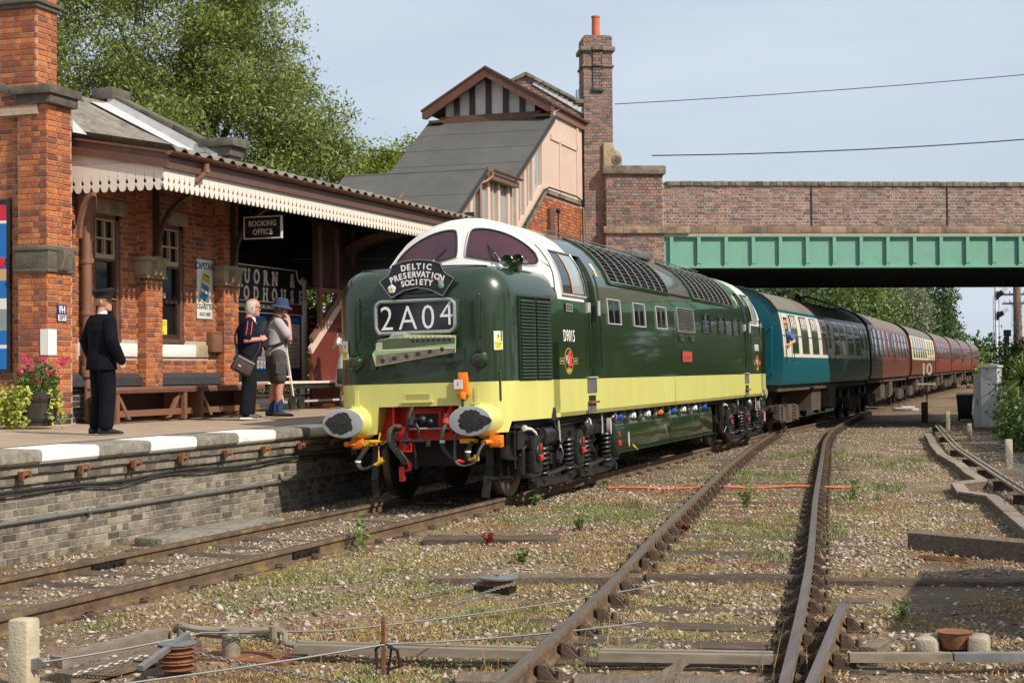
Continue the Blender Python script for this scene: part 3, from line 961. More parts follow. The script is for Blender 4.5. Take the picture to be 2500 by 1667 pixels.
def tufts(name, n, x0, x1, y0, y1, h0, h1, m, label, blades=7, sel=None, lean=.5, wid=.006, thr=.2, seed=0.0, near=.05):
 x = RNG.uniform(x0, x1, n)
 y = RNG.uniform(y0, y1, n)
 pn = np.sin(x * 1.3 + seed + .7 * np.sin(y * .8)) * np.sin(y * .9 - x * .4 + seed * 2) + .7 * np.sin(x * 3.1 + seed) * np.sin(y * 2.7 + seed)
 k = (pn > thr) & (rail_gap(x, y) > near)
 x, y = x[k], y[k]
 n = len(x)
 x = np.repeat(x, blades) + RNG.normal(size=n * blades) * .03
 y = np.repeat(y, blades) + RNG.normal(size=n * blades) * .03
 h = RNG.uniform(h0, h1, n * blades) * np.repeat(RNG.uniform(.4, 1.3, n), blades)
 z = ground_z(x, y) - .005
 d = np.stack([RNG.normal(size=len(x)) * lean, RNG.normal(size=len(x)) * lean, np.ones(len(x))], -1)
 d /= np.linalg.norm(d, axis=1)[:, None]
 ax = d * (h / 2)[:, None]
 sd = np.cross(d, rand_dirs(len(x)))
 sd /= np.linalg.norm(sd, axis=1)[:, None] + 1e-9
 ay = sd * (wid * RNG.uniform(.6, 1.5, len(x)))[:, None]
 c = np.stack([x, y, z], -1) + ax
 o = quads_mesh(name, c, ax, ay, m, shape='leaf')
 tag(o, label, None, kind='stuff')
 return o
tufts("dry_grass", 13000, .9, 8, -11, 5, .015, .055, "weed_dry", "withered orange brown growth on the ballast", thr=.0, seed=1.0, wid=.005, lean=1.0, blades=11)
tufts("grass", 8000, .9, 5.4, -10, 7, .02, .065, "weed_green", "low green weeds between the two tracks", thr=.25, seed=2.2, wid=.005, lean=.9, blades=10)
tufts("grass", 2400, 2.2, 5.6, -4, 16, .04, .16, "weed_green", "tall green weeds standing between the siding rails", thr=.4, seed=4.1, wid=.005, lean=.5, blades=10)
tufts("dry_grass", 5000, 3.2, 7.2, -11, 3, .015, .06, "weed_yellow", "yellow moss and straw beside the siding", thr=.3, seed=3.3, wid=.0045, lean=1.0, blades=10)
tufts("dry_grass", 7000, .8, 4.4, -9.5, 0, .012, .045, "weed_yellow", "yellowish moss on the earth between the tracks", thr=.1, seed=6.3, wid=.0045, lean=1.1, blades=11)
tufts("weeds", 2000, .9, 6, -9, 8, .02, .07, "weed_red", "small dark red weeds scattered on the ballast", thr=.6, seed=5.2, wid=.005, lean=.7)
tufts("grass", 500, -1.9, -.6, -9, 0, .04, .12, "weed_green", "weeds along the foot of the platform wall", thr=.2, seed=1.7, wid=.005, lean=.6)
tufts("grass", 60, 4.3, 6.3, -10.6, -8.4, .15, .42, "weed_dry", "tall dry grass stems near the signal rods", blades=3, thr=-.2, seed=1.7, wid=.0035, lean=.15)
# ------------------------------------------------------------------ platform
def pz(x):
 return .94 + .017 * (-1.67 - x)
plat = thing("platform", "railway platform with brown asphalt and a white and grey stone edge", None, kind='structure')
EX = -1.80
b = MB()
b.add([(EX - .5, -16, pz(EX - .5)), (-26, -16, pz(-26) - .3), (-26, 40, pz(-26) - .3), (EX - .5, 40, pz(EX - .5))], [(0, 1, 2, 3)])
o = b.build("pavement", "asphalt_platform", plat)
for k in range(-11, 24):
 y0, y1 = -5.1 + 1.01 * k, -5.1 + 1.01 * (k + 1)
 g = .006
 b = MB()
 pr_ = [(EX - .5, -.15), (EX - .5, 0), (EX - .05, -.004), (EX - .012, -.018), (EX, -.05), (EX - .004, -.12), (EX - .03, -.15)]
 b.prism([(a, c + pz(EX) + .002) for a, c in pr_], y0 + g, y1 - g, lambda a, c, d: (a, d, c))
 o = b.build("coping_stone", "white_edge" if k % 2 == 0 else "coping_stone", plat, lab="white painted coping stone" if k % 2 == 0 else None)
wall = thing("platform_wall", "weathered grey brick wall below the platform edge", "wall")
b = MB()
b.bx(-2.4, -1.957, -16, 40, -.4, .60)
b.bx(-2.4, -1.915, -16, 40, .60, .70)
b.bx(-2.4, -1.875, -16, 40, .70, .785)
b.build("mortar", "mortar_grey", wall)
Y0, YW = -11.0, 21.0
brickwork(wall, [dict(o=(-1.95, Y0, -.26), u=(0, 1, 0), n=(1, 0, 0), w=YW, h=.86),
     dict(o=(-1.908, Y0, .60), u=(0, 1, 0), n=(1, 0, 0), w=YW, h=.10),
     dict(o=(-1.868, Y0, .70), u=(0, 1, 0), n=(1, 0, 0), w=YW, h=.085)], "brick_grey", 300, course=.0782, rough=.004)
for i, y in enumerate((-7.4, -6.4, -5.35, -4.35, -3.35, -2.35, -1.3, -.3, .72, 1.75)):
 b = MB()
 b.prism([(-1.868, .735), (-1.80, .735), (-1.795, .70), (-1.84, .665), (-1.868, .655)], y - .06, y + .06, lambda a, c, d: (a, d, c))
 b.bx(-1.835, -1.79, y - .075, y - .05, .655, .74)
 b.bx(-1.835, -1.79, y + .04, y + .065, .675, .74)
 b.build("iron_bracket", "rust", wall)
cb = [Vector((-1.925 + .01 * math.sin(y * 3), y, .545 + .016 * math.sin(y * 2.1) - .012 * abs(math.sin(y * 1.5)))) for y in np.arange(-11, 9, .25)]
MB().tube(cb, .016, 6).build("cable", "rubber", wall)
MB().tube([c + Vector((.005, 0, -.04 + .012 * math.sin(c.y * 4))) for c in cb], .010, 5).build("cable", "rubber", wall)
b = MB().tube([(-1.925, y, .245 - .004 * abs(math.sin(y * 1.4))) for y in np.arange(-11, 9, .5)], .02, 8)
b.build("conduit", "galv", wall)
for y in (-9, -4.1, -.2, 3):
 MB().lathe([(.03, -.04), (.034, -.03), (.034, .03), (.03, .04)], (-1.925, y, .245), 'y', 10).bx(-1.95, -1.91, y - .02, y + .02, .2, .235).build("conduit_joint", "galv", wall)
sl = MB()
sl.prism([(-1.70, -3.6), (-1.30, -3.7), (-1.12, -3.2), (-1.10, -1.2), (-1.62, -1.0)], -.2, -.075)
tag(sl.build("concrete_slab", "coping_stone", None, bev=.02), "flat stained concrete slab lying between platform wall and rail", "slab")
# ================================================================== STATION BUILDING
st = thing("station_building", "red brick station building with a corrugated roof and scalloped canopy along the platform", "building")
WX = -5.60
PF = .98                                   # platform level at the wall
b = MB()
b.bx(-12, -5.93, .31, .6, .7, 5.5)         # gable wall core
b.bx(-5.912, -5.442, .212, .80, .7, 5.5)   # pier core
for a in ((.6, 1.58, .7, 5.05), (2.32, 3.43, .7, 5.05), (4.18, 5.68, .7, 5.05), (1.58, 2.32, .7, 2.15), (3.43, 4.18, .7, 2.15), (1.58, 2.32, 4.07, 5.05), (3.43, 4.18, 4.07, 5.05)):
 b.bx(WX - .2, WX - .012, *a)
b.bx(-12, WX - .2, .6, 5.68, .7, 5.05)
for y0, y1 in ((2.76, 3.22), (5.20, 5.69)):
 b.bx(WX - .02, -5.442, y0, y1, .7, 4.6)
b.bx(-6.18, -5.572, .172, .632, 5.3, 8.2)  # stack core
b.prism([(-12, 5.0), (-5.93, 5.0), (-5.93, 5.45), (-7.9, 6.36), (-12, 4.6)], .33, .55, lambda a, c, d: (a, d, c))
b.build("wall_core", "mortar", st)
slope = lambda x: 5.47 + (-5.93 - x) * .45
wins = [(1.60, 2.30, 2.16, 4.06), (3.45, 4.16, 2.16, 4.06)]
hol = [(y0 - .78, y1 - .78, z0 - 1.5, z1 - 1.5) for y0, y1, z0, z1 in wins]
FACES = [
 dict(o=(-5.92, .20, 1.13), u=(1, 0, 0), n=(0, -1, 0), w=.485, h=4.31),
 dict(o=(-5.43, .20, 1.13), u=(0, 1, 0), n=(1, 0, 0), w=.59, h=4.31),
 dict(o=(-6.19, .16, 5.42), u=(1, 0, 0), n=(0, -1, 0), w=.625, h=2.6),
 dict(o=(-5.56, .16, 5.42), u=(0, 1, 0), n=(1, 0, 0), w=.48, h=2.6),
 dict(o=(-8.0, .30, 1.13), u=(1, 0, 0), n=(0, -1, 0), w=2.08, h=4.9, clip=lambda u, v: v + 1.13 < slope(-8 + u) - .06),
 dict(o=(WX, .78, 1.5), u=(0, 1, 0), n=(1, 0, 0), w=4.9, h=3.45, holes=hol + [(.4, 4.45, .44, .64)]),
 dict(o=(-5.43, 2.75, .98), u=(0, 1, 0), n=(1, 0, 0), w=.48, h=2.18),
 dict(o=(-5.43, 2.75, 3.5), u=(0, 1, 0), n=(1, 0, 0), w=.48, h=1.2),
 dict(o=(-5.43, 5.19, .98), u=(0, 1, 0), n=(1, 0, 0), w=.51, h=2.18),
 dict(o=(-5.43, 5.19, 3.5), u=(0, 1, 0), n=(1, 0, 0), w=.51, h=1.2),
 dict(o=(-5.6, 2.75, .98), u=(1, 0, 0), n=(0, -1, 0), w=.17, h=3.6),
 dict(o=(-5.6, 5.19, .98), u=(1, 0, 0), n=(0, -1, 0), w=.17, h=3.6),
 dict(o=(-5.92, .20, .98), u=(1, 0, 0), n=(0, -1, 0), w=.485, h=.15, m="brick_dark"),
 dict(o=(-5.43, .20, .98), u=(0, 1, 0), n=(1, 0, 0), w=.59, h=.15, m="brick_dark"),
 dict(o=(WX, .78, .98), u=(0, 1, 0), n=(1, 0, 0), w=4.9, h=.52, m="brick_dark"),
]
brickwork(st, FACES, "brick_red", 300, course=.0785, joint=.0135, bond='flemish', rough=.003)
# stone dressings
def stone_blk(nm, x0, x1, y0, y1, z0, z1, m="stone_pale", bev=.01):
 return MB().bx(x0, x1, y0, y1, z0, z1).build(nm, m, st, bev=bev)
stone_blk("stone_band", -5.97, -5.385, .155, .84, 3.40, 3.47, "stone_dark")
stone_blk("stone_band", -5.955, -5.40, .17, .825, 3.15, 3.40, "stone_dark")
stone_blk("stone_band", -5.965, -5.392, .16, .835, 3.10, 3.15, "stone_dark")
def scroll(y0, y1, z0, z1, x):
 b = MB()
 pts = [(x, z1), (x + .10, z1), (x + .115, z1 - .04), (x + .10, z1 - .09), (x + .075, z1 - .15), (x + .06, z1 - .22), (x + .045, z0 + .02), (x + .02, z0), (x, z0)]
 b.prism(pts, y0, y1, lambda a, c, d: (a, d, c))
 for k in range(4):
  yy = y0 + (y1 - y0) * (k + .5) / 4
  b.tube([(p[0] + .004, yy, p[1]) for p in pts[1:8]], .012, 6)
 return b
scroll(.38, .62, 3.13, 3.40, -5.40).build("scroll_bracket", "stone", st)
for y0, y1 in ((2.66, 3.32), (5.10, 5.79)):
 m = "stone_pale"
 stone_blk("stone_capital", -5.66, -5.37, y0, y1, 3.42, 3.48, m)
 stone_blk("stone_capital", -5.66, -5.40, y0 + .04, y1 - .04, 3.2, 3.42, m)
 stone_blk("stone_capital", -5.66, -5.385, y0 + .02, y1 - .02, 3.15, 3.20, m)
 scroll((y0 + y1) / 2 - .13, (y0 + y1) / 2 + .13, 3.18, 3.42, -5.40).build("scroll_bracket", m, st)
stone_blk("string_course", WX - .05, WX + .02, 1.20, 2.74, 1.94, 2.14, "white_paint").__setitem__('label', "white painted stone band under the first window")
stone_blk("string_course", WX - .05, WX + .02, 3.24, 4.52, 1.94, 2.14, "white_paint").__setitem__('label', "white painted stone band under the second window")
stone_blk("string_course", WX - .05, WX + .018, 4.52, 5.18, 1.94, 2.14, "stone_pale")
for y0, y1 in ((.80, 2.74), (3.24, 5.18)):
 b = MB()
 b.prism([(WX - .02, 1.69), (WX + .02, 1.69), (WX + .10, 1.62), (WX + .11, 1.50), (WX - .02, 1.50)], y0, y1, lambda a, c, d: (a, d, c))
 b.build("plinth", "brick_dark", st)
# kneelers, copings
def coping(x0, z0, x1, z1, y0, y1, th=.14):
 b = MB()
 n = max(1, int(round(math.hypot(x1 - x0, z1 - z0) / .75)))
 for i in range(n):
  f0, f1 = i / n + .004, (i + 1) / n - .004
  bb = MB()
  p = [(x0 + (x1 - x0) * f, z0 + (z1 - z0) * f) for f in (f0, f1)]
  bb.prism([(p[0][0], p[0][1]), (p[1][0], p[1][1]), (p[1][0], p[1][1] + th), (p[0][0], p[0][1] + th)], y0, y1, lambda a, c, d: (a, d, c))
  bb.build("coping_stone", "stone_dark", st, bev=.012)
coping(-5.86, 5.50, -8.4, 6.64, .13, .66)
stone_blk("kneeler", -5.96, -5.30, .10, .86, 5.57, 5.69, "stone_dark")
stone_blk("kneeler", -5.93, -5.34, .15, .82, 5.44, 5.57, "stone_dark")
stone_blk("chimney_band", -6.25, -5.50, .09, .70, 6.84, 6.90, "stone_dark")
stone_blk("chimney_band", -6.22, -5.53, .12, .67, 6.78, 6.84, "stone_dark")
coping(-5.84, 5.50, -7.75, 6.44, 5.32, 5.78)
stone_blk("kneeler", -5.95, -5.28, 5.24, 5.86, 5.52, 5.66, "stone_dark")
stone_blk("kneeler", -5.90, -5.36, 5.30, 5.80, 5.36, 5.52, "stone_dark")
stone_blk("ridge_stone", -8.05, -7.62, 5.26, 5.84, 6.46, 6.66, "stone_dark")
b = MB()
b.bx(-5.88, -5.40, 5.34, 5.76, 4.9, 5.36)
b.build("parapet", "brick_dark", st)
b = MB()
b.prism([(-5.80, 5.24), (-7.72, 6.22), (-7.72, 6.42), (-5.86, 5.50)], 5.28, 5.33, lambda a, c, d: (a, d, c))
b.build("gable_parapet", "lead", st)
# lead flashing beside the far gable, and by the pier
b = MB()
b.add([(-5.62, 5.30, 5.24), (-7.75, 5.30, 6.40), (-7.75, 4.72, 6.34), (-5.62, 4.95, 5.22)], [(0, 1, 2, 3)])
b.add([(-5.60, 5.29, 5.24), (-7.75, 5.29, 6.40), (-7.75, 5.29, 6.52), (-5.60, 5.29, 5.40)], [(0, 1, 2, 3)])
b.build("lead_flashing", "lead", st)
MB().add([(-5.42, .80, 5.30), (-5.42, .80, 5.12), (-5.30, .98, 5.10), (-5.40, 1.0, 5.17)], [(0, 1, 2, 3)]).build("lead_flashing", "lead", st)
# roof sheets, wide waves
PITCH = .352
def sheet(y0, n, x0, z0, x1, z1, m="corrugated", amp=.042):
 rows = []
 N = n * 10
 for j in range(2):
  x, z = ((x0, z0), (x1, z1))[j]
  rg = []
  for i in range(N + 1):
   y = y0 + n * PITCH * i / N
   w = math.cos(2 * PI * i / 10)
   w = math.copysign(abs(w) ** .7, w)
   rg.append((x, y, z + amp * w))
  rows.append(rg)
 lo = [[(p[0], p[1], p[2] - .022) for p in rg] for rg in rows]
 b = MB().loft([lo[0], rows[0], rows[1], lo[1]])
 return b
rise = lambda y: .0085 * (y - 1)
for i in range(13):
 y0 = .98 + i * PITCH * 3
 dz = rise(y0)
 sheet(y0, 3, -3.92, 4.845 + dz, -6.4 if y0 > 5.5 else -5.64, 5.31 + dz if y0 > 5.5 else 5.165 + dz).build("roof_sheet", "corrugated", st)
for i in range(4):
 y0 = .70 + i * PITCH * 3
 sheet(y0, 3, -5.60, 5.17, -7.75, 6.28).build("roof_sheet", "corrugated", st)
b = MB()
for i in range(12):
 b.cyl((-7.8, .7 + i * .38, 6.30), (-7.8, .7 + i * .38 + .39, 6.31), .09 + .012 * (i % 2), 10)
b.build("ridge_cap", "corrugated", st)
b = MB().bx(-12, -7.75, .6, 5.6, 5.0, 6.2)
b.build("roof_back", "corrugated", st)
# fascia, gutter, verge
b = MB()
b.beam((-4.02, .93, 4.665 + rise(.93)), (-4.02, 14.6, 4.665 + rise(14.6)), .05, .20)
b.build("fascia_board", "brown_paint", st)
b = MB()
b.beam((-4.0, .95, 4.775), (-4.0, 14.6, 4.775 + rise(14.6)), .07, .05)
b.build("fascia_moulding", "brown_light", st)
b = MB()
gut = []
for y in (.90, 14.6):
 gut.append([(-3.93 + .065 * math.cos(a), y, 4.795 + rise(y) + .06 * math.sin(a)) for a in np.linspace(PI, 2 * PI, 9)])
b.loft(gut)
b.loft([[(p[0] * 1 + .0, p[1], p[2]) for p in rg] for rg in gut])
b.add([gut[0][k] for k in range(9)], [tuple(range(9))])
for k in range(11):
 y = 1.6 + k * 1.15
 b.loft([[(-3.93 + .071 * math.cos(a), yy, 4.795 + rise(y) + .066 * math.sin(a)) for a in np.linspace(PI, 2 * PI, 9)] for yy in (y, y + .05)])
b.build("gutter", "brown_light", st)
b = MB()
b.tube([(-3.93, 1.95, 4.73), (-3.93, 1.95, 4.64), (-3.95, 1.93, 4.58), (-4.06, 1.85, 4.46)], .045, 10)
b.cyl((-3.93, 1.95, 4.66), (-3.93, 1.95, 4.60), .055, 10)
b.build("gutter_outlet", "brown_light", st)
b = MB()
b.beam((-6.0, .95, 5.02), (-3.97, .95, 4.66), .05, .20)
b.build("verge_board", "brown_paint", st)
b = MB()
b.beam((-6.0, .93, 5.135), (-3.95, .93, 4.78), .07, .035)
b.build("verge_capping", "brown_peeling", st)
# valance boards
def valance_mesh(w, h):
 hw = w / 2 - .0015
 r = [(hw, h), (hw, .232), (hw - .006, .228), (hw - .006, .214), (hw - .0005, .206), (hw - .006, .175), (hw - .028, .135), (hw - .024, .118), (hw - .002, .106),
   (hw - .001, .085), (hw - .014, .062), (hw - .026, .03), (hw - .043, .006), (hw - .058, 0)]
 l = [(-a, c) for a, c in reversed(r)]
 b = MB()
 b.prism(r + l, -.011, .011, lambda a, c, d: (a, d, c))
 me = bpy.data.meshes.new("valance_board")
 me.from_pydata(b.v, [], b.f)
 me.materials.append(M["cream_paint"])
 return me
VB = valance_mesh(.144, .36)
ROT90 = Matrix.Rotation(R(90), 3, 'Z')
for i in range(94):
 y = 1.03 + i * .144
 inst("valance_board", VB, st, (-4.06, y, 4.26 + rise(y)), ROT90)
VE = valance_mesh(.146, .40)
for i in range(13):
 x = -5.97 + .073 + i * .146
 inst("valance_board", VE, st, (x, .99, 4.262))
b = MB()
b.prism([(-5.98, 4.60), (-4.08, 4.60), (-4.08, 4.68), (-5.98, 5.0)], 1.0, 1.02, lambda a, c, d: (a, d, c))
b.build("valance_backing", "cream_paint", st)
# under the canopy: rafters, beams and curved brackets
b = MB()
for y in np.arange(1.3, 14.4, .8):
 b.beam((-4.05, y, 4.70 + rise(y)), (-6.4 if y > 5.5 else -5.6, y, 5.14 + rise(y)), .07, .10)
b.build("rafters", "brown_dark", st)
b = MB()
b.bx(-8.4, -8.3, 5.7, 16.5, 3.75, 5.8)
b.bx(-8.3, -4.3, 14.45, 14.5, 3.9, 5.2)
b.bx(-8.3, -6.4, 5.7, 14.5, 5.2, 5.3)
b.build("canopy_shade_board", "brown_dark", st)  # dark boards added to stand for the deep shade under the canopy
def bracket(y, m="brown_dark", z1=4.62, x0=-5.43):
 b = MB()
 b.bx(x0, x0 + .07, y - .045, y + .045, 3.5, z1)
 b.bx(x0, -4.1, y - .05, y + .05, z1 - .09, z1)
 pts = [Vector((x0 + .05 + 1.0 * (1 - math.cos(a)), y, 3.55 + .98 * math.sin(a))) for a in np.linspace(0, PI / 2, 10)]
 for p, q in zip(pts, pts[1:]):
  b.beam(p, q, .07, .08, up=(0, 1, 0))
 return b.build("canopy_bracket", m, st)
b = MB()
pts = [Vector((-5.40 + .26 * (1 - math.cos(a)), .92, 3.62 + .62 * math.sin(a))) for a in np.linspace(0, PI / 2, 8)]
for p, q in zip(pts, pts[1:]):
 b.beam(p, q, .06, .07, up=(0, 1, 0))
b.build("canopy_bracket", "brown_light", st)
bracket(2.98)
bracket(5.45)
for x in (-6.42,):
 for y in (14.0,):
  MB().lathe([(.09, 1.0), (.09, 1.25), (.06, 1.3), (.055, 3.3), (.10, 3.34), (.10, 3.42), (.06, 3.46), (.06, 4.4)], (x, y, 0), 'z', 14).build("canopy_column", "brown_dark", st)
b = MB()
pts = [Vector((-6.3 + 2.0 * (1 - math.cos(a)), 11.5, 3.75 + .8 * math.sin(a))) for a in np.linspace(0, PI / 2, 10)]
for p, q in zip(pts, pts[1:]):
 b.beam(p, q, .16, .30, up=(0, 1, 0))
b.build("canopy_brace", "brown_paint", st)
# windows
for wi, (y0, y1, z0, z1) in enumerate(wins):
 xw = WX - .10
 b = MB()
 b.bx(xw, WX - .02, y0, y0 + .06, z0, z1)
 b.bx(xw, WX - .02, y1 - .10, y1, z0, z1)
 b.bx(xw, WX - .02, y0, y1, z1 - .07, z1)
 b.bx(xw, WX + .015, y0, y1, z0, z0 + .07)
 b.bx(xw, WX - .03, y0 + .06, y1 - .1, 3.36, 3.40)
 fr = b.build("window", "brown_paint", st)
 fr['label'] = ("brown framed sash window behind the uniformed man", "brown framed sash window with a yellow notice inside")[wi]
 a0, a1 = y0 + .065, y1 - .105
 b = MB()
 zt0, zt1 = 3.40, 4.0
 for q in (a0, (a0 + a1) / 2 - .014, a1 - .035):
  b.bx(xw + .02, WX - .035, q, q + (.028 if q == (a0 + a1) / 2 - .014 else .035), zt0, zt1)
 for q in (zt0, (zt0 + zt1) / 2 - .012, zt1 - .035):
  b.bx(xw + .018, WX - .037, a0 + .002, a1 - .002, q, q + (.07 if q == zt0 else .028))
 b.build("sash", "cream_window", fr)
 b = MB()
 b.bx(xw + .015, WX - .04, a0, a0 + .04, z0 + .07, 3.38)
 b.bx(xw + .015, WX - .04, a1 - .04, a1, z0 + .07, 3.38)
 b.bx(xw + .013, WX - .042, a0, a1, z0 + .07, z0 + .14)
 b.bx(xw + .013, WX - .042, a0, a1, 2.80, 2.86)
 b.build("sash", "brown_dark", fr)
 g = MB()
 g.bx(xw - .004, xw + .006, a0, a1, z0 + .1, 4.0)
 g.build("pane", "glass_station", fr)
 # stone lintel over the window
 stone_blk("lintel", WX - .06, WX + .012, y0 - .12, y1 + .12, z1, z1 + .22, "stone_pale")
nt_ = MB().bx(WX - .085, WX - .078, 3.55, 3.76, 2.26, 2.54)
o = tag(nt_.build("notice", "sticker_yellow"), "bright yellow notice in the lower pane of the booking office window", "notice")
b = MB()
for k in range(3):
 b.bx(WX - .078, WX - .0765, 3.58, 3.73, 2.505 - k * .028, 2.512 - k * .028)
b.bx(WX - .078, WX - .0765, 3.635, 3.675, 2.325, 2.333)
b.bx(WX - .078, WX - .0765, 3.651, 3.659, 2.31, 2.35)
b.build("print", "letter_black", o)
t_ = MB().bx(WX - .085, WX - .078, 3.47, 3.72, 2.885, 2.965)
o = tag(t_.build("window_label", "enamel_white"), "small cream ticket label in the middle of the second window", "label")
text("lettering", "TICKETS", .042, "letter_black", o, (WX - .077, 3.60, 2.925), SIDE, ext=.001)
# rainwater downpipe
b = MB()
px, py = -5.49, 1.24
b.lathe([(.072, 1.74), (.074, 3.95)], (px, py, 0), 'z', 14)
b.lathe([(.048, .99), (.048, 1.62), (.085, 1.64), (.09, 1.70), (.085, 1.78), (.075, 1.80)], (px, py, 0), 'z', 14)
b.lathe([(.07, 1.03), (.07, 1.07)], (px, py, 0), 'z', 12)
for z in (3.30, 2.55):
 b.lathe([(.075, z - .03), (.088, z - .02), (.088, z + .02), (.075, z + .03)], (px, py, 0), 'z', 14)
b.lathe([(.075, 3.9), (.14, 4.0), (.16, 4.25), (.15, 4.3)], (px, py, 0), 'z', 12)
b.build("downpipe", "brown_light", st)
# white painted patch round the pier corner
b = MB()
b.bx(-5.545, -5.424, .192, .197, 1.95, 2.31)
b.bx(-5.427, -5.422, .192, .40, 1.95, 2.31)
b.build("paint_patch", "white_paint", st)
# ---------------- signs and fittings on the wall
o = tag(MB().bx(-5.424, -5.414, .41, .63, 2.42, 2.655).build("hydrant_sign", "enamel_blue", bev=.003), "small blue and white FH 35FT enamel sign on the brick pier", "sign")
MB().bx(-5.4145, -5.412, .425, .615, 2.43, 2.515).build("sign_panel", "enamel_white", o)
text("lettering", "FH", .095, "white_letter", o, (-5.412, .52, 2.58), SIDE, ext=.002, bold=.03, xs=.9)
text("lettering", "35FT", .06, "enamel_blue", o, (-5.411, .52, 2.472), SIDE, ext=.002, bold=.03, xs=.85)
o = tag(MB().bx(WX + .004, WX + .018, 4.55, 5.06, 2.58, 3.565).build("enamel_sign", "enamel_white", bev=.004), "tall white enamel cigarettes advertisement with a cigarette packet on the brick wall", "sign")
text("lettering", "CAPSTAN", .115, "letter_black", o, (WX + .019, 4.805, 3.45), SIDE, ext=.002, bold=.02, xs=.80)
text("lettering", "CIGARETTES", .085, "letter_black", o, (WX + .019, 4.805, 2.78), SIDE, ext=.002, bold=.02, xs=.76)
text("lettering", "SOLD HERE", .055, "letter_black", o, (WX + .019, 4.805, 2.655), SIDE, ext=.002, bold=.02, xs=.9, shear=.25)
pk = MB()
rr = Matrix.Rotation(R(-16), 3, 'X')
pk.box((WX + .026, 4.79, 3.10), (.012, .25, .50), rr)
pk.build("packet", "sticker_yellow", o)
for dz, hh, mm in ((.0, .10, "poster_blue"), (-.16, .13, "poster_blue"), (.13, .07, "letter_tan"), (-.06, .03, "enamel_white"), (.20, .03, "sign_black"), (-.10, .02, "enamel_white")):
 q = MB()
 c = Vector((WX + .033, 4.79, 3.10)) + rr @ Vector((0, 0, dz))
 q.box(c, (.003 + .001 * (dz < 0), .24 - (.04 if hh < .05 else 0), hh), rr)
 q.build("packet_band", mm, o)
o = tag(MB().bx(WX, WX + .13, 4.89, 5.40, 2.03, 2.37).build("letter_box", "brown_light", bev=.012), "plain brown metal box fixed to the wall under the enamel sign", "wall box")
MB().bx(WX + .131, WX + .136, 4.90, 5.39, 2.335, 2.35).build("lid_edge", "brown_paint", o)
# hanging booking office sign
bo = thing("hanging_sign", "black BOOKING OFFICE sign with white border hanging under the canopy", "sign", (-4.70, 5.2, 4.10), (0, 0, R(-3)))
MB().bx(-.36, .36, -.02, .02, -.19, .19).build("board", "sign_black", bo)
b = MB()
for x0, x1, z0, z1 in ((-.36, .36, .17, .19), (-.36, .36, -.19, -.17), (-.36, -.34, -.17, .17), (.34, .36, -.17, .17)):
 b.bx(x0, x1, -.027, .027, z0, z1)
b.build("border", "grey_letter", bo)
text("lettering", "BOOKING", .095, "grey_letter", bo, (0, -.023, .065), FRONT, ext=.003, bold=.022, xs=.80, space=1.1)
text("lettering", "OFFICE", .095, "grey_letter", bo, (0, -.023, -.075), FRONT, ext=.003, bold=.022, xs=.80, space=1.1)
MB().cyl((-.25, 0, .19), (-.25, 0, .75), .012, 6).cyl((.25, 0, .19), (.25, 0, .75), .012, 6).build("hanger", "black_matt", bo)
# ---------------- station nameboard on the platform
nb = thing("station_nameboard", "large black QUORN & WOODHOUSE station nameboard on white posts", "sign", (-6.8, 9.1, 0))
def SY(y, z, x=0.0):
 return Vector((x, y - 9.1, z))
out = [(7.0 - 9.1, 2.84), (10.9 - 9.1, 2.84)]
out += [(10.9 - 9.1 + .28 * math.cos(t), 3.74 + .28 * math.sin(t)) for t in np.linspace(-PI / 2, -PI, 7)]
out += [(7.0 - 9.1 + .28 * math.cos(t), 3.74 + .28 * math.sin(t)) for t in np.linspace(0, -PI / 2, 7)]
b = MB().prism(out, -.03, .03, lambda a, c, d: (d, a, c))
b.build("board", "sign_black", nb)
b = MB()
for p, q in zip(out, out[1:] + out[:1]):
 b.beam((.034, p[0], p[1]), (.034, q[0], q[1]), .016, .028, up=(1, 0, 0))
b.bx(.032, .038, 7.02 - 9.1, 10.88 - 9.1, 3.055, 3.07)
b.build("border", "grey_letter", nb)
MB().bx(.031, .034, 9.95 - 9.1, 10.86 - 9.1, 2.87, 3.05).build("band", "stair_panel", nb)
SLAB = {'U': [(0, 1), (.78, 1)], 'N': [(0, 0), (0, 1), (.8, 1)], 'R': [(0, 0), (0, 1), (.82, 0)], 'H': [(0, 0), (0, 1), (.8, 0), (.8, 1)], 'D': [(0, 0), (0, 1)],
  'E': [(0, 0), (0, 1)], 'W': [(0, 1), (.85, 1)]}
def slab_line(body, y0, pitch, zc, h):
 y = y0
 for ch in body:
  if ch != ' ':
   me = text_mesh(ch, h, .006, .045, .78)
   xsv = [v.co.x for v in me.vertices]
   wch = max(xsv) - min(xsv)
   me.materials.append(M["grey_letter"])
   o = inst("letter", me, nb, (.036, y - 9.1, zc), SIDE)
   if ch in SLAB:
    q = MB()
    for fx, fz in SLAB[ch]:
     xx = min(xsv) + wch * fx
     zz = (-h / 2 if fz == 0 else h / 2 - h * .10)
     q.bx(.030, .0415, y - 9.1 + xx - h * .09, y - 9.1 + xx + h * .27, zc + zz, zc + zz + h * .10)
    q.build("serif", "grey_letter", o, loc=None).matrix_parent_inverse = o.matrix_basis.inverted()
  y += pitch
slab_line("QUORN &", 8.12, .385, 3.52, .27)
slab_line("WOODHOUSE", 7.70, .388, 3.20, .25)
text("lettering", "LONDON & NORTH EASTERN RAILWAY", .075, "grey_letter", nb, (.036, 8.95, 2.96), SIDE, ext=.003, bold=.01, xs=.9).location.y = 8.85 - 9.1
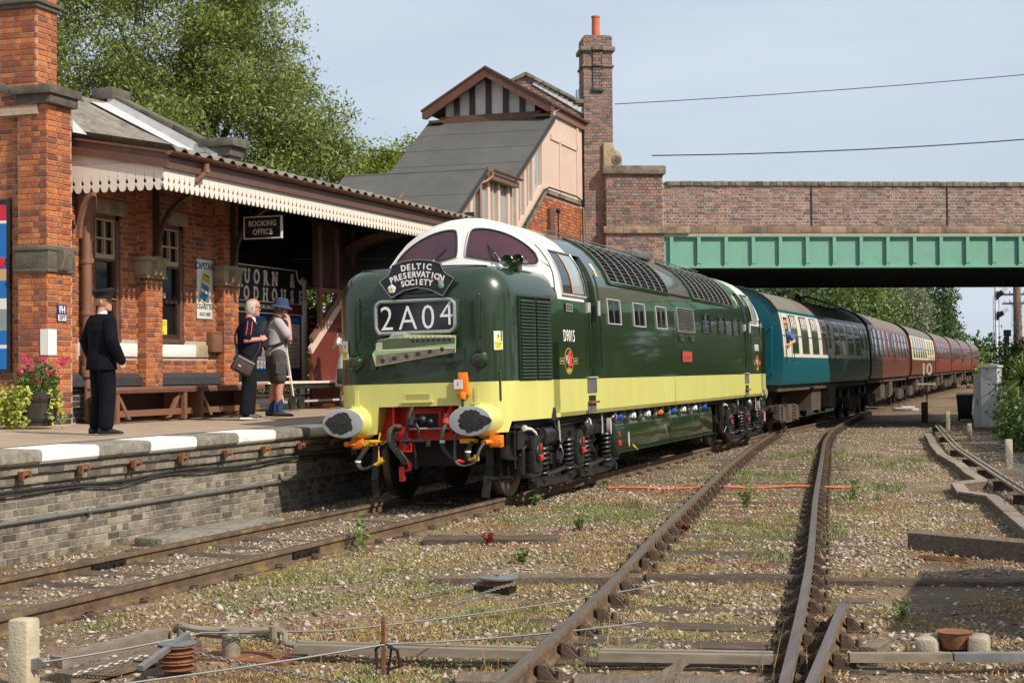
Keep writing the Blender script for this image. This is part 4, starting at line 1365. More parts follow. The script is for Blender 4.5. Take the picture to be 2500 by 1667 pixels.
for y in (7.0, 11.0):
 b = MB()
 b.bx(-.06, .05, y - 9.1 - .055, y - 9.1 + .055, .95, 3.46)
 b.bx(-.08, .07, y - 9.1 - .08, y - 9.1 + .08, 3.42, 3.52)
 b.lathe([(.075, 3.52), (.085, 3.56), (.02, 3.64)], (-.005, y - 9.1, 0), 'z', 12)
 b.build("post", "white_paint", nb)
MB().bx(-.045, -.02, 7.05 - 9.1, 10.95 - 9.1, 1.5, 2.84).build("poster_board", "sign_black", nb)
for i, (y0, y1, z1) in enumerate(((8.6, 9.32, 2.78), (10.12, 10.84, 2.78))):
 o = tag(MB().bx(-6.818, -6.808, y0, y1, 1.74, z1).build("poster", "poster_paper"), ("white timetable poster on the board behind the two men", "white poster headed THE ELIZABETHAN under the nameboard")[i], "poster")
 MB().bx(-6.808, -6.806, y0, y1, z1 - .13, z1).build("header", "poster_blue", o)
 MB().bx(-6.808, -6.806, y0, y1, 1.74, 1.77).build("footer", "poster_blue", o)
 if i:
  text("lettering", "THE", .07, "letter_black", o, (-6.806, (y0 + y1) / 2, 2.45), SIDE, ext=.001, xs=.8)
  text("lettering", "ELIZABETHAN", .07, "letter_black", o, (-6.806, (y0 + y1) / 2, 2.34), SIDE, ext=.001, xs=.72)
 b = MB()
 for k in range(11):
  zz = z1 - .18 - k * .075
  if i and 2.28 < zz < 2.5:
   continue
  b.bx(-6.807, -6.8062, y0 + .10 + .04 * (k % 3), y1 - .10 - .05 * (k % 2), zz, zz + .022)
 b.build("print", "pipe_grey", o)
o = tag(MB().bx(-6.85, -6.80, 11.22, 11.66, 2.2, 3.0).build("chalkboard", "sign_black"), "black chalkboard beside the nameboard post", "board")
b = MB()
for k in range(5):
 b.bx(-6.80, -6.798, 11.28 + .03 * (k % 2), 11.55 - .06 * (k % 3), 2.3 + k * .13, 2.33 + k * .13)
b.build("chalk_print", "pipe_grey", o)
# ---------------- blue poster board at the building's gable wall
pb = thing("poster_case", "blue poster in a black frame on the gable wall beside the planter", "poster case", (-6.7, .27, 0))
MB().bx(-.62, .62, -.03, .03, 1.70, 4.14).build("frame", "frame_black", pb)
for z0, z1, mm in ((1.76, 2.05, "poster_blue"), (2.05, 2.10, "poster_paper"), (2.10, 2.30, "poster_blue"), (2.30, 2.60, "glass_pale"), (2.60, 2.75, "poster_paper"),
       (2.75, 3.0, "poster_blue"), (3.0, 3.16, "poster_tan"), (3.16, 3.80, "poster_blue"), (3.80, 3.84, "poster_paper"), (3.84, 4.06, "poster_red")):
 MB().bx(-.57, .57, -.036, -.0305, z0, z1).build("poster_panel", mm, pb)
b = MB()
b.ball((.50, -.036, 3.25), .07, 10, (.8, .05, 1.2))
b.build("poster_figure", "poster_red", pb)
# ================================================================== ROAD BRIDGE
BA = Vector((-2.31, 24.58, 0))
br = thing("road_bridge", "brick parapet road bridge on pale green plate girders crossing above the train", "bridge", BA, (0, 0, R(24)))
BM = Matrix.Translation(BA) @ Matrix.Rotation(R(24), 4, 'Z')
b = MB()
b.bx(-1.64, -.012, .01, 10.4, .5, 5.45)
b.bx(-1.62, -.03, .06, .9, 5.6, 7.15)
b.bx(-.02, 24, .062, .45, 5.5, 6.80)
b.build("wall_core", "mortar_pale", br)
brickwork(br, [dict(o=(-1.66, 0, 3.0), u=(1, 0, 0), n=(0, -1, 0), w=1.66, h=2.43),
      dict(o=(-1.63, .045, 5.65), u=(1, 0, 0), n=(0, -1, 0), w=1.62, h=1.46),
      dict(o=(-1.635, .05, 5.65), u=(0, 1, 0), n=(-1, 0, 0), w=.8, h=1.46),
      dict(o=(-1.66, .0, 3.0), u=(0, 1, 0), n=(-1, 0, 0), w=1.4, h=2.43),
      dict(o=(-.01, .055, 5.65), u=(1, 0, 0), n=(0, -1, 0), w=13.5, h=1.14)], "brick_blue", 300, course=.0857, joint=.013, pitch=.235, wm=BM, rough=.006)
rr = random.Random(4)
for i in range(68):
 s0 = .06 + i * .197
 MBx = MB().bx(s0 + .004, s0 + .193, .01 + rr.uniform(-.008, .008), .5, 6.79, 6.925 + rr.uniform(-.008, .008))
 MBx.build("coping_block", "stone", br, bev=.012)
MB().bx(-1.72, .05, -.05, 1.0, 7.11, 7.35).build("pier_cap", "stone", br, bev=.02)
x = -1.72
i = 0
while x < 13.4:
 L = rr.uniform(.62, .8) if x > -.3 else .55
 b = MB()
 b.prism([(-.075, 5.46), (-.075, 5.57), (-.02, 5.655), (.2, 5.655), (.2, 5.46)] if x < 0 else [(-.02, 5.46), (-.02, 5.58), (.02, 5.655), (.2, 5.655), (.2, 5.46)],
   x + .004, x + L - .004, lambda a, c, d: (d, a, c))
 b.build("string_block", "stone_band", br)
 x += L
for s0 in (4.2, 8.15):
 MB().bx(s0, s0 + .035, .035, .06, 5.66, 6.79).build("expansion_joint", "black_matt", br)
# girder
b = MB()
b.bx(.0, 24, .10, .12, 4.53, 5.40)
b.build("girder_web", "girder_green", br)
b = MB()
b.bx(.0, 24, .0, .30, 5.36, 5.40)
b.bx(.0, 24, .0, .34, 4.49, 4.53)
b.bx(.0, 24, .07, .10, 4.53, 4.57)
b.bx(.0, 24, .07, .10, 5.30, 5.36)
b.build("girder_flange", "girder_green", br)
MB().bx(.0, 24, -.005, .30, 5.402, 5.458).build("bearing_course", "mortar_pale", br)
b = MB()
b.bx(-.012, .012, .01, .10, 4.53, 5.36)
b.bx(-.05, .05, .004, .012, 4.60, 5.36)
b.prism([(-.05, 4.62), (-.07, 4.56), (-.10, 4.53), (.10, 4.53), (.07, 4.56), (.05, 4.62)], .004, .014, lambda a, c, d: (a, d, c))
ST = mmesh(b, "stiffener", "girder_green")
for k in range(30):
 inst("stiffener", ST, br, (.20 + k * .776, 0, 0))
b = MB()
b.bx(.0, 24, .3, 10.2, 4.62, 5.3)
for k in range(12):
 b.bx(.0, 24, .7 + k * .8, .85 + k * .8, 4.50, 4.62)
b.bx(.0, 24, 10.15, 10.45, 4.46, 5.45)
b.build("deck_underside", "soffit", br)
b = MB()
b.bx(-1.6, 24, 10.2, 10.5, 5.45, 6.9)
b.bx(20.0, 24, .2, 10.3, -.3, 4.5)
b.build("far_parapet", "brick_dark", br)
MB().bx(-8, 24, .5, 10.2, 5.3, 5.6).build("road_deck", "asphalt_platform", br)
# ---------------- stack of the booking hall beside the bridge pier
ch = thing("brick_chimney", "tall slim brick chimney with one red pot beside the bridge pier", "chimney", BA, (0, 0, R(24)))
C0, C1, CD = -2.20, -1.37, .30
b = MB()
b.bx(C0 + .012, C1 - .012, CD + .012, CD + .85, .9, 10.95)
b.build("chimney_core", "mortar_pale", ch)
brickwork(ch, [dict(o=(C0, CD, 3.4), u=(1, 0, 0), n=(0, -1, 0), w=C1 - C0, h=7.6),
      dict(o=(C0, CD, 3.4), u=(0, 1, 0), n=(-1, 0, 0), w=.86, h=7.6),
      dict(o=(-1.93, CD - .045, 9.55), u=(1, 0, 0), n=(0, -1, 0), w=.27, h=1.05)], "brick_blue", 300, course=.0845, joint=.012, pitch=.235, wm=BM, rough=.005)
for z0, z1, e in ((10.60, 10.72, .075), (10.15, 10.21, .045)):
 b = MB()
 b.bx(C0 - e, C1 + e, CD - e, CD + .86 + e, z0, z1)
 b.bx(-1.95, -1.64, CD - e - .045, CD, z0 + .012, z1 + .01)
 b.build("stone_cornice", "stone", ch, bev=.015)
MB().bx(-1.96, -1.63, CD - .07, CD, 9.46, 9.56).build("corbel_block", "brick_dark", ch, bev=.01)
b = MB()
b.loft([[(C0, CD, 10.985), (C1, CD, 10.985), (C1, CD + .86, 10.985), (C0, CD + .86, 10.985)],
  [(C0 + .06, CD + .12, 11.07), (C1 - .06, CD + .12, 11.07), (C1 - .06, CD + .74, 11.07), (C0 + .06, CD + .74, 11.07)]], closed_ring=True, cap=True)
b.build("flaunching", "stone", ch)
MB().lathe([(.125, 11.05), (.118, 11.12), (.112, 11.60), (.128, 11.61), (.128, 11.65), (.10, 11.66), (.095, 11.2)], (-1.78, CD + .35, 0), 'z', 18).build("chimney_pot", "terracotta", ch)
b = MB()
b.prism([(-1.66, 7.36), (-1.14, 7.36), (-1.14, 7.62), (-1.20, 7.74), (-1.34, 7.82), (-1.38, 7.92), (-1.40, 8.02), (-1.66, 8.02)], CD - .10, CD + .5, lambda a, c, d: (a, d, c))
b.build("scroll_stone", "stone_pale", ch, bev=.012)
MB().lathe([(.125, CD - .13), (.135, CD - .12), (.135, CD - .08)], (-1.29, 0, 7.54), 'y', 18).lathe([(.06, CD - .15), (.06, CD - .11)], (-1.29, 0, 7.54), 'y', 12).build("scroll_boss", "stone", ch)
# ---------------- covered staircase down from the bridge
sh = thing("covered_staircase", "cream and brown covered staircase with stepped felt roofs and half timbered gable beside the bridge", "staircase building")
XR, XL = -4.47, -7.80
# wall behind, with its own coped gable
gb = thing("gable_wall", "coped brick gable wall behind the half timbered gable of the covered staircase", "wall", BA, (0, 0, R(24)))
zc = lambda s: 9.93 - abs(s + 3.82) * .51
b = MB()
b.prism([(-6.6, 1), (-2.2, 1), (-2.2, zc(-2.25)), (-3.82, 9.9), (-6.6, zc(-6.6))], .42, .8, lambda a, c, d: (a, d, c))
b.build("wall_core", "mortar_pale", gb)
brickwork(gb, [dict(o=(-5.6, .40, 5.2), u=(1, 0, 0), n=(0, -1, 0), w=3.4, h=4.8, clip=lambda u, v: v + 5.2 < zc(-5.6 + u) - .03 and -5.6 + u > -5.4)],
    "brick_blue", 200, course=.0845, joint=.012, pitch=.235, wm=BM, rough=.005)
def slopecope(s0, z0, s1, z1):
 n = 3
 for i in range(n):
  f0, f1 = i / n + .004, (i + 1) / n - .004
  p = [(s0 + (s1 - s0) * f, z0 + (z1 - z0) * f) for f in (f0, f1)]
  MB().prism([p[0], p[1], (p[1][0], p[1][1] + .11), (p[0][0], p[0][1] + .11)], .30, .9, lambda a, c, d: (a, d, c)).build("coping_stone", "stone", gb, bev=.01)
slopecope(-3.82, 9.90, -2.42, 9.19)
slopecope(-3.82, 9.90, -6.0, 8.8)
MB().bx(-2.43, -2.19, .30, .9, 9.13, 9.25).build("coping_stone", "stone", gb, bev=.01)
MB().lathe([(.07, 9.25), (.07, 9.48), (.06, 9.53), (.02, 9.55)], (-2.32, .5, 0), 'z', 12).build("vent_cowl", "locker_grey", gb)
for i in range(11):
 s0 = -3.62 + i * .135
 z0 = 9.66 - i * .078
 MB().prism([(s0, z0), (s0 + .16, z0 - .09), (s0 + .20, z0 + .07), (s0 + .03, z0 + .07)], .36, .395, lambda a, c, d: (a, d, c)).build("lead_step", "lead", gb)
# gable roof
AX, AZ = -6.16, 9.60
for sx, fx in ((1, -4.36), (-1, -7.96)):
 b = MB()
 y1 = 24.0 if sx > 0 else 22.6
 b.prism([(AX, AZ + .02), (fx, 8.57), (fx, 8.64), (AX, AZ + .10)], 20.68, y1, lambda a, c, d: (a, d, c))
 b.build("gable_roof", "corrugated_edge", sh)
 b = MB()
 b.prism([(AX, AZ + .04), (fx, 8.60), (fx, 8.40), (fx - sx * .10, 8.38), (AX, AZ - .20)], 20.60, 20.70, lambda a, c, d: (a, d, c))
 b.build("bargeboard", "brown_peeling", sh)
 MB().prism([(AX, AZ + .10), (fx + sx * .03, 8.63), (fx + sx * .03, 8.58), (AX, AZ + .045)], 20.57, 20.66, lambda a, c, d: (a, d, c)).build("verge_moulding", "brown_peeling", sh)
b = MB().bx(-7.55, -4.72, 20.86, 21.0, 8.28, 8.46)
b.build("tie_beam", "brown_peeling", sh)
gx = [-7.35, -6.98, -6.62, -6.27, -6.05, -5.70, -5.33, -4.97]
studs = [-7.10, -6.66, -6.20, -5.72, -5.26]
zt = lambda x: AZ - .22 - abs(x - AX) * .555
for x in studs:
 MB().bx(x - .075, x + .075, 20.92, 21.0, 8.46, zt(x) + .08).build("stud", "brown_dark", sh)
ed = [-7.5] + studs + [-4.85]
for a, c in zip(ed, ed[1:]):
 a2, c2 = a + .075, c - .075
 MB().prism([(a2, 8.44), (c2, 8.44), (c2, max(8.47, zt(c2) + .1)), ((a2 + c2) / 2, max(8.48, zt((a2 + c2) / 2) + .1)), (a2, max(8.47, zt(a2) + .1))], 20.97, 21.02,
      lambda p, q, d: (p, d, q)).build("plaster_panel", "plaster", sh)
MB().bx(-7.75, -4.5, 21.0, 21.06, 6.5, 8.4).build("gable_wall_board", "brown_dark", sh)
for x in (-7.62, -4.66):
 MB().bx(x - .2, x + .2, 20.72, 21.0, 8.29, 8.36).build("eaves_block", "brown_paint", sh)
# eaves gutter
b = MB()
b.loft([[(-4.34 + .055 * math.cos(a), y, 8.60 + .05 * math.sin(a)) for a in np.linspace(PI, 2 * PI, 8)] for y in (20.62, 24.2)])
b.bx(-4.46, -4.40, 20.72, 24.1, 8.36, 8.56)
b.build("gutter", "brown_light", sh)
MB().tube([(-4.36, 20.75, 8.58), (-4.36, 20.75, 8.48), (-4.42, 20.78, 8.38), (-4.44, 20.78, 8.28)], .035, 8).build("gutter_outlet", "brown_light", sh)
# felt roofs, stepped
def felt(y0, z0, y1, z1, nm):
 b = MB()
 n = 4
 b.prism([(y0, z0), (y1, z1), (y1, z1 + .07), (y0, z0 + .07)], XL - .12, XR + .10, lambda a, c, d: (d, a, c))
 o = b.build(nm, "felt_roof", sh)
 q = MB()
 for k in range(1, n):
  f = k / n
  y, z = y0 + (y1 - y0) * f, z0 + (z1 - z0) * f
  sl = (z1 - z0) / (y1 - y0)
  q.prism([(y, z + .070), (y + .008, z + .070 + sl * .008), (y + .008, z + .075 + sl * .008), (y, z + .075)], XL - .12, XR + .10, lambda a, c, d: (d, a, c))
 q.prism([(y0, z0 - .03), (y1, z1 - .03), (y1, z1 + .085), (y0, z0 + .085)], XR + .10, XR + .125, lambda a, c, d: (d, a, c))
 q.build("felt_seam", "felt_edge", o)
 MB().prism([(y0, z0 - .14), (y1, z1 - .14), (y1, z1 - .0), (y0, z0 - .0)], XR + .02, XR + .085, lambda a, c, d: (d, a, c)).build("edge_board", "cream_pink" if nm == "x" else "brown_light", o)
 return o
felt(17.60, 6.23, 21.02, 8.30, "felt_roof")
felt(11.0, 3.38, 15.58, 6.25, "felt_roof")
MB().bx(XL - .12, XR + .10, 15.50, 17.66, 6.20, 6.29).build("felt_roof", "felt_roof", sh)
MB().bx(XR + .05, XR + .20, 15.45, 17.62, 6.06, 6.20).build("landing_fascia", "brown_light", sh, bev=.02)
b = MB()
b.loft([[(XR + .26 + .06 * math.cos(a), y, 6.27 + .05 * math.sin(a)) for a in np.linspace(PI, 2 * PI, 8)] for y in (15.45, 17.6)])
b.tube([(XR + .26, 15.5, 6.22), (XR + .26, 15.48, 6.10), (XR + .16, 15.35, 5.98), (XR + .06, 15.2, 5.92), (XR + .06, 15.2, 4.4)], .04, 8)
b.build("gutter", "brown_light", sh)
MB().add([(XR + .14, 20.9, 8.32), (XR + .14, 20.9, 8.42), (XR + .2, 21.15, 8.52), (XR - .35, 21.0, 8.36)], [(0, 1, 2, 3)]).build("lead_flashing", "lead", sh)
# side wall, boarded
sill = lambda y: 6.33 if y > 20.07 else 6.33 - (20.07 - y) * .618
def rf(y):
 if y >= 17.6:
  return 6.23 + (y - 17.6) * .605 - .1
 if y >= 15.55:
  return 6.15
 return 6.25 - (15.55 - y) * .627 - .1
b = MB()
b.prism([(19.98, sill(20.0)), (20.1, 6.33), (23.9, 6.36), (23.9, 8.5), (21.1, 8.5), (20.9, 8.2), (19.98, 7.55)], XR - .06, XR - .015, lambda a, c, d: (d, a, c))
b.build("side_wall", "cream_pink", sh)
for y0 in np.arange(20.12, 23.5, .145):
 zt0 = min(8.42, rf(y0) if y0 < 21 else 8.42)
 MB().bx(XR - .015, XR - .004, y0 + .004, y0 + .141, 6.40, zt0).build("wall_board", "cream_pink", sh)
for y0, y1, z0, z1 in ((20.0, 20.13, 6.30, 7.62), (21.62, 21.74, 6.38, 7.72), (23.25, 23.42, 6.38, 8.4), (20.85, 23.3, 7.70, 7.84), (20.05, 23.3, 6.34, 6.43)):
 MB().bx(XR - .012, XR + .03, y0, y1, z0, z1).build("wall_rail", "cream_pink", sh)
# glazed side
b = MB()
ysn = [13.4, 14.4, 15.5, 16.5, 17.6, 18.6, 19.4, 20.0]
b.v = [(XR - .05, y, sill(y) + .04) for y in ysn] + [(XR - .05, y, rf(y) + .06) for y in ysn]
b.f = [(i, i + 1, len(ysn) + i + 1, len(ysn) + i) for i in range(len(ysn) - 1)]
b.build("glazing", "glass_pale", sh)
MB().add([(XL + .3, 13, 3.9), (XL + .3, 21, 3.9), (XL + .3, 21, 8.1), (XL + .3, 17.6, 6.1), (XL + .3, 15.5, 6.1), (XL + .3, 13, 4.5)], [(0, 1, 2, 3, 4, 5)]).build("far_side_wall", "brown_dark", sh)
for y in (19.28, 18.62, 17.98, 17.34, 16.62, 15.9, 15.3, 14.7, 14.1, 13.5):
 MB().bx(XR - .07, XR + .03, y - .085, y + .085, sill(y) - .05, rf(y) + .04).build("window_post", "cream_pink", sh)
for y in (18.95, 18.3, 17.66, 16.26):
 MB().bx(XR - .06, XR + .0, y - .02, y + .02, sill(y) - .02, rf(y) + .04).build("glazing_bar", "cream_pink", sh)
b = MB()
b.prism([(13.2, sill(13.2)), (20.07, sill(20.07)), (20.07, sill(20.07) + .13), (13.2, sill(13.2) + .13)], XR - .08, XR + .05, lambda a, c, d: (d, a, c))
b.build("sill_board", "cream_pink", sh)
# brick base under it
b = MB()
b.prism([(13.0, .9), (23.9, .9), (23.9, 6.2), (20.1, 6.2), (13.0, 1.85)], XR - .25, XR + .035, lambda a, c, d: (d, a, c))
b.build("base_core", "mortar_pale", sh)
brickwork(sh, [dict(o=(XR + .05, 17.2, 4.3), u=(0, 1, 0), n=(1, 0, 0), w=6.5, h=1.95, clip=lambda u, v: v + 4.3 < sill(17.2 + u) - .17)], "brick_red", 300, course=.084, joint=.012, pitch=.235, rough=.004)
b = MB()
b.prism([(13.5, sill(13.5) - .16), (20.12, sill(20.12) - .13), (20.07, sill(20.07) - .01), (13.5, sill(13.5) - .01)], XR - .1, XR + .12, lambda a, c, d: (d, a, c))
b.build("base_coping", "stone", sh)
MB().bx(XR - .1, XR + .10, 20.10, 23.5, 6.22, 6.32).build("base_coping", "stone", sh)
MB().tube([(XR + .13, 18.3, sill(18.3) + .01), (XR + .13, 19.9, sill(19.9) + .03), (XR + .14, 20.25, 6.37), (XR + .14, 22.8, 6.39), (XR + .14, 23.3, 6.33), (XR + .14, 23.4, 6.1), (XR + .14, 23.4, 4.0)], .022, 6).build("cable", "wire_black", sh)
for y0, z0, z1 in ((20.35, 4.6, 5.85), (19.2, 4.6, 5.1)):
 MB().bx(XR + .05, XR + .16, y0, y0 + .32, z0, z1).build("wooden_box", "brown_paint", sh, bev=.01)
MB().cyl((XR + .2, 20.85, 4.4), (XR + .2, 20.85, 5.75), .02, 6).ball((XR + .2, 20.85, 5.82), .07, 10).build("lamp_bracket", "black_matt", sh)
# lower flight under the canopy
b = MB()
b.beam((-6.0, 9.65, 2.10), (-6.0, 14.5, 5.45), .06, .15)
b.build("stair_string", "cream_pink", sh)
b = MB()
b.prism([(9.78, 1.0), (14.4, 1.0), (14.4, 5.2), (9.78, 2.05)], -6.09, -6.03, lambda a, c, d: (d, a, c))
b.build("stair_panel", "stair_panel", sh)
b = MB()
b.beam((-6.0, 9.7, 2.32), (-6.0, 14.5, 5.65), .07, .12)
for y in (10.1, 10.9, 11.7, 12.5):
 z = 1.90 + (y - 9.2) * .67
 b.bx(-6.04, -5.96, y - .05, y + .05, z, 4.6)
b.bx(-6.05, -5.95, 9.95, 13.5, 3.28, 3.36)
b.build("stair_frame", "brown_light", sh)
MB().bx(-6.06, -6.02, 9.9, 13.5, 3.40, 4.7).build("dark_interior_board", "brown_dark", sh)  # dark board standing in for the shaded staircase interior
# ================================================================== DIESEL LOCOMOTIVE
CANT = R(1.13)
LOCO_Z = -.022
LR = Matrix.Rotation(-CANT, 4, 'Y')
lo = thing("diesel_locomotive", "dark green diesel locomotive with lime band and white cab roof heading the train", "locomotive", (0, 0, LOCO_Z), (0, -CANT, 0))
def lw(u, y, z):
 return LR @ Vector((u, y, z)) + Vector((0, 0, LOCO_Z))
def LT(name, label, cat, u, y, z, group=None, rz=0):
 o = thing(name, label, cat, lw(u, y, z), (0, -CANT, rz), group)
 return o
LIME, GZ = 1.545, 2.66
def halfw(y):
 yy = min(y, 21.18 - y)
 return 1.34 if yy > 2.0 else 1.34 - .125 * (2.0 - yy)
# ---- nose
def nose_ring(i_in, y, B=1.03):
 w = halfw(y) - i_in
 T = 3.05 - i_in * .95
 rc = max(.10, .40 - i_in * .55)
 pts = [(w, B), (w, 1.25), (w, LIME), (w, 1.9), (w, 2.3), (w, T - rc)]
 for k in range(1, 8):
  a = PI / 2 * k / 7
  pts.append((w - rc + rc * math.cos(a), T - rc + rc * math.sin(a)))
 pts += [((w - rc) * .66, T + .012), ((w - rc) * .33, T + .02), (0, T + .022)]
 full = pts + [(-a, c) for a, c in reversed(pts[:-1])]
 return [Vector((a, y, c)) for a, c in full]
RR = .34
rings = []
for k in range(9):
 t = PI / 2 * k / 8
 y = .45 + RR * (1 - math.cos(t))
 rings.append(nose_ring(RR * (1 - math.sin(t)), y, .895 if y < .72 else 1.03))
for y in (.95, 1.2, 1.6, 2.0, 2.35):
 rings.append(nose_ring(0, y))
NP = len(rings[0])
def split_loft(rgs, rowcol, skip=None, mirror=False):
 """Faces by row colour -> {colour: MB}."""
 out = {}
 for i in range(len(rgs) - 1):
  for j in range(len(rgs[0]) - 1):
   if skip and skip(i, j):
    continue
   c = rowcol(i, j)
   q = [rgs[i][j], rgs[i][j + 1], rgs[i + 1][j + 1], rgs[i + 1][j]]
   if mirror:
    q = [Vector((p.x, 21.18 - p.y, p.z)) for p in q]
   out.setdefault(c, MB()).add(q, [(0, 1, 2, 3)])
 return out
def weld(b, name, m, parent):
 me = bpy.data.meshes.new(name)
 me.from_pydata(b.v, [], b.f)
 bm = bmesh.new()
 bm.from_mesh(me)
 bmesh.ops.remove_doubles(bm, verts=bm.verts, dist=.0008)
 bmesh.ops.recalc_face_normals(bm, faces=bm.faces)
 bm.to_mesh(me)
 bm.free()
 me.polygons.foreach_set("use_smooth", [True] * len(me.polygons))
 me.set_sharp_from_angle(angle=R(32))
 me.materials.append(M[m])
 o = bpy.data.objects.new(name, me)
 COL.objects.link(o)
 o.parent = parent
 return o
nrow = lambda i, j: 'lime' if (j < 2 or j >= NP - 3) else 'green'
for mir, nm in ((False, "nose"), (True, "nose")):
 parts_ = split_loft(rings, nrow, mirror=mir)
 r0 = rings[0]
 if mir:
  r0 = [Vector((p.x, 21.18 - p.y, p.z)) for p in r0]
 # flat front face
 g = parts_['green']
 for j in range(2, NP // 2):
  g.add([r0[j], r0[j + 1], r0[NP - 2 - j], r0[NP - 1 - j]], [(0, 1, 2, 3)])
 l = parts_['lime']
 l.add([r0[1], r0[2], r0[NP - 3], r0[NP - 2]], [(0, 1, 2, 3)])
 yy = r0[0].y
 for s, a, c in ((1, r0[0], r0[1]), (-1, r0[NP - 1], r0[NP - 2])):
  l.add([a, c, (s * .55, yy, 1.25), (s * .64, yy, .895)], [(0, 1, 2, 3)])
  b_in = .3 if not mir else -.3
  l.add([(s * .55, yy, 1.25), (s * .64, yy, .895), (s * .64, yy + b_in, .895), (s * .55, yy + b_in, 1.25)], [(0, 1, 2, 3)])
 no_ = weld(g, "nose", "loco_green", lo)
 weld(l, "nose_band", "loco_lime", no_)
# red recess and buffer beam
b = MB()
b.add([(-.62, .74, .86), (.62, .74, .86), (.62, .74, 1.27), (-.62, .74, 1.27)], [(0, 1, 2, 3)])
b.add([(-.62, .45, 1.247), (.62, .45, 1.247), (.62, .74, 1.247), (-.62, .74, 1.247)], [(0, 1, 2, 3)])
b.bx(-.64, .64, .70, .78, .80, .90)
b.bx(-.17, .25, .62, .74, .93, 1.19)
b.bx(-.20, .28, .66, .74, .90, 1.22)
for u in (-.38, .42):
 b.bx(u - .012, u + .012, .52, .74, .88, 1.25)
b.bx(-.34, -.16, .50, .74, .965, .985)
b.bx(-.30, -.17, .50, .70, .66, .97)
b.build("buffer_beam", "bufferbeam_red", lo)
MB().bx(-.11, .20, .60, .63, .97, 1.15).build("drawhook_slot", "black_matt", lo)
# ---- main body
SEC = [(1.30, 1.03), (1.34, 1.09), (1.34, LIME), (1.34, 2.05), (1.338, 2.35), (1.325, GZ), (1.29, 2.92), (1.26, 3.04), (1.19, 3.20), (1.07, 3.38), (.92, 3.535), (.74, 3.66), (.50, 3.77), (.25, 3.835), (0, 3.855)]
def sec_u(z):
 return interp(z, [p[1] for p in SEC], [p[0] for p in SEC])
full = SEC + [(-a, c) for a, c in reversed(SEC[:-1])]
NS = len(full)
ysec = [2.12, 2.62, 2.95, 3.3, 3.74, 3.86, 4.40, 4.6, 5.2, 6.4, 7.6, 8.8, 9.7, 10.59]
ysec = ysec + [21.18 - y for y in reversed(ysec[:-1])]
yfr = lambda c: interp(c, [2.6, 2.95, 3.3], [2.06, 2.30, 2.47])
rg = [[Vector((a, (yfr(c) if y < 2.2 else 21.18 - yfr(c) if y > 18.98 else y), c)) for a, c in full] for y in ysec]
def jr(j):
 return j if j < NS // 2 else NS - 2 - j
def brow(i, j):
 k = jr(j)
 ym = (ysec[i] + ysec[i + 1]) / 2
 if k < 2:
  return 'lime'
 if k < 5:
  return 'green'
 if ym < 3.75 or ym > 17.43:
  return 'white'
 if k >= 12:
  return 'roof'
 return 'green'
def bskip(i, j):
 ym = (ysec[i] + ysec[i + 1]) / 2
 return j < NS // 2 and 2 <= j <= 8 and (3.86 < ym < 4.40 or 16.78 < ym < 17.32)
bp_ = split_loft(rg, brow, bskip)
body = weld(bp_['green'], "body_side", "loco_green", lo)
weld(bp_['lime'], "lower_band", "loco_lime", lo)
w_ = bp_['white']
for s_ in (0, 1):
 q = MB()
 for f_ in w_.f:
  if (w_.v[f_[0]][1] + w_.v[f_[2]][1] > 21.18) == bool(s_):
   q.add([w_.v[k] for k in f_], [(0, 1, 2, 3)])
 weld(q, "cab_shell", "loco_white", lo)
weld(bp_['roof'], "roof_panel", "roof_grey", lo)
# ---- cab fronts
def ywin(u, z):
 return 2.10 + (z - 3.0) * .36 + .24 * (u / 1.2) ** 2
arch = [(a, c) for a, c in full if c >= 2.6]
def cab_front(mir):
 f = (lambda p: Vector((p[0], 21.18 - p[1], p[2]))) if mir else (lambda p: Vector(p))
 rows = [[f((a, yfr(c), c)) for a, c in arch]]
 for sc, dy in ((.992, .10), (.972, .05), (.945, .015), (.915, 0)):
  rw = []
  for a, c in arch:
   u, z = a * sc, 2.9 + (c - 2.9) * sc
   rw.append(f((u, min(ywin(u, z) + dy, yfr(c) - .01), z)))
  rows.append(rw)
 last = [(a * .915, 2.9 + (c - 2.9) * .915) for a, c in arch]
 for k in range(1, 5):
  rows.append([f((u, min(ywin(u, z + (min(2.86, z - .02) - z) * k / 4), yfr(z) - .01), z + (min(2.86, z - .02) - z) * k / 4)) for u, z in last])
 b = MB()
 for i in range(len(rows) - 1):
  for j in range(len(rows[0]) - 1):
   b.add([rows[i][j], rows[i][j + 1], rows[i + 1][j + 1], rows[i + 1][j]], [(0, 1, 2, 3)])
 return weld(b, "cab_front", "loco_white", lo)
cf = cab_front(False)
cab_front(True)
def pane_outline(s):
 p = [(.065, 3.30), (.080, 3.50), (.105, 3.655), (.17, 3.685), (.34, 3.675), (.52, 3.63), (.69, 3.56), (.84, 3.47), (.97, 3.365), (1.05, 3.26), (1.075, 3.19), (1.05, 3.145), (.97, 3.14), (.75, 3.165), (.5, 3.21), (.28, 3.255), (.11, 3.29)]
 return [(s * a, c) for a, c in p]
def rounded(poly, n=3):
 """Chaikin smoothing."""
 for _ in range(n):
  q = []
  for i in range(len(poly)):
   a, c = poly[i], poly[(i + 1) % len(poly)]
   q += [(a[0] * .75 + c[0] * .25, a[1] * .75 + c[1] * .25), (a[0] * .25 + c[0] * .75, a[1] * .25 + c[1] * .75)]
  poly = q
 return poly
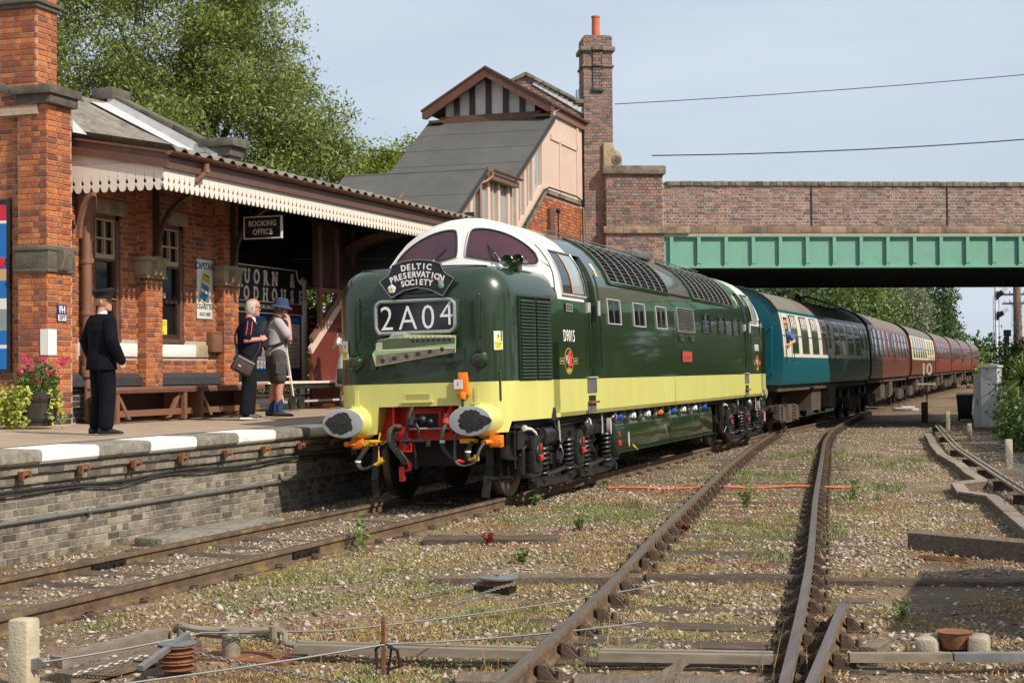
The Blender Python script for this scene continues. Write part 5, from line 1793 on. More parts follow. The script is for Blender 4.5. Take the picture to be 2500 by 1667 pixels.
for s in (1, -1):
 ol = rounded(pane_outline(s), 2)
 b = MB()
 n = len(ol)
 cu, cz = sum(p[0] for p in ol) / n, sum(p[1] for p in ol) / n
 rws = []
 for f in (1.0, .75, .5, .25, .02):
  rws.append([Vector((cu + (a - cu) * f, ywin(cu + (a - cu) * f, cz + (c - cz) * f) - .008, cz + (c - cz) * f)) for a, c in ol])
 b.loft(rws, closed_ring=True)
 w = b.build("windscreen", "glass_windscreen", lo)
 MB().tube([Vector((a, ywin(a, c) - .010, c)) for a, c in ol], .014, 6, closed=True).build("seal", "rubber", w)
 MB().tube([Vector((a + (a - cu) * .035, ywin(a, c) - .002, c + (c - cz) * .05)) for a, c in ol], .017, 6, closed=True).build("surround", "loco_white", w)
 # wiper
 x0 = .62 * s
 b = MB()
 p0 = Vector((.66, ywin(.66, 3.09) - .04, 3.10)) if s > 0 else Vector((-.50, ywin(-.5, 3.09) - .04, 3.12))
 p1 = Vector((.49, ywin(.5, 3.3) - .05, 3.32)) if s > 0 else Vector((-.40, ywin(-.4, 3.3) - .05, 3.27))
 p2 = Vector((.37, ywin(.4, 3.5) - .03, 3.46)) if s > 0 else Vector((-.24, ywin(-.25, 3.45) - .03, 3.42))
 b.cyl(p0 + Vector((0, .05, -.01)), p0, .03, 8)
 b.tube([p0, p1], .013, 6)
 o = b.build("wiper_arm", "pipe_grey", w)
 q = p1 + (p1 - p2) * (.75 if s < 0 else .55)
 MB().tube([q, p2], .011, 6).build("wiper_blade", "rubber", o)
# black sill line at the nose top, little hinges
MB().tube([Vector((u, .62 + .10 * (u / .9) ** 2, 3.055 - .02 * (u / .9) ** 4)) for u in np.linspace(-.85, .9, 15)], .010, 6).build("nose_seam", "rubber", lo)
# ---- surface patches on the side
def patch(y0, y1, z0, z1, off, nz=8, ny=2):
 b = MB()
 rws = []
 for i in range(ny + 1):
  y = y0 + (y1 - y0) * i / ny
  rw = []
  for k in range(nz + 1):
   z = z0 + (z1 - z0) * k / nz
   rw.append(Vector((sec_u(z) + off, y, z)))
  rws.append(rw)
 return b.loft(rws)
def frame_tube(y0, y1, z0, z1, off, r, n=8):
 pts = [Vector((sec_u(z) + off, y0, z)) for z in np.linspace(z0, z1, n)] + [Vector((sec_u(z1) + off, y, z1)) for y in np.linspace(y0, y1, 4)[1:]] + \
    [Vector((sec_u(z) + off, y1, z)) for z in np.linspace(z1, z0, n)[1:]] + [Vector((sec_u(z0) + off, y, z0)) for y in np.linspace(y1, y0, 4)[1:-1]]
 return MB().tube(pts, r, 6, closed=True)
# cab side windows
for y0, y1, lab in ((2.64, 3.82, "cab side window partly slid open"), (21.18 - 3.82, 21.18 - 2.64, "rear cab side window")):
 ym = y0 + (y1 - y0) * .46
 o = patch(y0, y1, 2.74, 3.37, .004).build("cab_window", "frame_black", lo, lab=lab)
 patch(y0 + .05, ym - .02, 2.77, 3.34, .008).build("pane", "glass_dark", o)
 patch(ym + .03, y1 - .05, 2.77, 3.34, .010).build("pane", "glass_pale", o)  # paler base colour stands in for the reflection in this pane
 patch(ym - .03, ym + .04, 2.76, 3.35, .016).build("sliding_rail", "tan_board", o)
 frame_tube(y0, y1, 2.74, 3.37, .012, .016).build("window_frame", "chrome", o)
 patch(y0 - .02, y1 + .04, 2.72, 2.745, .03, 2).build("window_sill", "pipe_grey", o)
MB().tube([Vector((sec_u(z) + .012, 2.27 + .10 * math.sin((z - 2.72) * 3.5), z)) for z in np.linspace(3.42, 2.72, 10)], .008, 5).build("rain_strip", "rubber", lo)
# door recesses
for y0, y1 in ((3.86, 4.40), (16.78, 17.32)):
 b = MB()
 zz = np.linspace(LIME, 3.38, 11)
 inner = [Vector((sec_u(z) - .10, 0, z)) for z in zz]
 outer = [Vector((sec_u(z), 0, z)) for z in zz]
 at_ = lambda p, y: Vector((p.x, y, p.z))
 b.loft([[at_(p, y0 + .02) for p in inner], [at_(p, y1 - .02) for p in inner]])
 b.loft([[at_(p, y0) for p in outer], [at_(p, y0 + .02) for p in inner]])
 b.loft([[at_(p, y1) for p in outer], [at_(p, y1 - .02) for p in inner]])
 b.add([at_(inner[-1], y0 + .02), at_(inner[-1], y1 - .02), at_(outer[-1], y1), at_(outer[-1], y0)], [(0, 1, 2, 3)])
 b.add([at_(inner[0], y0 + .02), at_(inner[0], y1 - .02), at_(outer[0], y1), at_(outer[0], y0)], [(0, 1, 2, 3)])
 d = weld(b, "cab_door", "loco_green", lo)
 MB().bx(1.205, 1.245, (y0 + y1) / 2 - .008, (y0 + y1) / 2 + .008, 1.6, 3.0).build("door_gap", "rubber", d)
 for yh in (y0 - .03, y1 + .03):
  MB().tube([Vector((sec_u(z) + .045, yh, z)) for z in np.linspace(1.72, 2.52, 8)], .016, 6).build("handrail", "loco_green", d)
  MB().tube([Vector((sec_u(z) + .045, yh, z)) for z in np.linspace(2.72, 3.10, 6)], .016, 6).build("handrail", "loco_green", d)
 MB().bx(1.27, 1.36, y0 - .05, y0 + .10, 2.50, 2.66).cyl((1.37, y1 - .05, 2.48), (1.37, y1 - .05, 2.70), .03, 8).build("door_lock", "pipe_grey", d)
 # steps below the door
 s_ = MB().bx(1.335, 1.352, y0 - .13, y0 + .36, 1.34, 1.56).build("step_plate", "roof_grey", lo)
 MB().bx(1.335, 1.375, y0 - .12, y0 + .37, 1.555, 1.575).build("tread", "pipe_grey", s_)
 b = MB()
 b.bx(1.26, 1.343, y0 - .12, y0 + .34, 1.20, 1.32)
 b.build("step_recess", "loco_lime", lo)
 MB().bx(1.28, 1.347, y0 - .08, y0 + .30, 1.215, 1.30).build("step_hole", "loco_green_dark", lo)
 s_ = MB().bx(1.335, 1.352, y0 - .14, y0 + .30, 1.04, 1.19).build("step_plate", "roof_grey", lo)
 MB().bx(1.335, 1.40, y0 - .13, y0 + .32, 1.185, 1.215).build("tread", "rust", s_)
# dark lifting notch
MB().prism([(1.92, 1.00), (2.16, 1.00), (2.10, 1.17), (2.0, 1.17)], 1.30, 1.3435, lambda a, c, d: (d, a, c)).build("lifting_notch", "black_matt", lo)
MB().prism([(19.02, 1.00), (19.26, 1.00), (19.2, 1.17), (19.1, 1.17)], 1.25, 1.3435, lambda a, c, d: (d, a, c)).build("lifting_notch", "black_matt", lo)
# engine room windows
WIN = [5.01, 6.64, 8.24, 21.18 - 8.24 - .78, 21.18 - 6.64 - .78, 21.18 - 5.01 - .78]
for i, y0 in enumerate(WIN):
 o = patch(y0, y0 + .78, 2.38, 2.76, .003, 4).build("engine_window", "glass_dark", lo)
 frame_tube(y0, y0 + .78, 2.38, 2.76, .008, .013, 4).build("window_frame", "pipe_grey" if i < 3 else "frame_black", o)
 MB().bx(1.325, 1.345, y0 + .38, y0 + .40, 2.38, 2.76).build("glazing_bar", "chrome", o)
# central intake with white frame
o = patch(9.86, 11.32, 2.36, 2.79, .004, 4).build("air_intake", "black_matt", lo)
frame_tube(9.86, 11.32, 2.36, 2.79, .012, .020, 4).build("intake_frame", "chrome", o)
b = MB()
for k in range(9):
 z = 2.395 + k * .043
 b.add([(sec_u(z) + .006, 9.9, z + .022), (sec_u(z) + .028, 9.9, z), (sec_u(z) + .028, 11.28, z), (sec_u(z) + .006, 11.28, z + .022)], [(0, 1, 2, 3)])
b.build("slat", "hose_grey", o)
for y0 in (9.92, 10.86):
 b = MB()
 for k in range(3):
  z = 2.20 + k * .042
  b.prism([(1.338, z), (1.365, z - .004), (1.338, z + .030)], y0, y0 + .40, lambda a, c, d: (a, d, c))
 b.build("small_vent", "loco_green", lo)
# nameplate
o = MB().bx(1.338, 1.356, 10.17, 11.01, 1.80, 2.01).build("nameplate", "plate_red", lo)
b = MB()
for a in ((10.17, 11.01, 1.995, 2.012), (10.17, 11.01, 1.798, 1.815), (10.17, 10.19, 1.80, 2.01), (10.99, 11.01, 1.80, 2.01)):
 b.bx(1.34, 1.36, *a)
b.build("plate_edge", "chrome", o)
text("lettering", "TULYAR", .10, "chrome", o, (1.357, 10.59, 1.905), SIDE, ext=.003, bold=.02, xs=1.0)
# body seams
MB().bx(1.339, 1.3415, 9.55, 9.565, 1.06, 2.6).build("body_seam", "loco_green_dark", lo)
b = MB()
for y in (5.0, 16.1):
 pass
# running number and crest
text("running_number", "D9015", .165, "white_letter", lo, (1.342, 2.86, 2.145), SIDE, ext=.002, bold=.004, xs=.80, space=1.12)
text("running_number", "D9015", .150, "white_letter", lo, (1.342, 21.18 - 2.86, 2.145), SIDE, ext=.002, bold=.012, xs=.92)
def crest(y, z):
 def ell(a, c, x, name, m, n=24, par=None):
  return MB().prism([(a * math.cos(2 * PI * k / n), c * math.sin(2 * PI * k / n)) for k in range(n)], 1.338, x, lambda p, q, d: (d, y + p, z + q)).build(name, m, par or lo)
 o = ell(.215, .185, 1.3425, "crest", "gold")
 b = MB()
 for s in (1, -1):
  x0, x1 = sorted((s * .20, s * .44))
  b.bx(1.338, 1.3422, y + x0, y + x1, z - .042, z + .042)
 b.build("crest_bar", "gold", o)
 b = MB()
 for s in (1, -1):
  x0, x1 = sorted((s * .215, s * .425))
  b.bx(1.338, 1.3430, y + x0, y + x1, z - .032, z + .032)
 b.build("crest_panel", "loco_green_dark", o)
 b = MB()
 for s in (1, -1):
  x0, x1 = sorted((s * .24, s * .40))
  b.bx(1.338, 1.3434, y + x0, y + x1, z - .010, z + .010)
 b.build("crest_bar", "letter_tan", o)
 ell(.200, .172, 1.3432, "crest_field", "loco_green_dark", par=o)
 # rampant lion holding a wheel over a crown
 lion = [(.02, .15), (.07, .155), (.11, .12), (.09, .09), (.12, .06), (.16, .08), (.17, .04), (.12, .0), (.15, -.04), (.17, -.07), (.10, -.075), (.06, -.06), (.02, -.08), (-.04, -.075), (-.05, -.04), (-.0, -.02), (-.03, .02), (-.09, .03), (-.08, .07), (-.03, .07), (-.05, .10), (-.02, .11)]
 MB().prism(lion, 1.342, 1.3442, lambda p, q, d: (d, y + p, z + q)).build("crest_lion", "letter_red", o)
 b = MB()
 b.tube([(1.3445, y - .085 + .055 * math.cos(a), z + .02 + .055 * math.sin(a)) for a in np.linspace(0, 2 * PI, 15)[:-1]], .010, 5, closed=True)
 b.cyl((1.343, y - .085, z + .02), (1.346, y - .085, z + .02), .02, 10)
 b.build("crest_wheel", "pipe_grey", o)
 crown = [(-.10, -.16), (.10, -.16), (.12, -.095), (.075, -.12), (.05, -.085), (.0, -.115), (-.05, -.085), (-.075, -.12), (-.12, -.095)]
 MB().prism(crown, 1.342, 1.3442, lambda p, q, d: (d, y + p, z + q)).build("crest_crown", "gold", o)
 return o
crest(2.82, 1.80)
crest(21.18 - 2.82, 1.80)
b = MB().bx(1.336, 1.348, 2.72, 3.04, 2.50, 2.60)
o = b.build("maker_plate", "frame_black", lo)
b = MB()
for a in ((2.72, 3.04, 2.592, 2.603), (2.72, 3.04, 2.497, 2.508), (2.72, 2.735, 2.5, 2.6), (3.025, 3.04, 2.5, 2.6)):
 b.bx(1.338, 1.351, *a)
for k in range(3):
 b.bx(1.338, 1.350, 2.78, 2.98, 2.525 + k * .022, 2.531 + k * .022)
b.build("plate_edge", "pipe_grey", o)
# nose side louvres
def nose_side(y, off=0):
 return halfw(y) + off
for mir in (False, True):
 Y = (lambda y: 21.18 - y) if mir else (lambda y: y)
 b = MB()
 b.add([(nose_side(.99, .004), Y(.99), 1.56), (nose_side(1.95, .004), Y(1.95), 1.56), (nose_side(1.95, .004), Y(1.95), 2.63), (nose_side(.99, .004), Y(.99), 2.63)], [(0, 1, 2, 3)])
 o = b.build("nose_grille", "black_matt", lo)
 b = MB()
 for y0, y1 in ((.97, 1.0), (1.445, 1.475), (1.94, 1.97)):
  b.add([(nose_side(y0, .004), Y(y0), 1.55), (nose_side(y1, .004), Y(y1), 1.55), (nose_side(y1, .004), Y(y1), 2.64), (nose_side(y0, .004), Y(y0), 2.64),
      (nose_side(y0, .022), Y(y0), 1.55), (nose_side(y1, .022), Y(y1), 1.55), (nose_side(y1, .022), Y(y1), 2.64), (nose_side(y0, .022), Y(y0), 2.64)],
     [(4, 5, 6, 7), (0, 4, 7, 3), (1, 2, 6, 5), (3, 7, 6, 2)])
 b.add([(nose_side(.97, .004), Y(.97), 2.62), (nose_side(1.97, .004), Y(1.97), 2.62), (nose_side(1.97, .03), Y(1.97), 2.635), (nose_side(.97, .03), Y(.97), 2.635)], [(0, 1, 2, 3)])
 b.build("grille_frame", "loco_green_dark", o)
 if mir:
  continue
 sl_ = math.atan2(.125, 1)
 lm = MB()
 lm.prism([(.0, -.018), (.030, -.020), (.034, -.012), (.014, .016), (.0, .018)], -.215, .215, lambda a, c, d: (a, d, c))
 LOU = mmesh(lm, "louvre", "loco_green_dark")
 for yc in (1.222, 1.708):
  for k in range(24):
   inst("louvre", LOU, lo, (nose_side(yc, .004), yc, 1.585 + k * .0435), Matrix.Rotation(-sl_, 3, 'Z'))
# roof grilles
def arc_patch(y0, y1, z0, z1, off):
 return patch(y0, y1, z0, z1, off, 12)
for y0, y1, nr in ((5.36, 9.52, 8), (21.18 - 9.52, 21.18 - 5.36, 8)):
 o = arc_patch(y0, y1, 3.05, 3.73, .004).build("roof_grille", "black_matt", lo)
 for k in range(nr + 1):
  y = y0 + (y1 - y0) * k / nr
  MB().tube([Vector((sec_u(z) + .026, y, z + .012)) for z in np.linspace(3.04, 3.75, 12)], .016, 6).build("grille_rib", "roof_grey", o)
 for k in range(10):
  z = 3.085 + k * .065
  u = sec_u(z)
  b = MB()
  b.beam((u + .008, y0 + .02, z + .008), (u + .008, y1 - .02, z + .008), .042, .014, up=(-.5, 0, 1))
  b.build("grille_slat", "black_matt", o)
 frame_tube(y0 - .03, y1 + .03, 3.035, 3.745, .012, .03, 10).build("grille_frame", "loco_green", o)
 for y in ((y0 + y1) / 2,):
  MB().bx(1.262, 1.30, y0, y1, 3.0, 3.03).build("cantrail", "loco_green", o)
b = MB()
for y in np.arange(5.0, 16.4, .6):
 b.cyl((.42, y, 3.79), (.42, y, 3.87), .012, 5)
b.tube([(.42, 4.9, 3.86), (.42, 16.3, 3.86)], .012, 5)
b.build("roof_rail", "roof_grey", lo)
MB().bx(-.55, .55, 9.85, 11.3, 3.78, 3.90).build("roof_vent", "roof_grey", lo, bev=.03)
MB().prism([(9.75, 3.02), (11.4, 3.02), (11.4, 3.05), (9.75, 3.05)], 1.262, 1.285, lambda a, c, d: (d, a, c)).build("cantrail", "loco_green", lo)
for yy in (4.72, 16.44):
 patch(yy, yy + .13, 3.10, 3.30, .006, 4).build("warning_label", "poster_paper", lo)
 patch(yy + .01, yy + .12, 3.11, 3.20, .008, 4).build("warning_label", "yellow_paint", lo)
# ---- front fittings
FY = .45
# headcode box
def rrect(w, h, r, n=5):
 p = []
 for cx, cz, a0 in ((w / 2 - r, h / 2 - r, 0), (-w / 2 + r, h / 2 - r, 90), (-w / 2 + r, -h / 2 + r, 180), (w / 2 - r, -h / 2 + r, 270)):
  for k in range(n):
   a = R(a0 + 90 * k / (n - 1))
   p.append((cx + r * math.cos(a), cz + r * math.sin(a)))
 return p
HC = (.012, 2.405)
b = MB()
b.loft([[Vector((HC[0] + a * 1.08, FY + .01, HC[1] + c * 1.14)) for a, c in rrect(1.12, .44, .10)], [Vector((HC[0] + a * 1.06, FY - .03, HC[1] + c * 1.10)) for a, c in rrect(1.12, .44, .10)],
  [Vector((HC[0] + a, FY - .045, HC[1] + c)) for a, c in rrect(1.12, .44, .09)]], closed_ring=True)
hb = b.build("headcode_box", "loco_green", lo)
MB().prism(rrect(1.12, .44, .09), FY - .046, FY - .030, lambda a, c, d: (HC[0] + a, d, HC[1] + c)).build("headcode_glass", "glass_dark", hb)
MB().tube([Vector((HC[0] + a, FY - .050, HC[1] + c)) for a, c in rrect(1.09, .41, .09, 8)], .024, 6, closed=True).build("headcode_frame", "chrome", hb)
for chx, s in ((-.40, '2'), (-.105, 'A'), (.175, '0'), (.43, '4')):
 hgt = .315
 text("headcode_character", s, hgt, "white_letter", hb, (HC[0] + chx, FY - .050, HC[1] - (.03 if s != '4' else -.01)), FRONT, ext=.002, bold=-.012, xs=.88)
# grab rails, lamp irons, tail lamps
def hoop(p, q, out=.05, r=.011, m="loco_green", nm="handrail", d=Vector((0, -1, 0))):
 p, q = Vector(p), Vector(q)
 return MB().tube([p, p + d * out * .8, p + d * out + (q - p) * .02, q + d * out - (q - p) * .02, q + d * out * .8, q], r, 6).build(nm, m, lo)
hoop((.88, FY + .01, 2.66), (.88, FY + .01, 2.12))
hoop((-.80, FY + .01, 2.66), (-.80, FY + .01, 2.12))
hoop((-.32, FY, 2.715), (.24, FY, 2.715), .06)
hoop((1.055, .62, 1.68), (1.055, .62, 1.30), .06, .014, "rubber", d=Vector((.5, -.85, 0)))
for u in (-.865, .855):
 b = MB()
 b.lathe([(.115, FY + .04), (.11, FY - .02), (.085, FY - .06), (.055, FY - .07)], (u, 0, 1.825), 'y', 18)
 o = b.build("tail_lamp", "loco_green", lo)
 MB().lathe([(.034, FY - .072), (.02, FY - .080), (.001, FY - .084)], (u, 0, 1.825), 'y', 14).build("lens", "lens_red", o)
 MB().lathe([(.055, FY - .066), (.055, FY - .078), (.046, FY - .080)], (u, 0, 1.825), 'y', 14).build("rim", "loco_green_dark", o)
 MB().bx(u - .04, u + .04, FY - .06, FY + .02, 1.925, 1.96).build("bracket", "loco_green_dark", o)
for u, hh, dy, an in ((1.085, 2.065, .575, R(50)), (-1.02, 2.0, .52, R(-35))):
 st_ = bpy.data.objects.new("warning_sticker", MB().bx(-.065, .065, -.004, .004, -.12, .12).mesh("warning_sticker"))
 COL.objects.link(st_)
 st_.parent = lo
 st_.location = (u - .012, dy - .008, hh)
 st_.rotation_euler = (0, 0, an)
 st_.data.materials.append(M["enamel_white"])
 o = MB().prism([(-.045, .015), (.045, .015), (0, .098)], -.0065, -.0035, lambda a, c, d: (a, d, c)).build("triangle", "sticker_yellow", st_)
 MB().prism([(-.005, .075), (.012, .075), (.003, .055), (.014, .055), (-.006, .025), (.0, .048), (-.012, .048)], -.0085, -.0066, lambda a, c, d: (a, d, c)).build("bolt_symbol", "letter_black", st_)
 MB().bx(-.055, .055, -.0065, -.0035, -.11, -.01).build("caution_panel", "sticker_yellow", st_)
 text("lettering", "Danger", .026, "letter_black", st_, (0, -.0066, -.035), FRONT, ext=.0008)
 b = MB()
 for k in range(2):
  b.bx(-.04, .03, -.0075, -.0064, -.066 - k * .02, -.060 - k * .02)
 b.build("print", "letter_black", st_)
# steps in the band, brackets
MB().bx(-.20, .19, FY - .004, FY + .05, 1.315, 1.42).build("foot_recess", "loco_lime", lo)
MB().bx(-.17, .16, FY - .006, FY + .02, 1.33, 1.405).build("foot_hole", "weed_yellow", lo)
MB().bx(-.22, .21, FY - .03, FY + .01, 1.296, 1.318).build("foot_step", "loco_lime", lo)
for u in (-.86, .80):
 b = MB()
 b.bx(u - .025, u + .025, FY - .01, FY + .03, 1.28, 1.47)
 b.bx(u - .06, u + .06, FY - .04, FY + .01, 1.255, 1.285)
 b.build("lamp_bracket", "loco_lime", lo)
# disc hinge bar under headcode
b = MB()
b.bx(.52, .66, FY - .05, FY + .02, 1.82, 1.98)
b.bx(-.64, -.56, FY - .04, FY + .02, 1.74, 1.88)
b.bx(-.56, .52, FY - .02, FY + .01, 1.80, 1.86)
b.build("plaque_rail", "loco_green", lo)
# orange jumper
oj = MB()
oj.bx(.58, .70, FY - .07, FY + .01, 1.40, 1.67)
oj.cyl((.64, FY - .08, 1.42), (.64, FY - .08, 1.33), .05, 10)
oj.bx(.56, .73, FY - .09, FY - .01, 1.375, 1.42)
oj.bx(.555, .58, FY - .05, FY, 1.56, 1.60)
oj = oj.build("jumper_socket", "orange_paint", lo, bev=.008)
MB().bx(.535, .655, FY - .098, FY - .092, 1.46, 1.58).build("voltage_label", "enamel_white", oj)
MB().prism([(.585, 1.55), (.60, 1.55), (.592, 1.525), (.605, 1.525), (.588, 1.49), (.592, 1.513), (.578, 1.513)], FY - .1005, FY - .0982, lambda a, c, d: (a, d, c)).build("bolt_symbol", "letter_red", oj)
MB().cyl((.64, FY - .08, 1.33), (.64, FY - .08, 1.22), .02, 8).build("jumper_cable", "rubber", oj)
# buffers
for u, ax in ((-.865, -1), (.865, 1)):
 b = MB()
 b.lathe([(.14, .02), (.145, .14), (.165, .18), (.185, .30), (.215, .46), (.25, .62)], (u, 0, 1.06), 'y', 24)
 bf = b.build("buffer", "loco_lime", lo)
 n = 40
 def ov(a, c, y, dome=0):
  return [Vector((u + a * math.cos(2 * PI * k / n), y, 1.06 + c * math.sin(2 * PI * k / n))) for k in range(n)]
 b = MB().loft([ov(.255, .155, .03), ov(.285, .185, .025), ov(.288, .188, .012), ov(.28, .18, .002), ov(.2, .13, -.006), ov(.1, .06, -.010), ov(.001, .001, -.011)], closed_ring=True)
 b.build("buffer_head", "buffer_face", bf)
 rr = random.Random(5 + ax)
 gp = []
 for k in range(36):
  a = 2 * PI * k / 36
  rad = 1 + rr.uniform(-.10, .10) + (.55 * max(0, math.cos(a - (.0 if ax > 0 else PI))) ** 14 * (1 if ax > 0 else .5))
  gp.append((u + (.02 if ax > 0 else -.02) + .172 * rad * math.cos(a), 1.06 + .140 * min(rad, 1.15) * math.sin(a)))
 gb_ = MB()
 cu_, cz_ = u, 1.06
 rws = [[Vector((cu_ + (p[0] - cu_) * f, -.0135 - .004 * (1 - f) + .006 * f * f, cz_ + (p[1] - cz_) * f)) for p in gp] for f in (1.0, .8, .5, .02)]
 gb_.loft(rws, closed_ring=True)
 gb_.build("grease_patch", "grease", bf)
for u in (-.865, .865):
 b = MB()
 b.lathe([(.24, 21.16), (.24, 21.12), (.12, 21.1), (.13, 20.9), (.2, 20.6)], (u, 0, 1.06), 'y', 20)
 b.build("buffer", "buffer_face", lo)
FZ = lambda p: Vector((p.x, p.y, p.z if p.z >= 1 else .42 + .58 * p.z))
# drawhook, screw coupling
b = MB()
b.bx(-.03, .03, .30, .66, 1.02, 1.10)
b.tube([(0, .36, 1.06), (0, .28, 1.10), (0, .22, 1.09), (0, .20, 1.03), (0, .24, .99)], .035, 8)
b.tube([(-.02, .30, 1.24), (-.05, .25, 1.14), (-.05, .24, 1.02)], .03, 8)
b.ball((.10, .34, 1.08), .055, 10)
b.ball((.18, .40, 1.05), .045, 10)
for s in (-.085, .085):
 b.tube([(s * .5, .24, 1.03), (s, .23, .95), (s * 1.05, .23, .78), (s * .9, .24, .68)], .018, 8)
b.cyl((-.15, .24, .68), (.15, .24, .68), .045, 10)
b.cyl((-.11, .24, .60), (-.11, .24, .72), .04, 8)
b.cyl((.20, .25, .56), (.20, .25, .70), .035, 8)
b.tube([(.02, .24, .66), (.02, .26, .40), (.02, .28, .20)], .016, 6)
b.cyl((.02, .28, .22), (.02, .29, .06), .028, 8)
b.xf(FZ).build("screw_coupling", "frame_black", lo)
# hoses
def hose(pts, r, m, nm="brake_hose", n=8):
 return MB().tube(pts, r, n).xf(FZ).build(nm, m, lo)
def curve(ctrl, n=14):
 P = [Vector(p) for p in ctrl]
 out = []
 P = [P[0] * 2 - P[1]] + P + [P[-1] * 2 - P[-2]]
 for i in range(1, len(P) - 2):
  for k in range(n):
   t = k / n
   a, b_, c, d = P[i - 1], P[i], P[i + 1], P[i + 2]
   out.append(.5 * ((2 * b_) + (c - a) * t + (2 * a - 5 * b_ + 4 * c - d) * t * t + (3 * b_ - a - 3 * c + d) * t ** 3))
 out.append(P[-2])
 return out
vh = curve([(-.27, .50, .99), (-.36, .40, .92), (-.34, .36, .62), (-.22, .38, .32), (-.17, .42, .16)], 22)
hose(vh, [.048 + .006 * (i % 2) for i in range(len(vh))], "hose_grey", "vacuum_hose")
b = MB()
b.tube(curve([(-.16, .40, .22), (-.11, .38, .16), (-.12, .38, .04), (-.19, .40, .0)]), .028, 8)
b.bx(-.26, -.19, .38, .42, -.22, .10)
b.xf(FZ).build("hose_end", "red_paint", lo)
ah = curve([(.375, .44, 1.02), (.355, .38, .90), (.35, .36, .60), (.44, .36, .34), (.55, .38, .22)])
hose(ah, .032, "rubber")
b = MB()
b.cyl((.375, .44, 1.02), (.385, .48, 1.14), .045, 10)
b.tube([(.385, .48, 1.12), (.40, .55, 1.22)], .02, 8)
b.cyl((.33, .46, 1.08), (.42, .46, 1.08), .022, 8)
b.build("brake_cock", "red_paint", lo)
MB().cyl((.54, .375, .23), (.64, .38, .20), .042, 10).xf(FZ).build("hose_end", "red_paint", lo)
MB().cyl((.352, .362, .62), (.355, .362, .68), .037, 10).xf(FZ).build("hose_band", "white_paint", lo)
MB().tube([(-.60, .62, .58), (-.50, .56, .66), (-.40, .55, .76), (-.34, .55, .86), (-.20, .55, .93), (.62, .55, .93)], .022, 8).xf(FZ).build("air_pipe", "pipe_grey", lo)
# yellow reservoir hoses each side
def main_res(sg, u0):
 b = MB()
 b.bx(u0 - .10, u0 + .03, .42, .56, .56, .70)
 b.cyl((u0 + .0, .42, .66), (u0 + .16, .42, .66), .035, 8)
 b.tube([(u0 + .10, .44, .68), (u0 + .12, .44, .86)], .012, 6)
 b.xf(FZ).build("reservoir_cock", "yellow_paint", lo)
 h = curve([(u0 - .03, .40, .58), (u0 - .10, .36, .40), (u0 - .16, .34, .20), (u0 - .08, .33, .06), (u0 + .10, .34, .16)])
 hose(h, .036, "rubber")
 MB().cyl(h[24], h[27], .040, 10).xf(FZ).build("hose_band", "white_paint", lo)
 b = MB()
 b.cyl((u0 + .09, .34, .15), (u0 + .20, .34, .25), .04, 8)
 b.bx(u0 + .13, u0 + .19, .32, .36, .18, .32)
 b.tube([(u0 + .12, .40, .56), (u0 + .125, .37, .40), (u0 + .14, .35, .26)], .008, 5)
 b.xf(FZ).build("hose_end", "yellow_paint", lo)
main_res(1, -.66)
b = MB()
b.bx(.56, .76, .44, .58, .60, .69)
b.xf(FZ).build("reservoir_cock", "yellow_paint", lo)
h = curve([(.74, .42, .64), (.71, .38, .50), (.69, .36, .36), (.72, .36, .22)])
hose(h, .036, "rubber")
MB().cyl(h[20], h[24], .040, 10).xf(FZ).build("hose_band", "white_paint", lo)
MB().cyl((.72, .36, .24), (.80, .36, .28), .04, 8).bx(.78, .84, .34, .38, .22, .36).xf(FZ).build("hose_end", "yellow_paint", lo)
# orange control sockets
for u in (-.92, .98):
 b = MB()
 b.bx(u - .02, u + .13, .44, .58, .50, .76)
 b.cyl((u + .0, .44, .62), (u - .06, .34, .62), .06, 12)
 b.lathe([(.10, .40), (.10, .46)], (u + .06, 0, .62), 'y', 14)
 b.xf(FZ).build("control_socket", "orange_paint", lo, bev=.006)
hose(curve([(.93, .33, .62), (.88, .28, .45), (.82, .26, .20), (.66, .28, .12), (.54, .34, .22), (.50, .42, .50), (.50, .46, .80)]), .020, "hose_grey", "control_cable")
# horns on the nose top
for du, z in ((0.0, 3.13), (.10, 3.145)):
 b = MB()
 b.lathe([(.018, 1.62), (.022, 1.45), (.03, 1.35), (.055, 1.26), (.085, 1.22), (.08, 1.215), (.02, 1.26)], (.98 + du, .05 + du * 1.5, z), 'y', 16)
 b.build("horn", "loco_green", lo)
MB().bx(.95, 1.10, 1.40, 1.55, 3.02, 3.12).build("horn_bracket", "loco_green", lo)
# guard irons
for s in (-1, 1):
 b = MB()
 pts = [(s * .80, .95, .80), (s * .80, .90, .45), (s * .79, .82, .28), (s * .76, .80, .05)]
 for p, q in zip(pts, pts[1:]):
  b.beam(p, q, .10, .035, up=(0, 1, 0))
 b.build("guard_iron", "frame_black", lo)
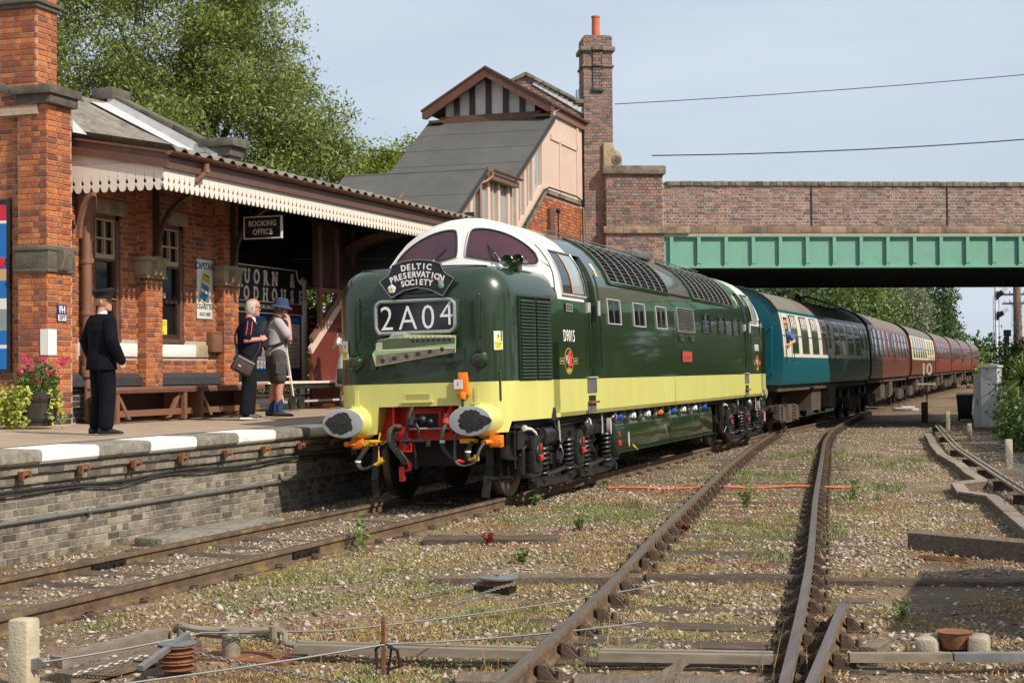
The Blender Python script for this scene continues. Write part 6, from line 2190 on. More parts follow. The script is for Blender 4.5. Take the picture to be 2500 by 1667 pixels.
# ---- underside
MB().bx(-1.15, 1.15, .9, 20.3, .93, 1.06).build("underframe", "black_matt", lo)
MB().bx(-.5, .5, 1.0, 20.0, .45, .95).build("underframe_centre", "black_matt", lo)
tank = []
for y0, y1 in ((5.62, 9.42), (9.50, 13.30)):
 b = MB()
 b.prism([(.25, .38), (1.22, .38), (1.25, .42), (1.25, .80), (1.18, .87), (.25, .87)], y0, y1, lambda a, c, d: (a, d, c))
 o = b.build("fuel_tank", "loco_green", lo, bev=.012)
 q = MB()
 q.prism([(-.25, .38), (-1.22, .38), (-1.25, .42), (-1.25, .80), (-1.18, .87), (-.25, .87)], y0, y1, lambda a, c, d: (a, d, c))
 q.build("fuel_tank", "loco_green", lo)
 q = MB()
 q.bx(1.20, 1.275, y0, y1, .36, .385)
 for k in range(30):
  yk = y0 + .06 + k * (y1 - y0 - .12) / 29
  q.cyl((1.25, yk, .392), (1.25, yk, .402), .012, 5)
 q.build("tank_flange", "loco_green_dark", o)
 for k, mm in ((.12, "blue_paint"), (.35, "white_paint"), (.62, "white_paint"), (.86, "orange_paint" if y0 < 7 else "blue_paint")):
  yk = y0 + k * (y1 - y0)
  q = MB()
  q.bx(1.10, 1.22, yk - .09, yk + .09, .88, .96)
  q.cyl((1.16, yk - .03, .92), (1.25, yk - .03, .92), .05, 8)
  q.build("filler_cap", mm, o, bev=.01)
  q = MB().bx(1.14, 1.256, yk + .22, yk + .42, .80, .90).build("tank_bracket", "loco_green", o, bev=.015)
MB().lathe([(.085, 1.25), (.085, 1.275), (.065, 1.28)], (0, 9.05, .62), 'x', 18, .55, 1).build("level_gauge", "chrome", lo)
b = MB()
for k in range(14):
 yk = 5.9 + k * .55
 b.bx(1.15, 1.19, yk, yk + .03, .86, 1.04)
b.cyl((1.1, 5.4, .97), (1.1, 13.6, .97), .03, 8)
b.build("pipe_run", "pipe_grey", lo)
# bogies
wheel_b = MB()
wheel_b.lathe([(.10, -.09), (.36, -.075), (.44, -.06), (.46, -.065), (.47, -.066), (.50, -.066), (.545, -.06), (.546, .03), (.578, .045), (.578, .07), (.46, .07), (.44, .05), (.30, .03), (.1, .03)], (0, 0, 0), 'x', 32)
WH = mmesh(wheel_b, "wheel", "dark_steel")
tyre_b = MB()
tyre_b.lathe([(.462, -.068), (.540, -.064), (.5475, -.058), (.5475, .028), (.54, .03)], (0, 0, 0), 'x', 32)
TY = mmesh(tyre_b, "tyre", "tyre_steel")
def coil(c, r, h, n, w, b):
 pts = [Vector((c[0] + r * math.cos(a), c[1] + r * math.sin(a), c[2] + h * a / (2 * PI * n))) for a in np.linspace(0, 2 * PI * n, n * 12)]
 b.tube(pts, w, 5)
def bogie(y0, near):
 ax = [y0, y0 + 2.055, y0 + 4.115]
 bg = MB()
 for s in (-1, 1):
  if s < 0:
   bg.bx(-1.12, -1.02, y0 - .9, ax[2] + .9, .62, .86)
   continue
  x0, x1 = 1.0, 1.10
  bg.bx(x0, x1, y0 - .95, ax[2] + .9, .70, .90)
  bg.prism([(y0 - .95, .9), (y0 - .95, .55), (y0 - .55, .50), (y0 - .45, .70), (y0 - .3, .9)], x0, x1, lambda a, c, d: (d, a, c))
  for yc in ax:
   bg.bx(x0, x1 + .02, yc - .36, yc - .26, .30, .74)
   bg.bx(x0, x1 + .02, yc + .26, yc + .36, .30, .74)
 bg.bx(-1.0, 1.0, y0 - .5, ax[2] + .5, .55, .8)
 o = bg.build("bogie_frame", "frame_black", lo, bev=.012)
 for i, yc in enumerate(ax):
  for s in (-1, 1):
   w = inst("wheel", WH, lo, (s * .752, yc, .548), Matrix.Rotation(0 if s < 0 else PI, 3, 'Z'))
   inst("tyre", TY, w, (0, 0, 0))
 MB().cyl((-.7, ax[0], .548), (.7, ax[0], .548), .09, 10).cyl((-.7, ax[1], .548), (.7, ax[1], .548), .09, 10).cyl((-.7, ax[2], .548), (.7, ax[2], .548), .09, 10).build("axle", "dark_steel", o)
 for i, yc in enumerate(ax):
  b = MB()
  b.prism([(-.17, -.24), (.17, -.24), (.19, -.05), (.15, .18), (.06, .25), (-.06, .25), (-.15, .18), (-.19, -.05)], 1.08, 1.22, lambda a, c, d: (d, yc + a, .56 + c))
  b.lathe([(.14, 1.22), (.13, 1.25), (.04, 1.262)], (0, yc, .58), 'x', 16)
  b.bx(1.05, 1.18, yc - .24, yc + .24, .25, .32)
  a_ = b.build("axlebox", "frame_black", lo, bev=.01)
  text("lettering", ("E1", "E3", "E5")[i], .07, "letter_red", a_, (1.264, yc, .655), SIDE, ext=.002, bold=.03)
  text("lettering", "TM" + str(i + 1), .08, "letter_red", a_, (1.264, yc, .51), SIDE, ext=.002, bold=.03, xs=.9)
 # equalising beams and springs
 b = MB()
 for ya, yb in ((ax[0], ax[1]), (ax[1], ax[2])):
  b.prism([(ya - .12, .30), (ya - .12, .20), (ya + .35, .10), (yb - .35, .10), (yb + .12, .20), (yb + .12, .30), (yb - .4, .19), (ya + .4, .19)], 1.10, 1.16, lambda a, c, d: (d, a, c))
  for yy in (ya + .40, yb - .40):
   b.cyl((1.13, yy, .19), (1.13, yy, .24), .11, 12)
   b.cyl((1.13, yy, .68), (1.13, yy, .72), .11, 12)
  b.cyl((1.08, ya, .16), (1.20, ya, .16), .06, 10)
  b.cyl((1.08, yb, .16), (1.20, yb, .16), .06, 10)
  b.cyl((1.12, ya + .6, .235), (1.12, yb - .4, .30), .035, 8)
 b.build("equalising_beam", "frame_black", o)
 for yy in (ax[0] + .42, ax[1] - .45, ax[1] + .45, ax[2] - .42):
  b = MB()
  coil((1.13, yy, .22), .085, .47, 7, .021, b)
  coil((1.13, yy + .0, .22), .045, .47, 8, .014, b)
  b.build("coil_spring", "frame_black", o)
 # brake cylinders with white pipes
 for yc, r in ((ax[0] + .55, .145), (ax[1] + .55, .12), (ax[2] + .20, .12)):
  b = MB()
  b.cyl((1.12, yc - .30, .80), (1.12, yc + .18, .80), r, 16)
  b.cyl((1.12, yc - .34, .80), (1.12, yc - .30, .80), r * .7, 14)
  b.cyl((1.12, yc + .18, .80), (1.12, yc + .22, .80), r * 1.12, 16)
  b.cyl((1.12, yc + .22, .80), (1.12, yc + .5, .78), .03, 8)
  b.build("brake_cylinder", "frame_black", o)
 b = MB()
 b.tube([(1.16, y0 - .42, .92), (1.17, y0 - .15, .90), (1.17, y0 + .04, .84), (1.17, y0 + .12, .76), (1.17, y0 + .20, .76)], .020, 8)
 b.cyl((1.16, y0 - .46, .92), (1.16, y0 - .38, .92), .04, 8)
 b.tube([(1.2, ax[1] + .35, .90), (1.2, ax[1] + .50, .95), (1.2, ax[1] + .58, .92), (1.2, ax[1] + .60, .84)], .022, 8)
 b.tube([(1.2, ax[2] - .2, .93), (1.2, ax[2] - .02, .98), (1.2, ax[2] + .08, .94)], .018, 8)
 b.build("brake_pipe", "white_paint", o)
 b = MB()
 b.tube([(1.22, y0 + .93, 1.0), (1.22, y0 + .98, .80), (1.22, y0 + 1.0, .60)], .018, 6)
 b.tube([(1.22, ax[1] + 1.15, 1.05), (1.22, ax[1] + 1.2, .85), (1.22, ax[1] + 1.18, .7)], .016, 6)
 b.build("conduit", "pipe_grey", o)
 b = MB()
 b.beam((1.25, y0 + .45, 1.16), (1.24, y0 + .75, .84), .03, .05)
 b.tube([(1.24, y0 + .78, .86)] + [(1.24, y0 + .8 + .35 * t, .80 - .28 * t * (1 - t) * 2) for t in np.linspace(0, 1, 8)], .016, 5)
 # many small black details
 rr = random.Random(int(y0 * 10))
 for k in range(34):
  yy = rr.uniform(y0 - .6, ax[2] + .7)
  zz = rr.uniform(.35, .9)
  d = rr.uniform(.02, .07)
  if k % 3:
   b.bx(1.10, 1.10 + rr.uniform(.03, .12), yy - d, yy + d, zz - d, zz + d * rr.uniform(.5, 2))
  else:
   b.tube([(1.12, yy, zz), (1.16, yy + rr.uniform(-.2, .2), zz - .12), (1.13, yy + rr.uniform(-.3, .3), zz - .25)], .014, 5)
 b.tube([(1.14, y0 - .6, .88), (1.16, y0 + .2, .89), (1.15, ax[1], .92), (1.15, ax[2] + .5, .90)], .02, 6)
 b.build("brake_rigging", "frame_black", o)
 b = MB()     # damper and footstep hoop at the front end
 b.tube([(1.16, y0 - .82, .92), (1.16, y0 - .82, .42), (1.16, y0 - .52, .42), (1.16, y0 - .52, .92)], .012, 6)
 b.bx(1.06, 1.2, y0 - .80, y0 - .55, .66, .88)
 b.build("footstep", "frame_black", o)
 for yc in ax:
  for d in (-.62, .62):
   MB().bx(.80, .90, yc + d - .04, yc + d + .04, .25, .75).bx(.80, .88, yc + d * .93 - .03, yc + d * .93 + .03, .38, .62).build("brake_hanger", "dark_steel", o)
 b = MB()
 b.cyl((.85, y0 - .62, .28), (1.05, y0 - .62, .28), .03, 8)
 b.cyl((.85, y0 - .95, .30), (.85, y0 - .3, .26), .022, 8)
 b.build("brake_gear", "dark_steel", o)
 b = MB()
 b.bx(1.13, 1.2, ax[2] + .42, ax[2] + .58, .40, .62)
 b.lathe([(.10, 1.18), (.10, 1.24)], (0, ax[2] - .42, .80), 'x', 14, .5, 1.3)
 if near:
  b.lathe([(.09, 1.2), (.09, 1.26)], (0, ax[2] + .62, .55), 'x', 14, .5, 1.4)
 b.build("sander_box", "pipe_grey", o)
bogie(1.675, True)
bogie(15.40, False)
MB().tube([(1.2, 6.5, .5), (1.24, 6.7, .44), (1.26, 6.9, .36)], .02, 6).build("drain_cock", "yellow_paint", lo)
# ---------------- headboard and plaque, each hung on the nose
hd = LT("headboard", "curved black DELTIC PRESERVATION SOCIETY headboard with rose and thistle on the locomotive nose", "headboard", .055, FY - .07, 2.905)
ho = [(-.36, -.255), (-.525, -.035), (-.395, .04), (-.335, .17), (-.18, .215), (0, .232), (.18, .215), (.335, .17), (.395, .04), (.525, -.035), (.36, -.255), (.18, -.165), (0, -.135), (-.18, -.165)]
hs = []
for i, p in enumerate(ho):
 hs.append(p)
MB().prism(ho, -.012, .012, lambda a, c, d: (a, d, c)).build("board", "sign_black", hd)
b = MB()
for p, q in zip(ho, ho[1:] + ho[:1]):
 b.beam((p[0] * .985, -.014, p[1] * .985), (q[0] * .985, -.014, q[1] * .985), .008, .016, up=(0, 1, 0))
b.build("rim", "chrome", hd)
def arc_text(body, h, rad, zc, span):
 n = len(body)
 for i, ch_ in enumerate(body):
  a = span * (i / (n - 1) - .5)
  me = text_mesh(ch_, h, .003, .045, .92)
  me.materials.append(M["white_letter"])
  mx = Matrix.Rotation(a, 3, 'Y') @ FRONT
  inst("letter", me, hd, (rad * math.sin(a), -.016, zc + rad * (math.cos(a) - 1)), mx)
arc_text("DELTIC", .075, 1.2, .135, .295)
arc_text("PRESERVATION", .075, 1.0, .035, .70)
arc_text("SOCIETY", .072, 1.2, -.065, .32)
b = MB()
for k in range(5):
 a = 2 * PI * k / 5 + .3
 b.ball((-.345 + .028 * math.cos(a), -.018, -.135 + .028 * math.sin(a)), .030, 8, (1, .25, 1))
b.build("rose", "white_letter", hd)
MB().ball((-.345, -.024, -.135), .018, 8, (1, .4, 1)).build("rose_centre", "gold", hd)
b = MB()
b.ball((.335, -.018, -.115), .045, 10, (.9, .25, 1))
b.prism([(.33, -.10), (.34, -.10), (.39, -.02), (.385, -.015)], -.018, -.012, lambda a, c, d: (a, d, c))
b.build("thistle", "girder_green", hd)
MB().prism([(.305, -.085), (.365, -.085), (.38, -.045), (.36, -.06), (.335, -.04), (.31, -.06), (.29, -.045)], -.022, -.014, lambda a, c, d: (a, d, c)).build("thistle_flower", "letter_tan", hd)
pl = LT("picture_plaque", "flat cut out picture board of a green and lime locomotive hung below the headcode", "plaque", .0, FY - .085, 1.98)
po = [(-.585, -.04), (-.56, -.14), (-.54, -.20), (.565, -.055), (.575, .165), (.50, .17), (-.05, .20), (-.13, .225), (-.30, .215), (-.345, .16), (-.50, .135), (-.535, .02)]
MB().prism(po, -.008, .008, lambda a, c, d: (a, d, c)).build("board", "plaque_pale", pl)
def pp(poly, nm, m, y=-.0105):
 return MB().prism(poly, y, -.008, lambda a, c, d: (a, d, c)).build(nm, m, pl)
pp([(-.50, -.00), (-.50, .13), (-.345, .15), (-.16, .155), (.565, .135), (.56, .055)], "printed_body", "plaque_green")
pp([(-.535, -.055), (-.535, .0), (.565, .06), (.565, .015)], "printed_band", "plaque_lime", -.0115)
pp([(-.53, -.185), (-.53, -.06), (.565, .012), (.56, -.05)], "printed_bogies", "plaque_brown", -.0115)
pp([(-.33, .155), (-.29, .205), (-.14, .215), (-.10, .155)], "printed_cab", "plaque_pale", -.0115)
pp([(-.53, .01), (-.53, .10), (-.44, .11), (-.44, .015)], "printed_front", "plaque_pale", -.012)
pp([(-.31, .17), (-.275, .20), (-.15, .205), (-.13, .172)], "printed_glass", "glass_pale", -.0125)
MB().bx(-.50, .56, -.0122, -.0105, .0, .012).build("printed_edge", "enamel_white", pl)
b = MB()
for k in range(8):
 x = -.04 + k * .072
 b.bx(x, x + .045, -.0118, -.0105, .093 - .0 * k, .125)
b.build("printed_windows", "sign_black", pl)
b = MB()
for k in range(10):
 x = -.05 + k * .06
 b.bx(x, x + .02, -.0125, -.0105, .145, .165)
b.build("printed_vents", "enamel_white", pl)
b = MB()
for k in range(6):
 x = -.44 + k * .165
 b.lathe([(.03, -.0135), (.03, -.0115)], (x, 0, -.13 + .12 * (k / 5)), 'y', 12)
b.build("printed_wheels", "brown_dark", pl)
# ================================================================== COACHES
CY = [21.5, 38, 54, 80, 105, 135]
CXs = [1.42, 1.92, 1.92, 1.85, 2.05, 2.4]
NODES = [(21.45, 37.75), (38.35, 55.4), (56.9, 74.4), (75.4, 90.3), (90.95, 103.0), (103.3, 116.1), (116.9, 129.9)]
CSEC = [(1.33, 1.25), (1.385, 1.45), (1.395, 1.95), (1.36, 2.5), (1.30, 2.9), (1.245, 3.10), (1.20, 3.18), (1.06, 3.36), (.86, 3.52), (.6, 3.65), (.3, 3.725), (0, 3.75)]
def cu_(z):
 return interp(z, [p[1] for p in CSEC], [p[0] for p in CSEC])
def coach(i, label, lower, upper, wlist, doors, roof="coach_roof", zline=1.96, curt=True):
 y0, y1 = NODES[i]
 xa0, xa1 = interp(y0, CY, CXs) - 1.37, interp(y1, CY, CXs) - 1.37
 ang = math.atan2(xa1 - xa0, y1 - y0)
 L = math.hypot(xa1 - xa0, y1 - y0)
 zb = .0018 * (y0 - 21)
 root = thing("railway_coach", label, "coach", (xa0, y0, zb), (0, 0, -ang), "coaches of the train")
 sx = [p for p in CSEC]
 fl = sx + [(-a, c) for a, c in reversed(sx[:-1])]
 out = {}
 rows = [[Vector((a, y, c)) for a, c in fl] for y in (.0, L * .33, L * .66, L)]
 zs = [p[1] for p in CSEC]
 # side rows
 k_up = 2
 res = split_loft(rows, lambda a, j: 'lower' if min(j, len(fl) - 2 - j) < k_up else ('upper' if min(j, len(fl) - 2 - j) < 6 else 'roof'))
 weld(res['lower'], "side_panel", lower, root)
 up = weld(res['upper'], "window_band", lower, root)
 rf_ = weld(res['roof'], "roof", roof, root)
 # ivory window band as its own raised skin
 def cpatch(ya, yb, za, zb_, off, nz=5):
  b = MB()
  return b.loft([[Vector((cu_(z) + off, y, z)) for z in np.linspace(za, zb_, nz + 1)] for y in (ya, yb)])
 if upper != lower:
  cpatch(.12, L - .02, zline, 3.09, .004).build("window_band", upper, root)
 # ends
 for yy, m in ((0, lower), (L, "black_matt")):
  b = MB()
  b.add([Vector((a, yy, c)) for a, c in fl], [tuple(range(len(fl)))])
  b.build("end_panel", m, root)
 b = MB()
 b.tube([Vector((a * 1.005, -.01, c * 1.003)) for a, c in fl if c > 3.0], .03, 5)
 b.build("roof_edge", "frame_black", rf_)
 b = MB()
 b.bx(-.55, .55, -.38, 0, 1.2, 3.35)
 b.bx(-.62, .62, -.42, -.3, 1.15, 3.42)
 b.build("gangway", "black_matt", root)
 # windows
 for (a, c, kind) in wlist:
  ya, yb = a * L, c * L
  w = cpatch(ya, yb, 2.05, 3.06, .010).build("window", "frame_black" if upper == lower else "chrome", root)
  e = min(.07, (yb - ya) * .10)
  cpatch(ya + e, yb - e, 2.08, 2.69, .014).build("pane", "glass_coach", w)
  cpatch(ya + e, yb - e, 2.73, 3.03, .014).build("pane", "glass_dark" if not curt else "glass_dark", w)
  if curt:
   ww = (yb - ya)
   for f0, f1 in ((.14, .26), (.36, .48), (.56, .66), (.76, .86)):
    cpatch(ya + ww * f0, ya + ww * f1, 2.735, 3.02, .016).build("curtain", "curtain", w)
 for a, c in doors:
  ya, yb = a * L, c * L
  d = MB()
  for yy in (ya, yb):
   d.loft([[Vector((cu_(z) + .012, y, z)) for z in np.linspace(1.3, 3.08, 8)] for y in (yy - .015, yy + .015)])
  d.build("door_gap", "frame_black", root)
  w = cpatch(ya + (yb - ya) * .2, ya + (yb - ya) * .8, 2.25, 2.98, .011).build("door_window", "frame_black", root)
  cpatch(ya + (yb - ya) * .3, ya + (yb - ya) * .7, 2.3, 2.93, .015).build("pane", "glass_dark", w)
  b = MB()
  for yy in (ya - .12, yb + .12):
   b.tube([Vector((cu_(z) + .05, yy, z)) for z in np.linspace(1.85, 2.15, 5)], .011, 5)
  b.build("door_handle", "frame_black", w)
 # underframe, bogies
 b = MB()
 b.bx(-1.15, 1.22, .1, L - .1, 1.08, 1.25)
 b.bx(1.2, 1.36, L * .3, L * .34, 1.12, 1.17)
 b.bx(-1.0, 1.1, L * .36, L * .46, .45, 1.08)
 b.bx(.7, 1.2, L * .52, L * .60, .5, 1.08)
 b.bx(-1.0, 1.0, L * .62, L * .68, .4, 1.08)
 b.cyl((-.6, L * .48, .7), (1.0, L * .48, .7), .25, 12)
 b.build("underframe", "underframe", root)
 for yc in (L * .13, L * .87):
  b = MB()
  for s in (-1, 1):
   b.bx(s * 1.0 - .06, s * 1.0 + .06, yc - 1.5, yc + 1.5, .55, .70)
   for d in (-.95, .95):
    b.bx(s * 1.08 - .1, s * 1.08 + .1, yc + d - .18, yc + d + .18, .30, .68)
    for e in (-.32, .32):
     coil((s * 1.08, yc + d + e, .28), .08, .32, 4, .022, b)
   b.bx(s * 1.05 - .09, s * 1.05 + .09, yc - .45, yc + .45, .25, .36)
   b.cyl((s * 1.1, yc - .15, .36), (s * 1.1, yc - .15, .72), .09, 10)
   b.cyl((s * 1.1, yc + .15, .36), (s * 1.1, yc + .15, .72), .09, 10)
   b.bx(s * 1.1 - .06, s * 1.1 + .06, yc - 1.5, yc - 1.35, .35, .75)
  b.bx(-.9, .9, yc - 1.4, yc + 1.4, .5, .7)
  bo_ = b.build("bogie", "underframe", root)
  for d in (-.95, .95):
   for s in (-1, 1):
    w = inst("wheel", WH, root, (s * .752, yc + d, .48), Matrix.Rotation(0 if s < 0 else PI, 3, 'Z'))
    w.scale = (1, .85, .85)
 return root, L, (xa0, y0, ang)
c1w = [(a / 16.3, c / 16.3, 0) for a, c in ((1.35, 2.32), (2.85, 3.95), (4.5, 5.60), (6.2, 7.22), (8.55, 9.6), (9.9, 11.0), (11.4, 12.62), (13.05, 14.15))]
co1, L1, P1 = coach(0, "blue and ivory coach with a man leaning from its end window, coupled to the locomotive", "coach_blue", "coach_ivory", c1w, [(.022, .074), (.452, .495), (.872, .93), (.945, .99)])
hb_ = MB()
hb_.tube([(1.12, -.02, 2.72), (1.12, -.10, 2.68), (1.10, -.10, 1.58), (1.10, -.02, 1.52)], .022, 6)
hb_.tube([(-.6, -.02, 2.6), (-.6, -.08, 2.55), (-.6, -.08, 1.6), (-.6, -.02, 1.55)], .02, 6)
hb_.build("handrail", "coach_blue", co1)
b = MB().tube([(.55, L1 * .45, 3.74), (.62, L1 * .5, 3.83), (.8, L1 * .8, 3.70), (.82, L1 * .98, 3.62)], .03, 6)
b.tube([(.5, L1 * .42, 3.72), (.5, L1 * .44, 3.84), (.5, L1 * .47, 3.72)], .05, 6)
b.build("roof_conduit", "frame_black", co1)
c2 = []
for a, c in ((39.6, 40.4), (41.2, 42.1), (42.9, 43.7), (44.8, 45.5), (47.6, 48.5), (49.5, 50.4), (51.2, 52.2), (52.8, 53.7)):
 c2.append(((a - 38.3) / 17.05, (c - 38.3) / 17.05, 0))
coach(1, "brown maroon coach coupled behind the blue and ivory one", "coach_brown", "coach_brown", c2, [(.015, .05), (.48, .53), (.94, .985)], curt=False)
w6 = [(.06 + k * .095, .06 + k * .095 + .055, 0) for k in range(6)]
coach(2, "chocolate and cream coach between maroon ones in the middle of the train", "coach_brown", "coach_cream", w6, [(.66, .72), (.77, .83), (.88, .94)], curt=False)
w7 = [(.10 + k * .1, .10 + k * .1 + .055, 0) for k in range(8)]
for i, lb in ((3, "maroon coach just behind the chocolate and cream one"), (4, "second maroon coach beyond the chocolate and cream one"), (5, "maroon coach last but one in the train"), (6, "maroon coach at the far tail of the train")):
 coach(i, lb, "coach_maroon", "coach_maroon", w7, [(.03, .07), (.93, .97)], curt=False)
# ================================================================== PEOPLE
def remesh(o, vox, smooth=4, fac=.5):
 m = o.modifiers.new("remesh", 'REMESH')
 m.mode = 'VOXEL'
 m.voxel_size = vox
 m.use_smooth_shade = True
 if smooth:
  s = o.modifiers.new("smooth", 'SMOOTH')
  s.iterations = smooth
  s.factor = fac
 return o
def ering(c, rx, ry, n=18, tilt=0.0, yaw=0.0):
 """Horizontal ellipse: rx along facing, ry sideways."""
 out = []
 for k in range(n):
  a = 2 * PI * k / n
  x, y = rx * math.cos(a), ry * math.sin(a)
  xr, yr = x * math.cos(yaw) - y * math.sin(yaw), x * math.sin(yaw) + y * math.cos(yaw)
  out.append(Vector((c[0] + xr, c[1] + yr, c[2] + x * tilt)))
 return out
def trunk(mb, rings_):
 return mb.loft([ering(*r) for r in rings_], closed_ring=True, cap=True)
def dense(pts, rad, n=5):
 P = [Vector(p) for p in pts]
 op, orr = [], []
 for i in range(len(P) - 1):
  for k in range(n):
   t = k / n
   op.append(P[i].lerp(P[i + 1], t))
   orr.append(rad[i] + (rad[i + 1] - rad[i]) * t)
 return op + [P[-1]], orr + [rad[-1]]
def limb(mb, pts, rad, n=12):
 p, r = dense(pts, rad)
 mb.tube(p, r, n)
 mb.ball(p[0], r[0] * .98, 10)
 mb.ball(p[-1], r[-1] * .98, 10)
 for q, rr_ in zip(pts[1:-1], rad[1:-1]):
  mb.ball(q, rr_ * .99, 10)
def hand(mb, wrist, d, up, curl=.5, s=1.0):
 """Palm, four fingers and a thumb. d: from wrist to fingers, up: back of the hand."""
 w, d, up = Vector(wrist), Vector(d).normalized(), Vector(up).normalized()
 side = d.cross(up).normalized()
 up = side.cross(d).normalized()
 mx = Matrix((side, d, up)).transposed()
 mb.box(w + d * .045 * s, (.078 * s, .095 * s, .030 * s), mx)
 for k, (off, L) in enumerate(((-.030, .070), (-.010, .080), (.010, .075), (.029, .058))):
  p0 = w + d * .088 * s + side * off * s
  a1, a2 = curl * .7, curl * 1.6
  p1 = p0 + (d * math.cos(a1) - up * math.sin(a1)) * L * .45 * s
  p2 = p1 + (d * math.cos(a2) - up * math.sin(a2)) * L * .32 * s
  p3 = p2 + (d * math.cos(a2 * 1.25) - up * math.sin(a2 * 1.25)) * L * .25 * s
  mb.tube([p0 - d * .02, p0, p1, p2, p3], [.0105 * s, .0105 * s, .0095 * s, .0085 * s, .0065 * s], 6)
 t0 = w + d * .02 * s - side * .034 * s
 t1 = t0 + (d * .6 - side * .7 - up * .3).normalized() * .04 * s
 t2 = t1 + (d * .85 - side * .1 - up * .5).normalized() * .034 * s
 mb.tube([t0, t1, t2], [.013 * s, .011 * s, .008 * s], 6)
def head(mb, c, yaw=0.0, pitch=0.0, s=1.0):
 """Skull with brow, nose, mouth, chin and ears; faces local +X turned by yaw."""
 c = Vector(c)
 rot = Matrix.Rotation(yaw, 3, 'Z') @ Matrix.Rotation(pitch, 3, 'Y')
 T = lambda x, y, z: c + rot @ Vector((x * s, y * s, z * s))
 prof = [(-.115, .030, .030, .060), (-.100, .050, .048, .045), (-.07, .068, .060, .025), (-.035, .078, .068, .012), (.0, .090, .074, .0), (.035, .098, .077, -.004),
   (.07, .096, .076, -.006), (.10, .080, .064, -.008), (.122, .048, .040, -.008), (.13, .01, .01, -.008)]
 rings_ = []
 for z, rx, ry, ox in prof:
  rings_.append([T(ox + rx * math.cos(2 * PI * k / 18), ry * math.sin(2 * PI * k / 18), z) for k in range(18)])
 mb.loft(rings_, closed_ring=True, cap=True)
 mb.add([T(.086, 0, .03), T(.116, 0, -.022), T(.09, .017, -.03), T(.09, -.017, -.03), T(.08, .012, .02), T(.08, -.012, .02), T(.07, 0, -.035)],
     [(0, 1, 2, 4), (0, 5, 3, 1), (1, 3, 6, 2), (0, 4, 5), (4, 2, 6), (5, 6, 3), (4, 6, 5)])
 mb.tube([T(.082, -.022, -.058), T(.094, 0, -.058), T(.082, .022, -.058)], .008 * s, 6)
 mb.tube([T(.080, -.03, .035), T(.094, -.012, .034), T(.094, .012, .034), T(.080, .03, .035)], .010 * s, 6)
 for sg in (-1, 1):
  mb.ball(T(-.012, sg * .078, -.005), .024 * s, 8, (.8, .45, 1.3))
  mb.ball(T(.05, sg * .045, -.02), .022 * s, 8)
 return T
class Person:
 def __init__(s, label, loc, rz, scale=1.0, group=None):
  s.b = MB()
  s.label, s.loc, s.rz, s.scale = label, loc, rz, scale
  s.cl = []
  s.group = group
 def cloth(s, name, m, mb, vox=.012, smooth=3):
  s.cl.append((name, m, mb, vox, smooth))
  return mb
 def done(s, skin="skin"):
  o = s.b.build("person", skin, None)
  tag(o, s.label, "person", s.group)
  o.location = s.loc
  o.rotation_euler = (0, 0, s.rz)
  o.scale = (s.scale,) * 3
  remesh(o, .0075, 2, .4)
  for name, m, mb, vox, sm in s.cl:
   c = mb.build(name, m, o)
   if vox:
    remesh(c, vox, sm)
  return o
def legs(p, foot_yaw=0.0, hipw=.09, bent=.0, spread=.02, step=.0):
 J = {}
 for s in (1, -1):
  st_ = step * s
  J[s] = [Vector((0, s * hipw, .93)), Vector((.025 + st_ * .5, s * (hipw + .005), .50)), Vector((-.01 + st_, s * (hipw + spread), .085))]
 return J
def shoe(mb, ank, yaw, sole=.0, L=.27, w=.048, hi=.075):
 a = Vector((ank[0], ank[1], 0))
 d = Vector((math.cos(yaw), math.sin(yaw), 0))
 n = Vector((-d.y, d.x, 0))
 rg_ = []
 for t, ww, hh in ((-.085, .030, .075), (-.07, .040, .085), (.0, .043, .09), (.06, .045, .075), (.11, .050, .056), (.155, .046, .045), (.185, .026, .032)):
  c = a + d * (t * L / .27)
  rg_.append([c + n * ww * (w / .048) * math.cos(2 * PI * k / 12) + Vector((0, 0, max(.004, hh * .5 + hh * .5 * math.sin(2 * PI * k / 12)))) for k in range(12)])
 mb.loft(rg_, closed_ring=True, cap=True)
 return mb
# ---------------- man in railway uniform
P = Person("man in a black railway uniform and peaked cap seen from behind near the platform edge", (-3.03, -2.16, .963), R(64), .965)
J = legs(P)
trunk(P.b, [((0, 0, .86), .11, .16), ((0, 0, .98), .10, .155), ((0, 0, 1.10), .10, .145), ((0, 0, 1.28), .11, .165), ((0, 0, 1.40), .09, .165), ((0, 0, 1.47), .06, .08)])
limb(P.b, [(.0, 0, 1.45), (.02, 0, 1.57)], [.062, .056])
head(P.b, (.035, 0, 1.635), R(-48))
for s in (1, -1):
 limb(P.b, J[s], [.08, .055, .04])
SH = {1: [(0, .19, 1.41), (-.05, .29, 1.15), (.03, .285, .92)], -1: [(0, -.19, 1.41), (-.03, -.285, 1.15), (.10, -.29, .905)]}
for s in (1, -1):
 limb(P.b, SH[s], [.05, .042, .03])
 hand(P.b, SH[s][2], (.25, 0, -1), (0, s, .1), .9)
jk = P.cloth("jacket", "suit_navy", MB())
trunk(jk, [((-.005, 0, .79), .175, .235), ((-.005, 0, .92), .165, .222), ((0, 0, 1.04), .142, .200), ((0, 0, 1.14), .142, .200), ((0, 0, 1.28), .150, .222), ((0, 0, 1.38), .125, .225), ((0, 0, 1.44), .09, .15), ((0, 0, 1.485), .068, .075)])
for s in (1, -1):
 limb(jk, [(0, s * .185, 1.395)] + [Vector(q) for q in SH[s][1:]], [.085, .077, .058])
 jk.ball((0, s * .18, 1.40), .078, 10)
tr = P.cloth("trousers", "suit_navy", MB())
trunk(tr, [((0, 0, .84), .125, .172), ((0, 0, .92), .125, .175), ((0, 0, 1.0), .11, .16)])
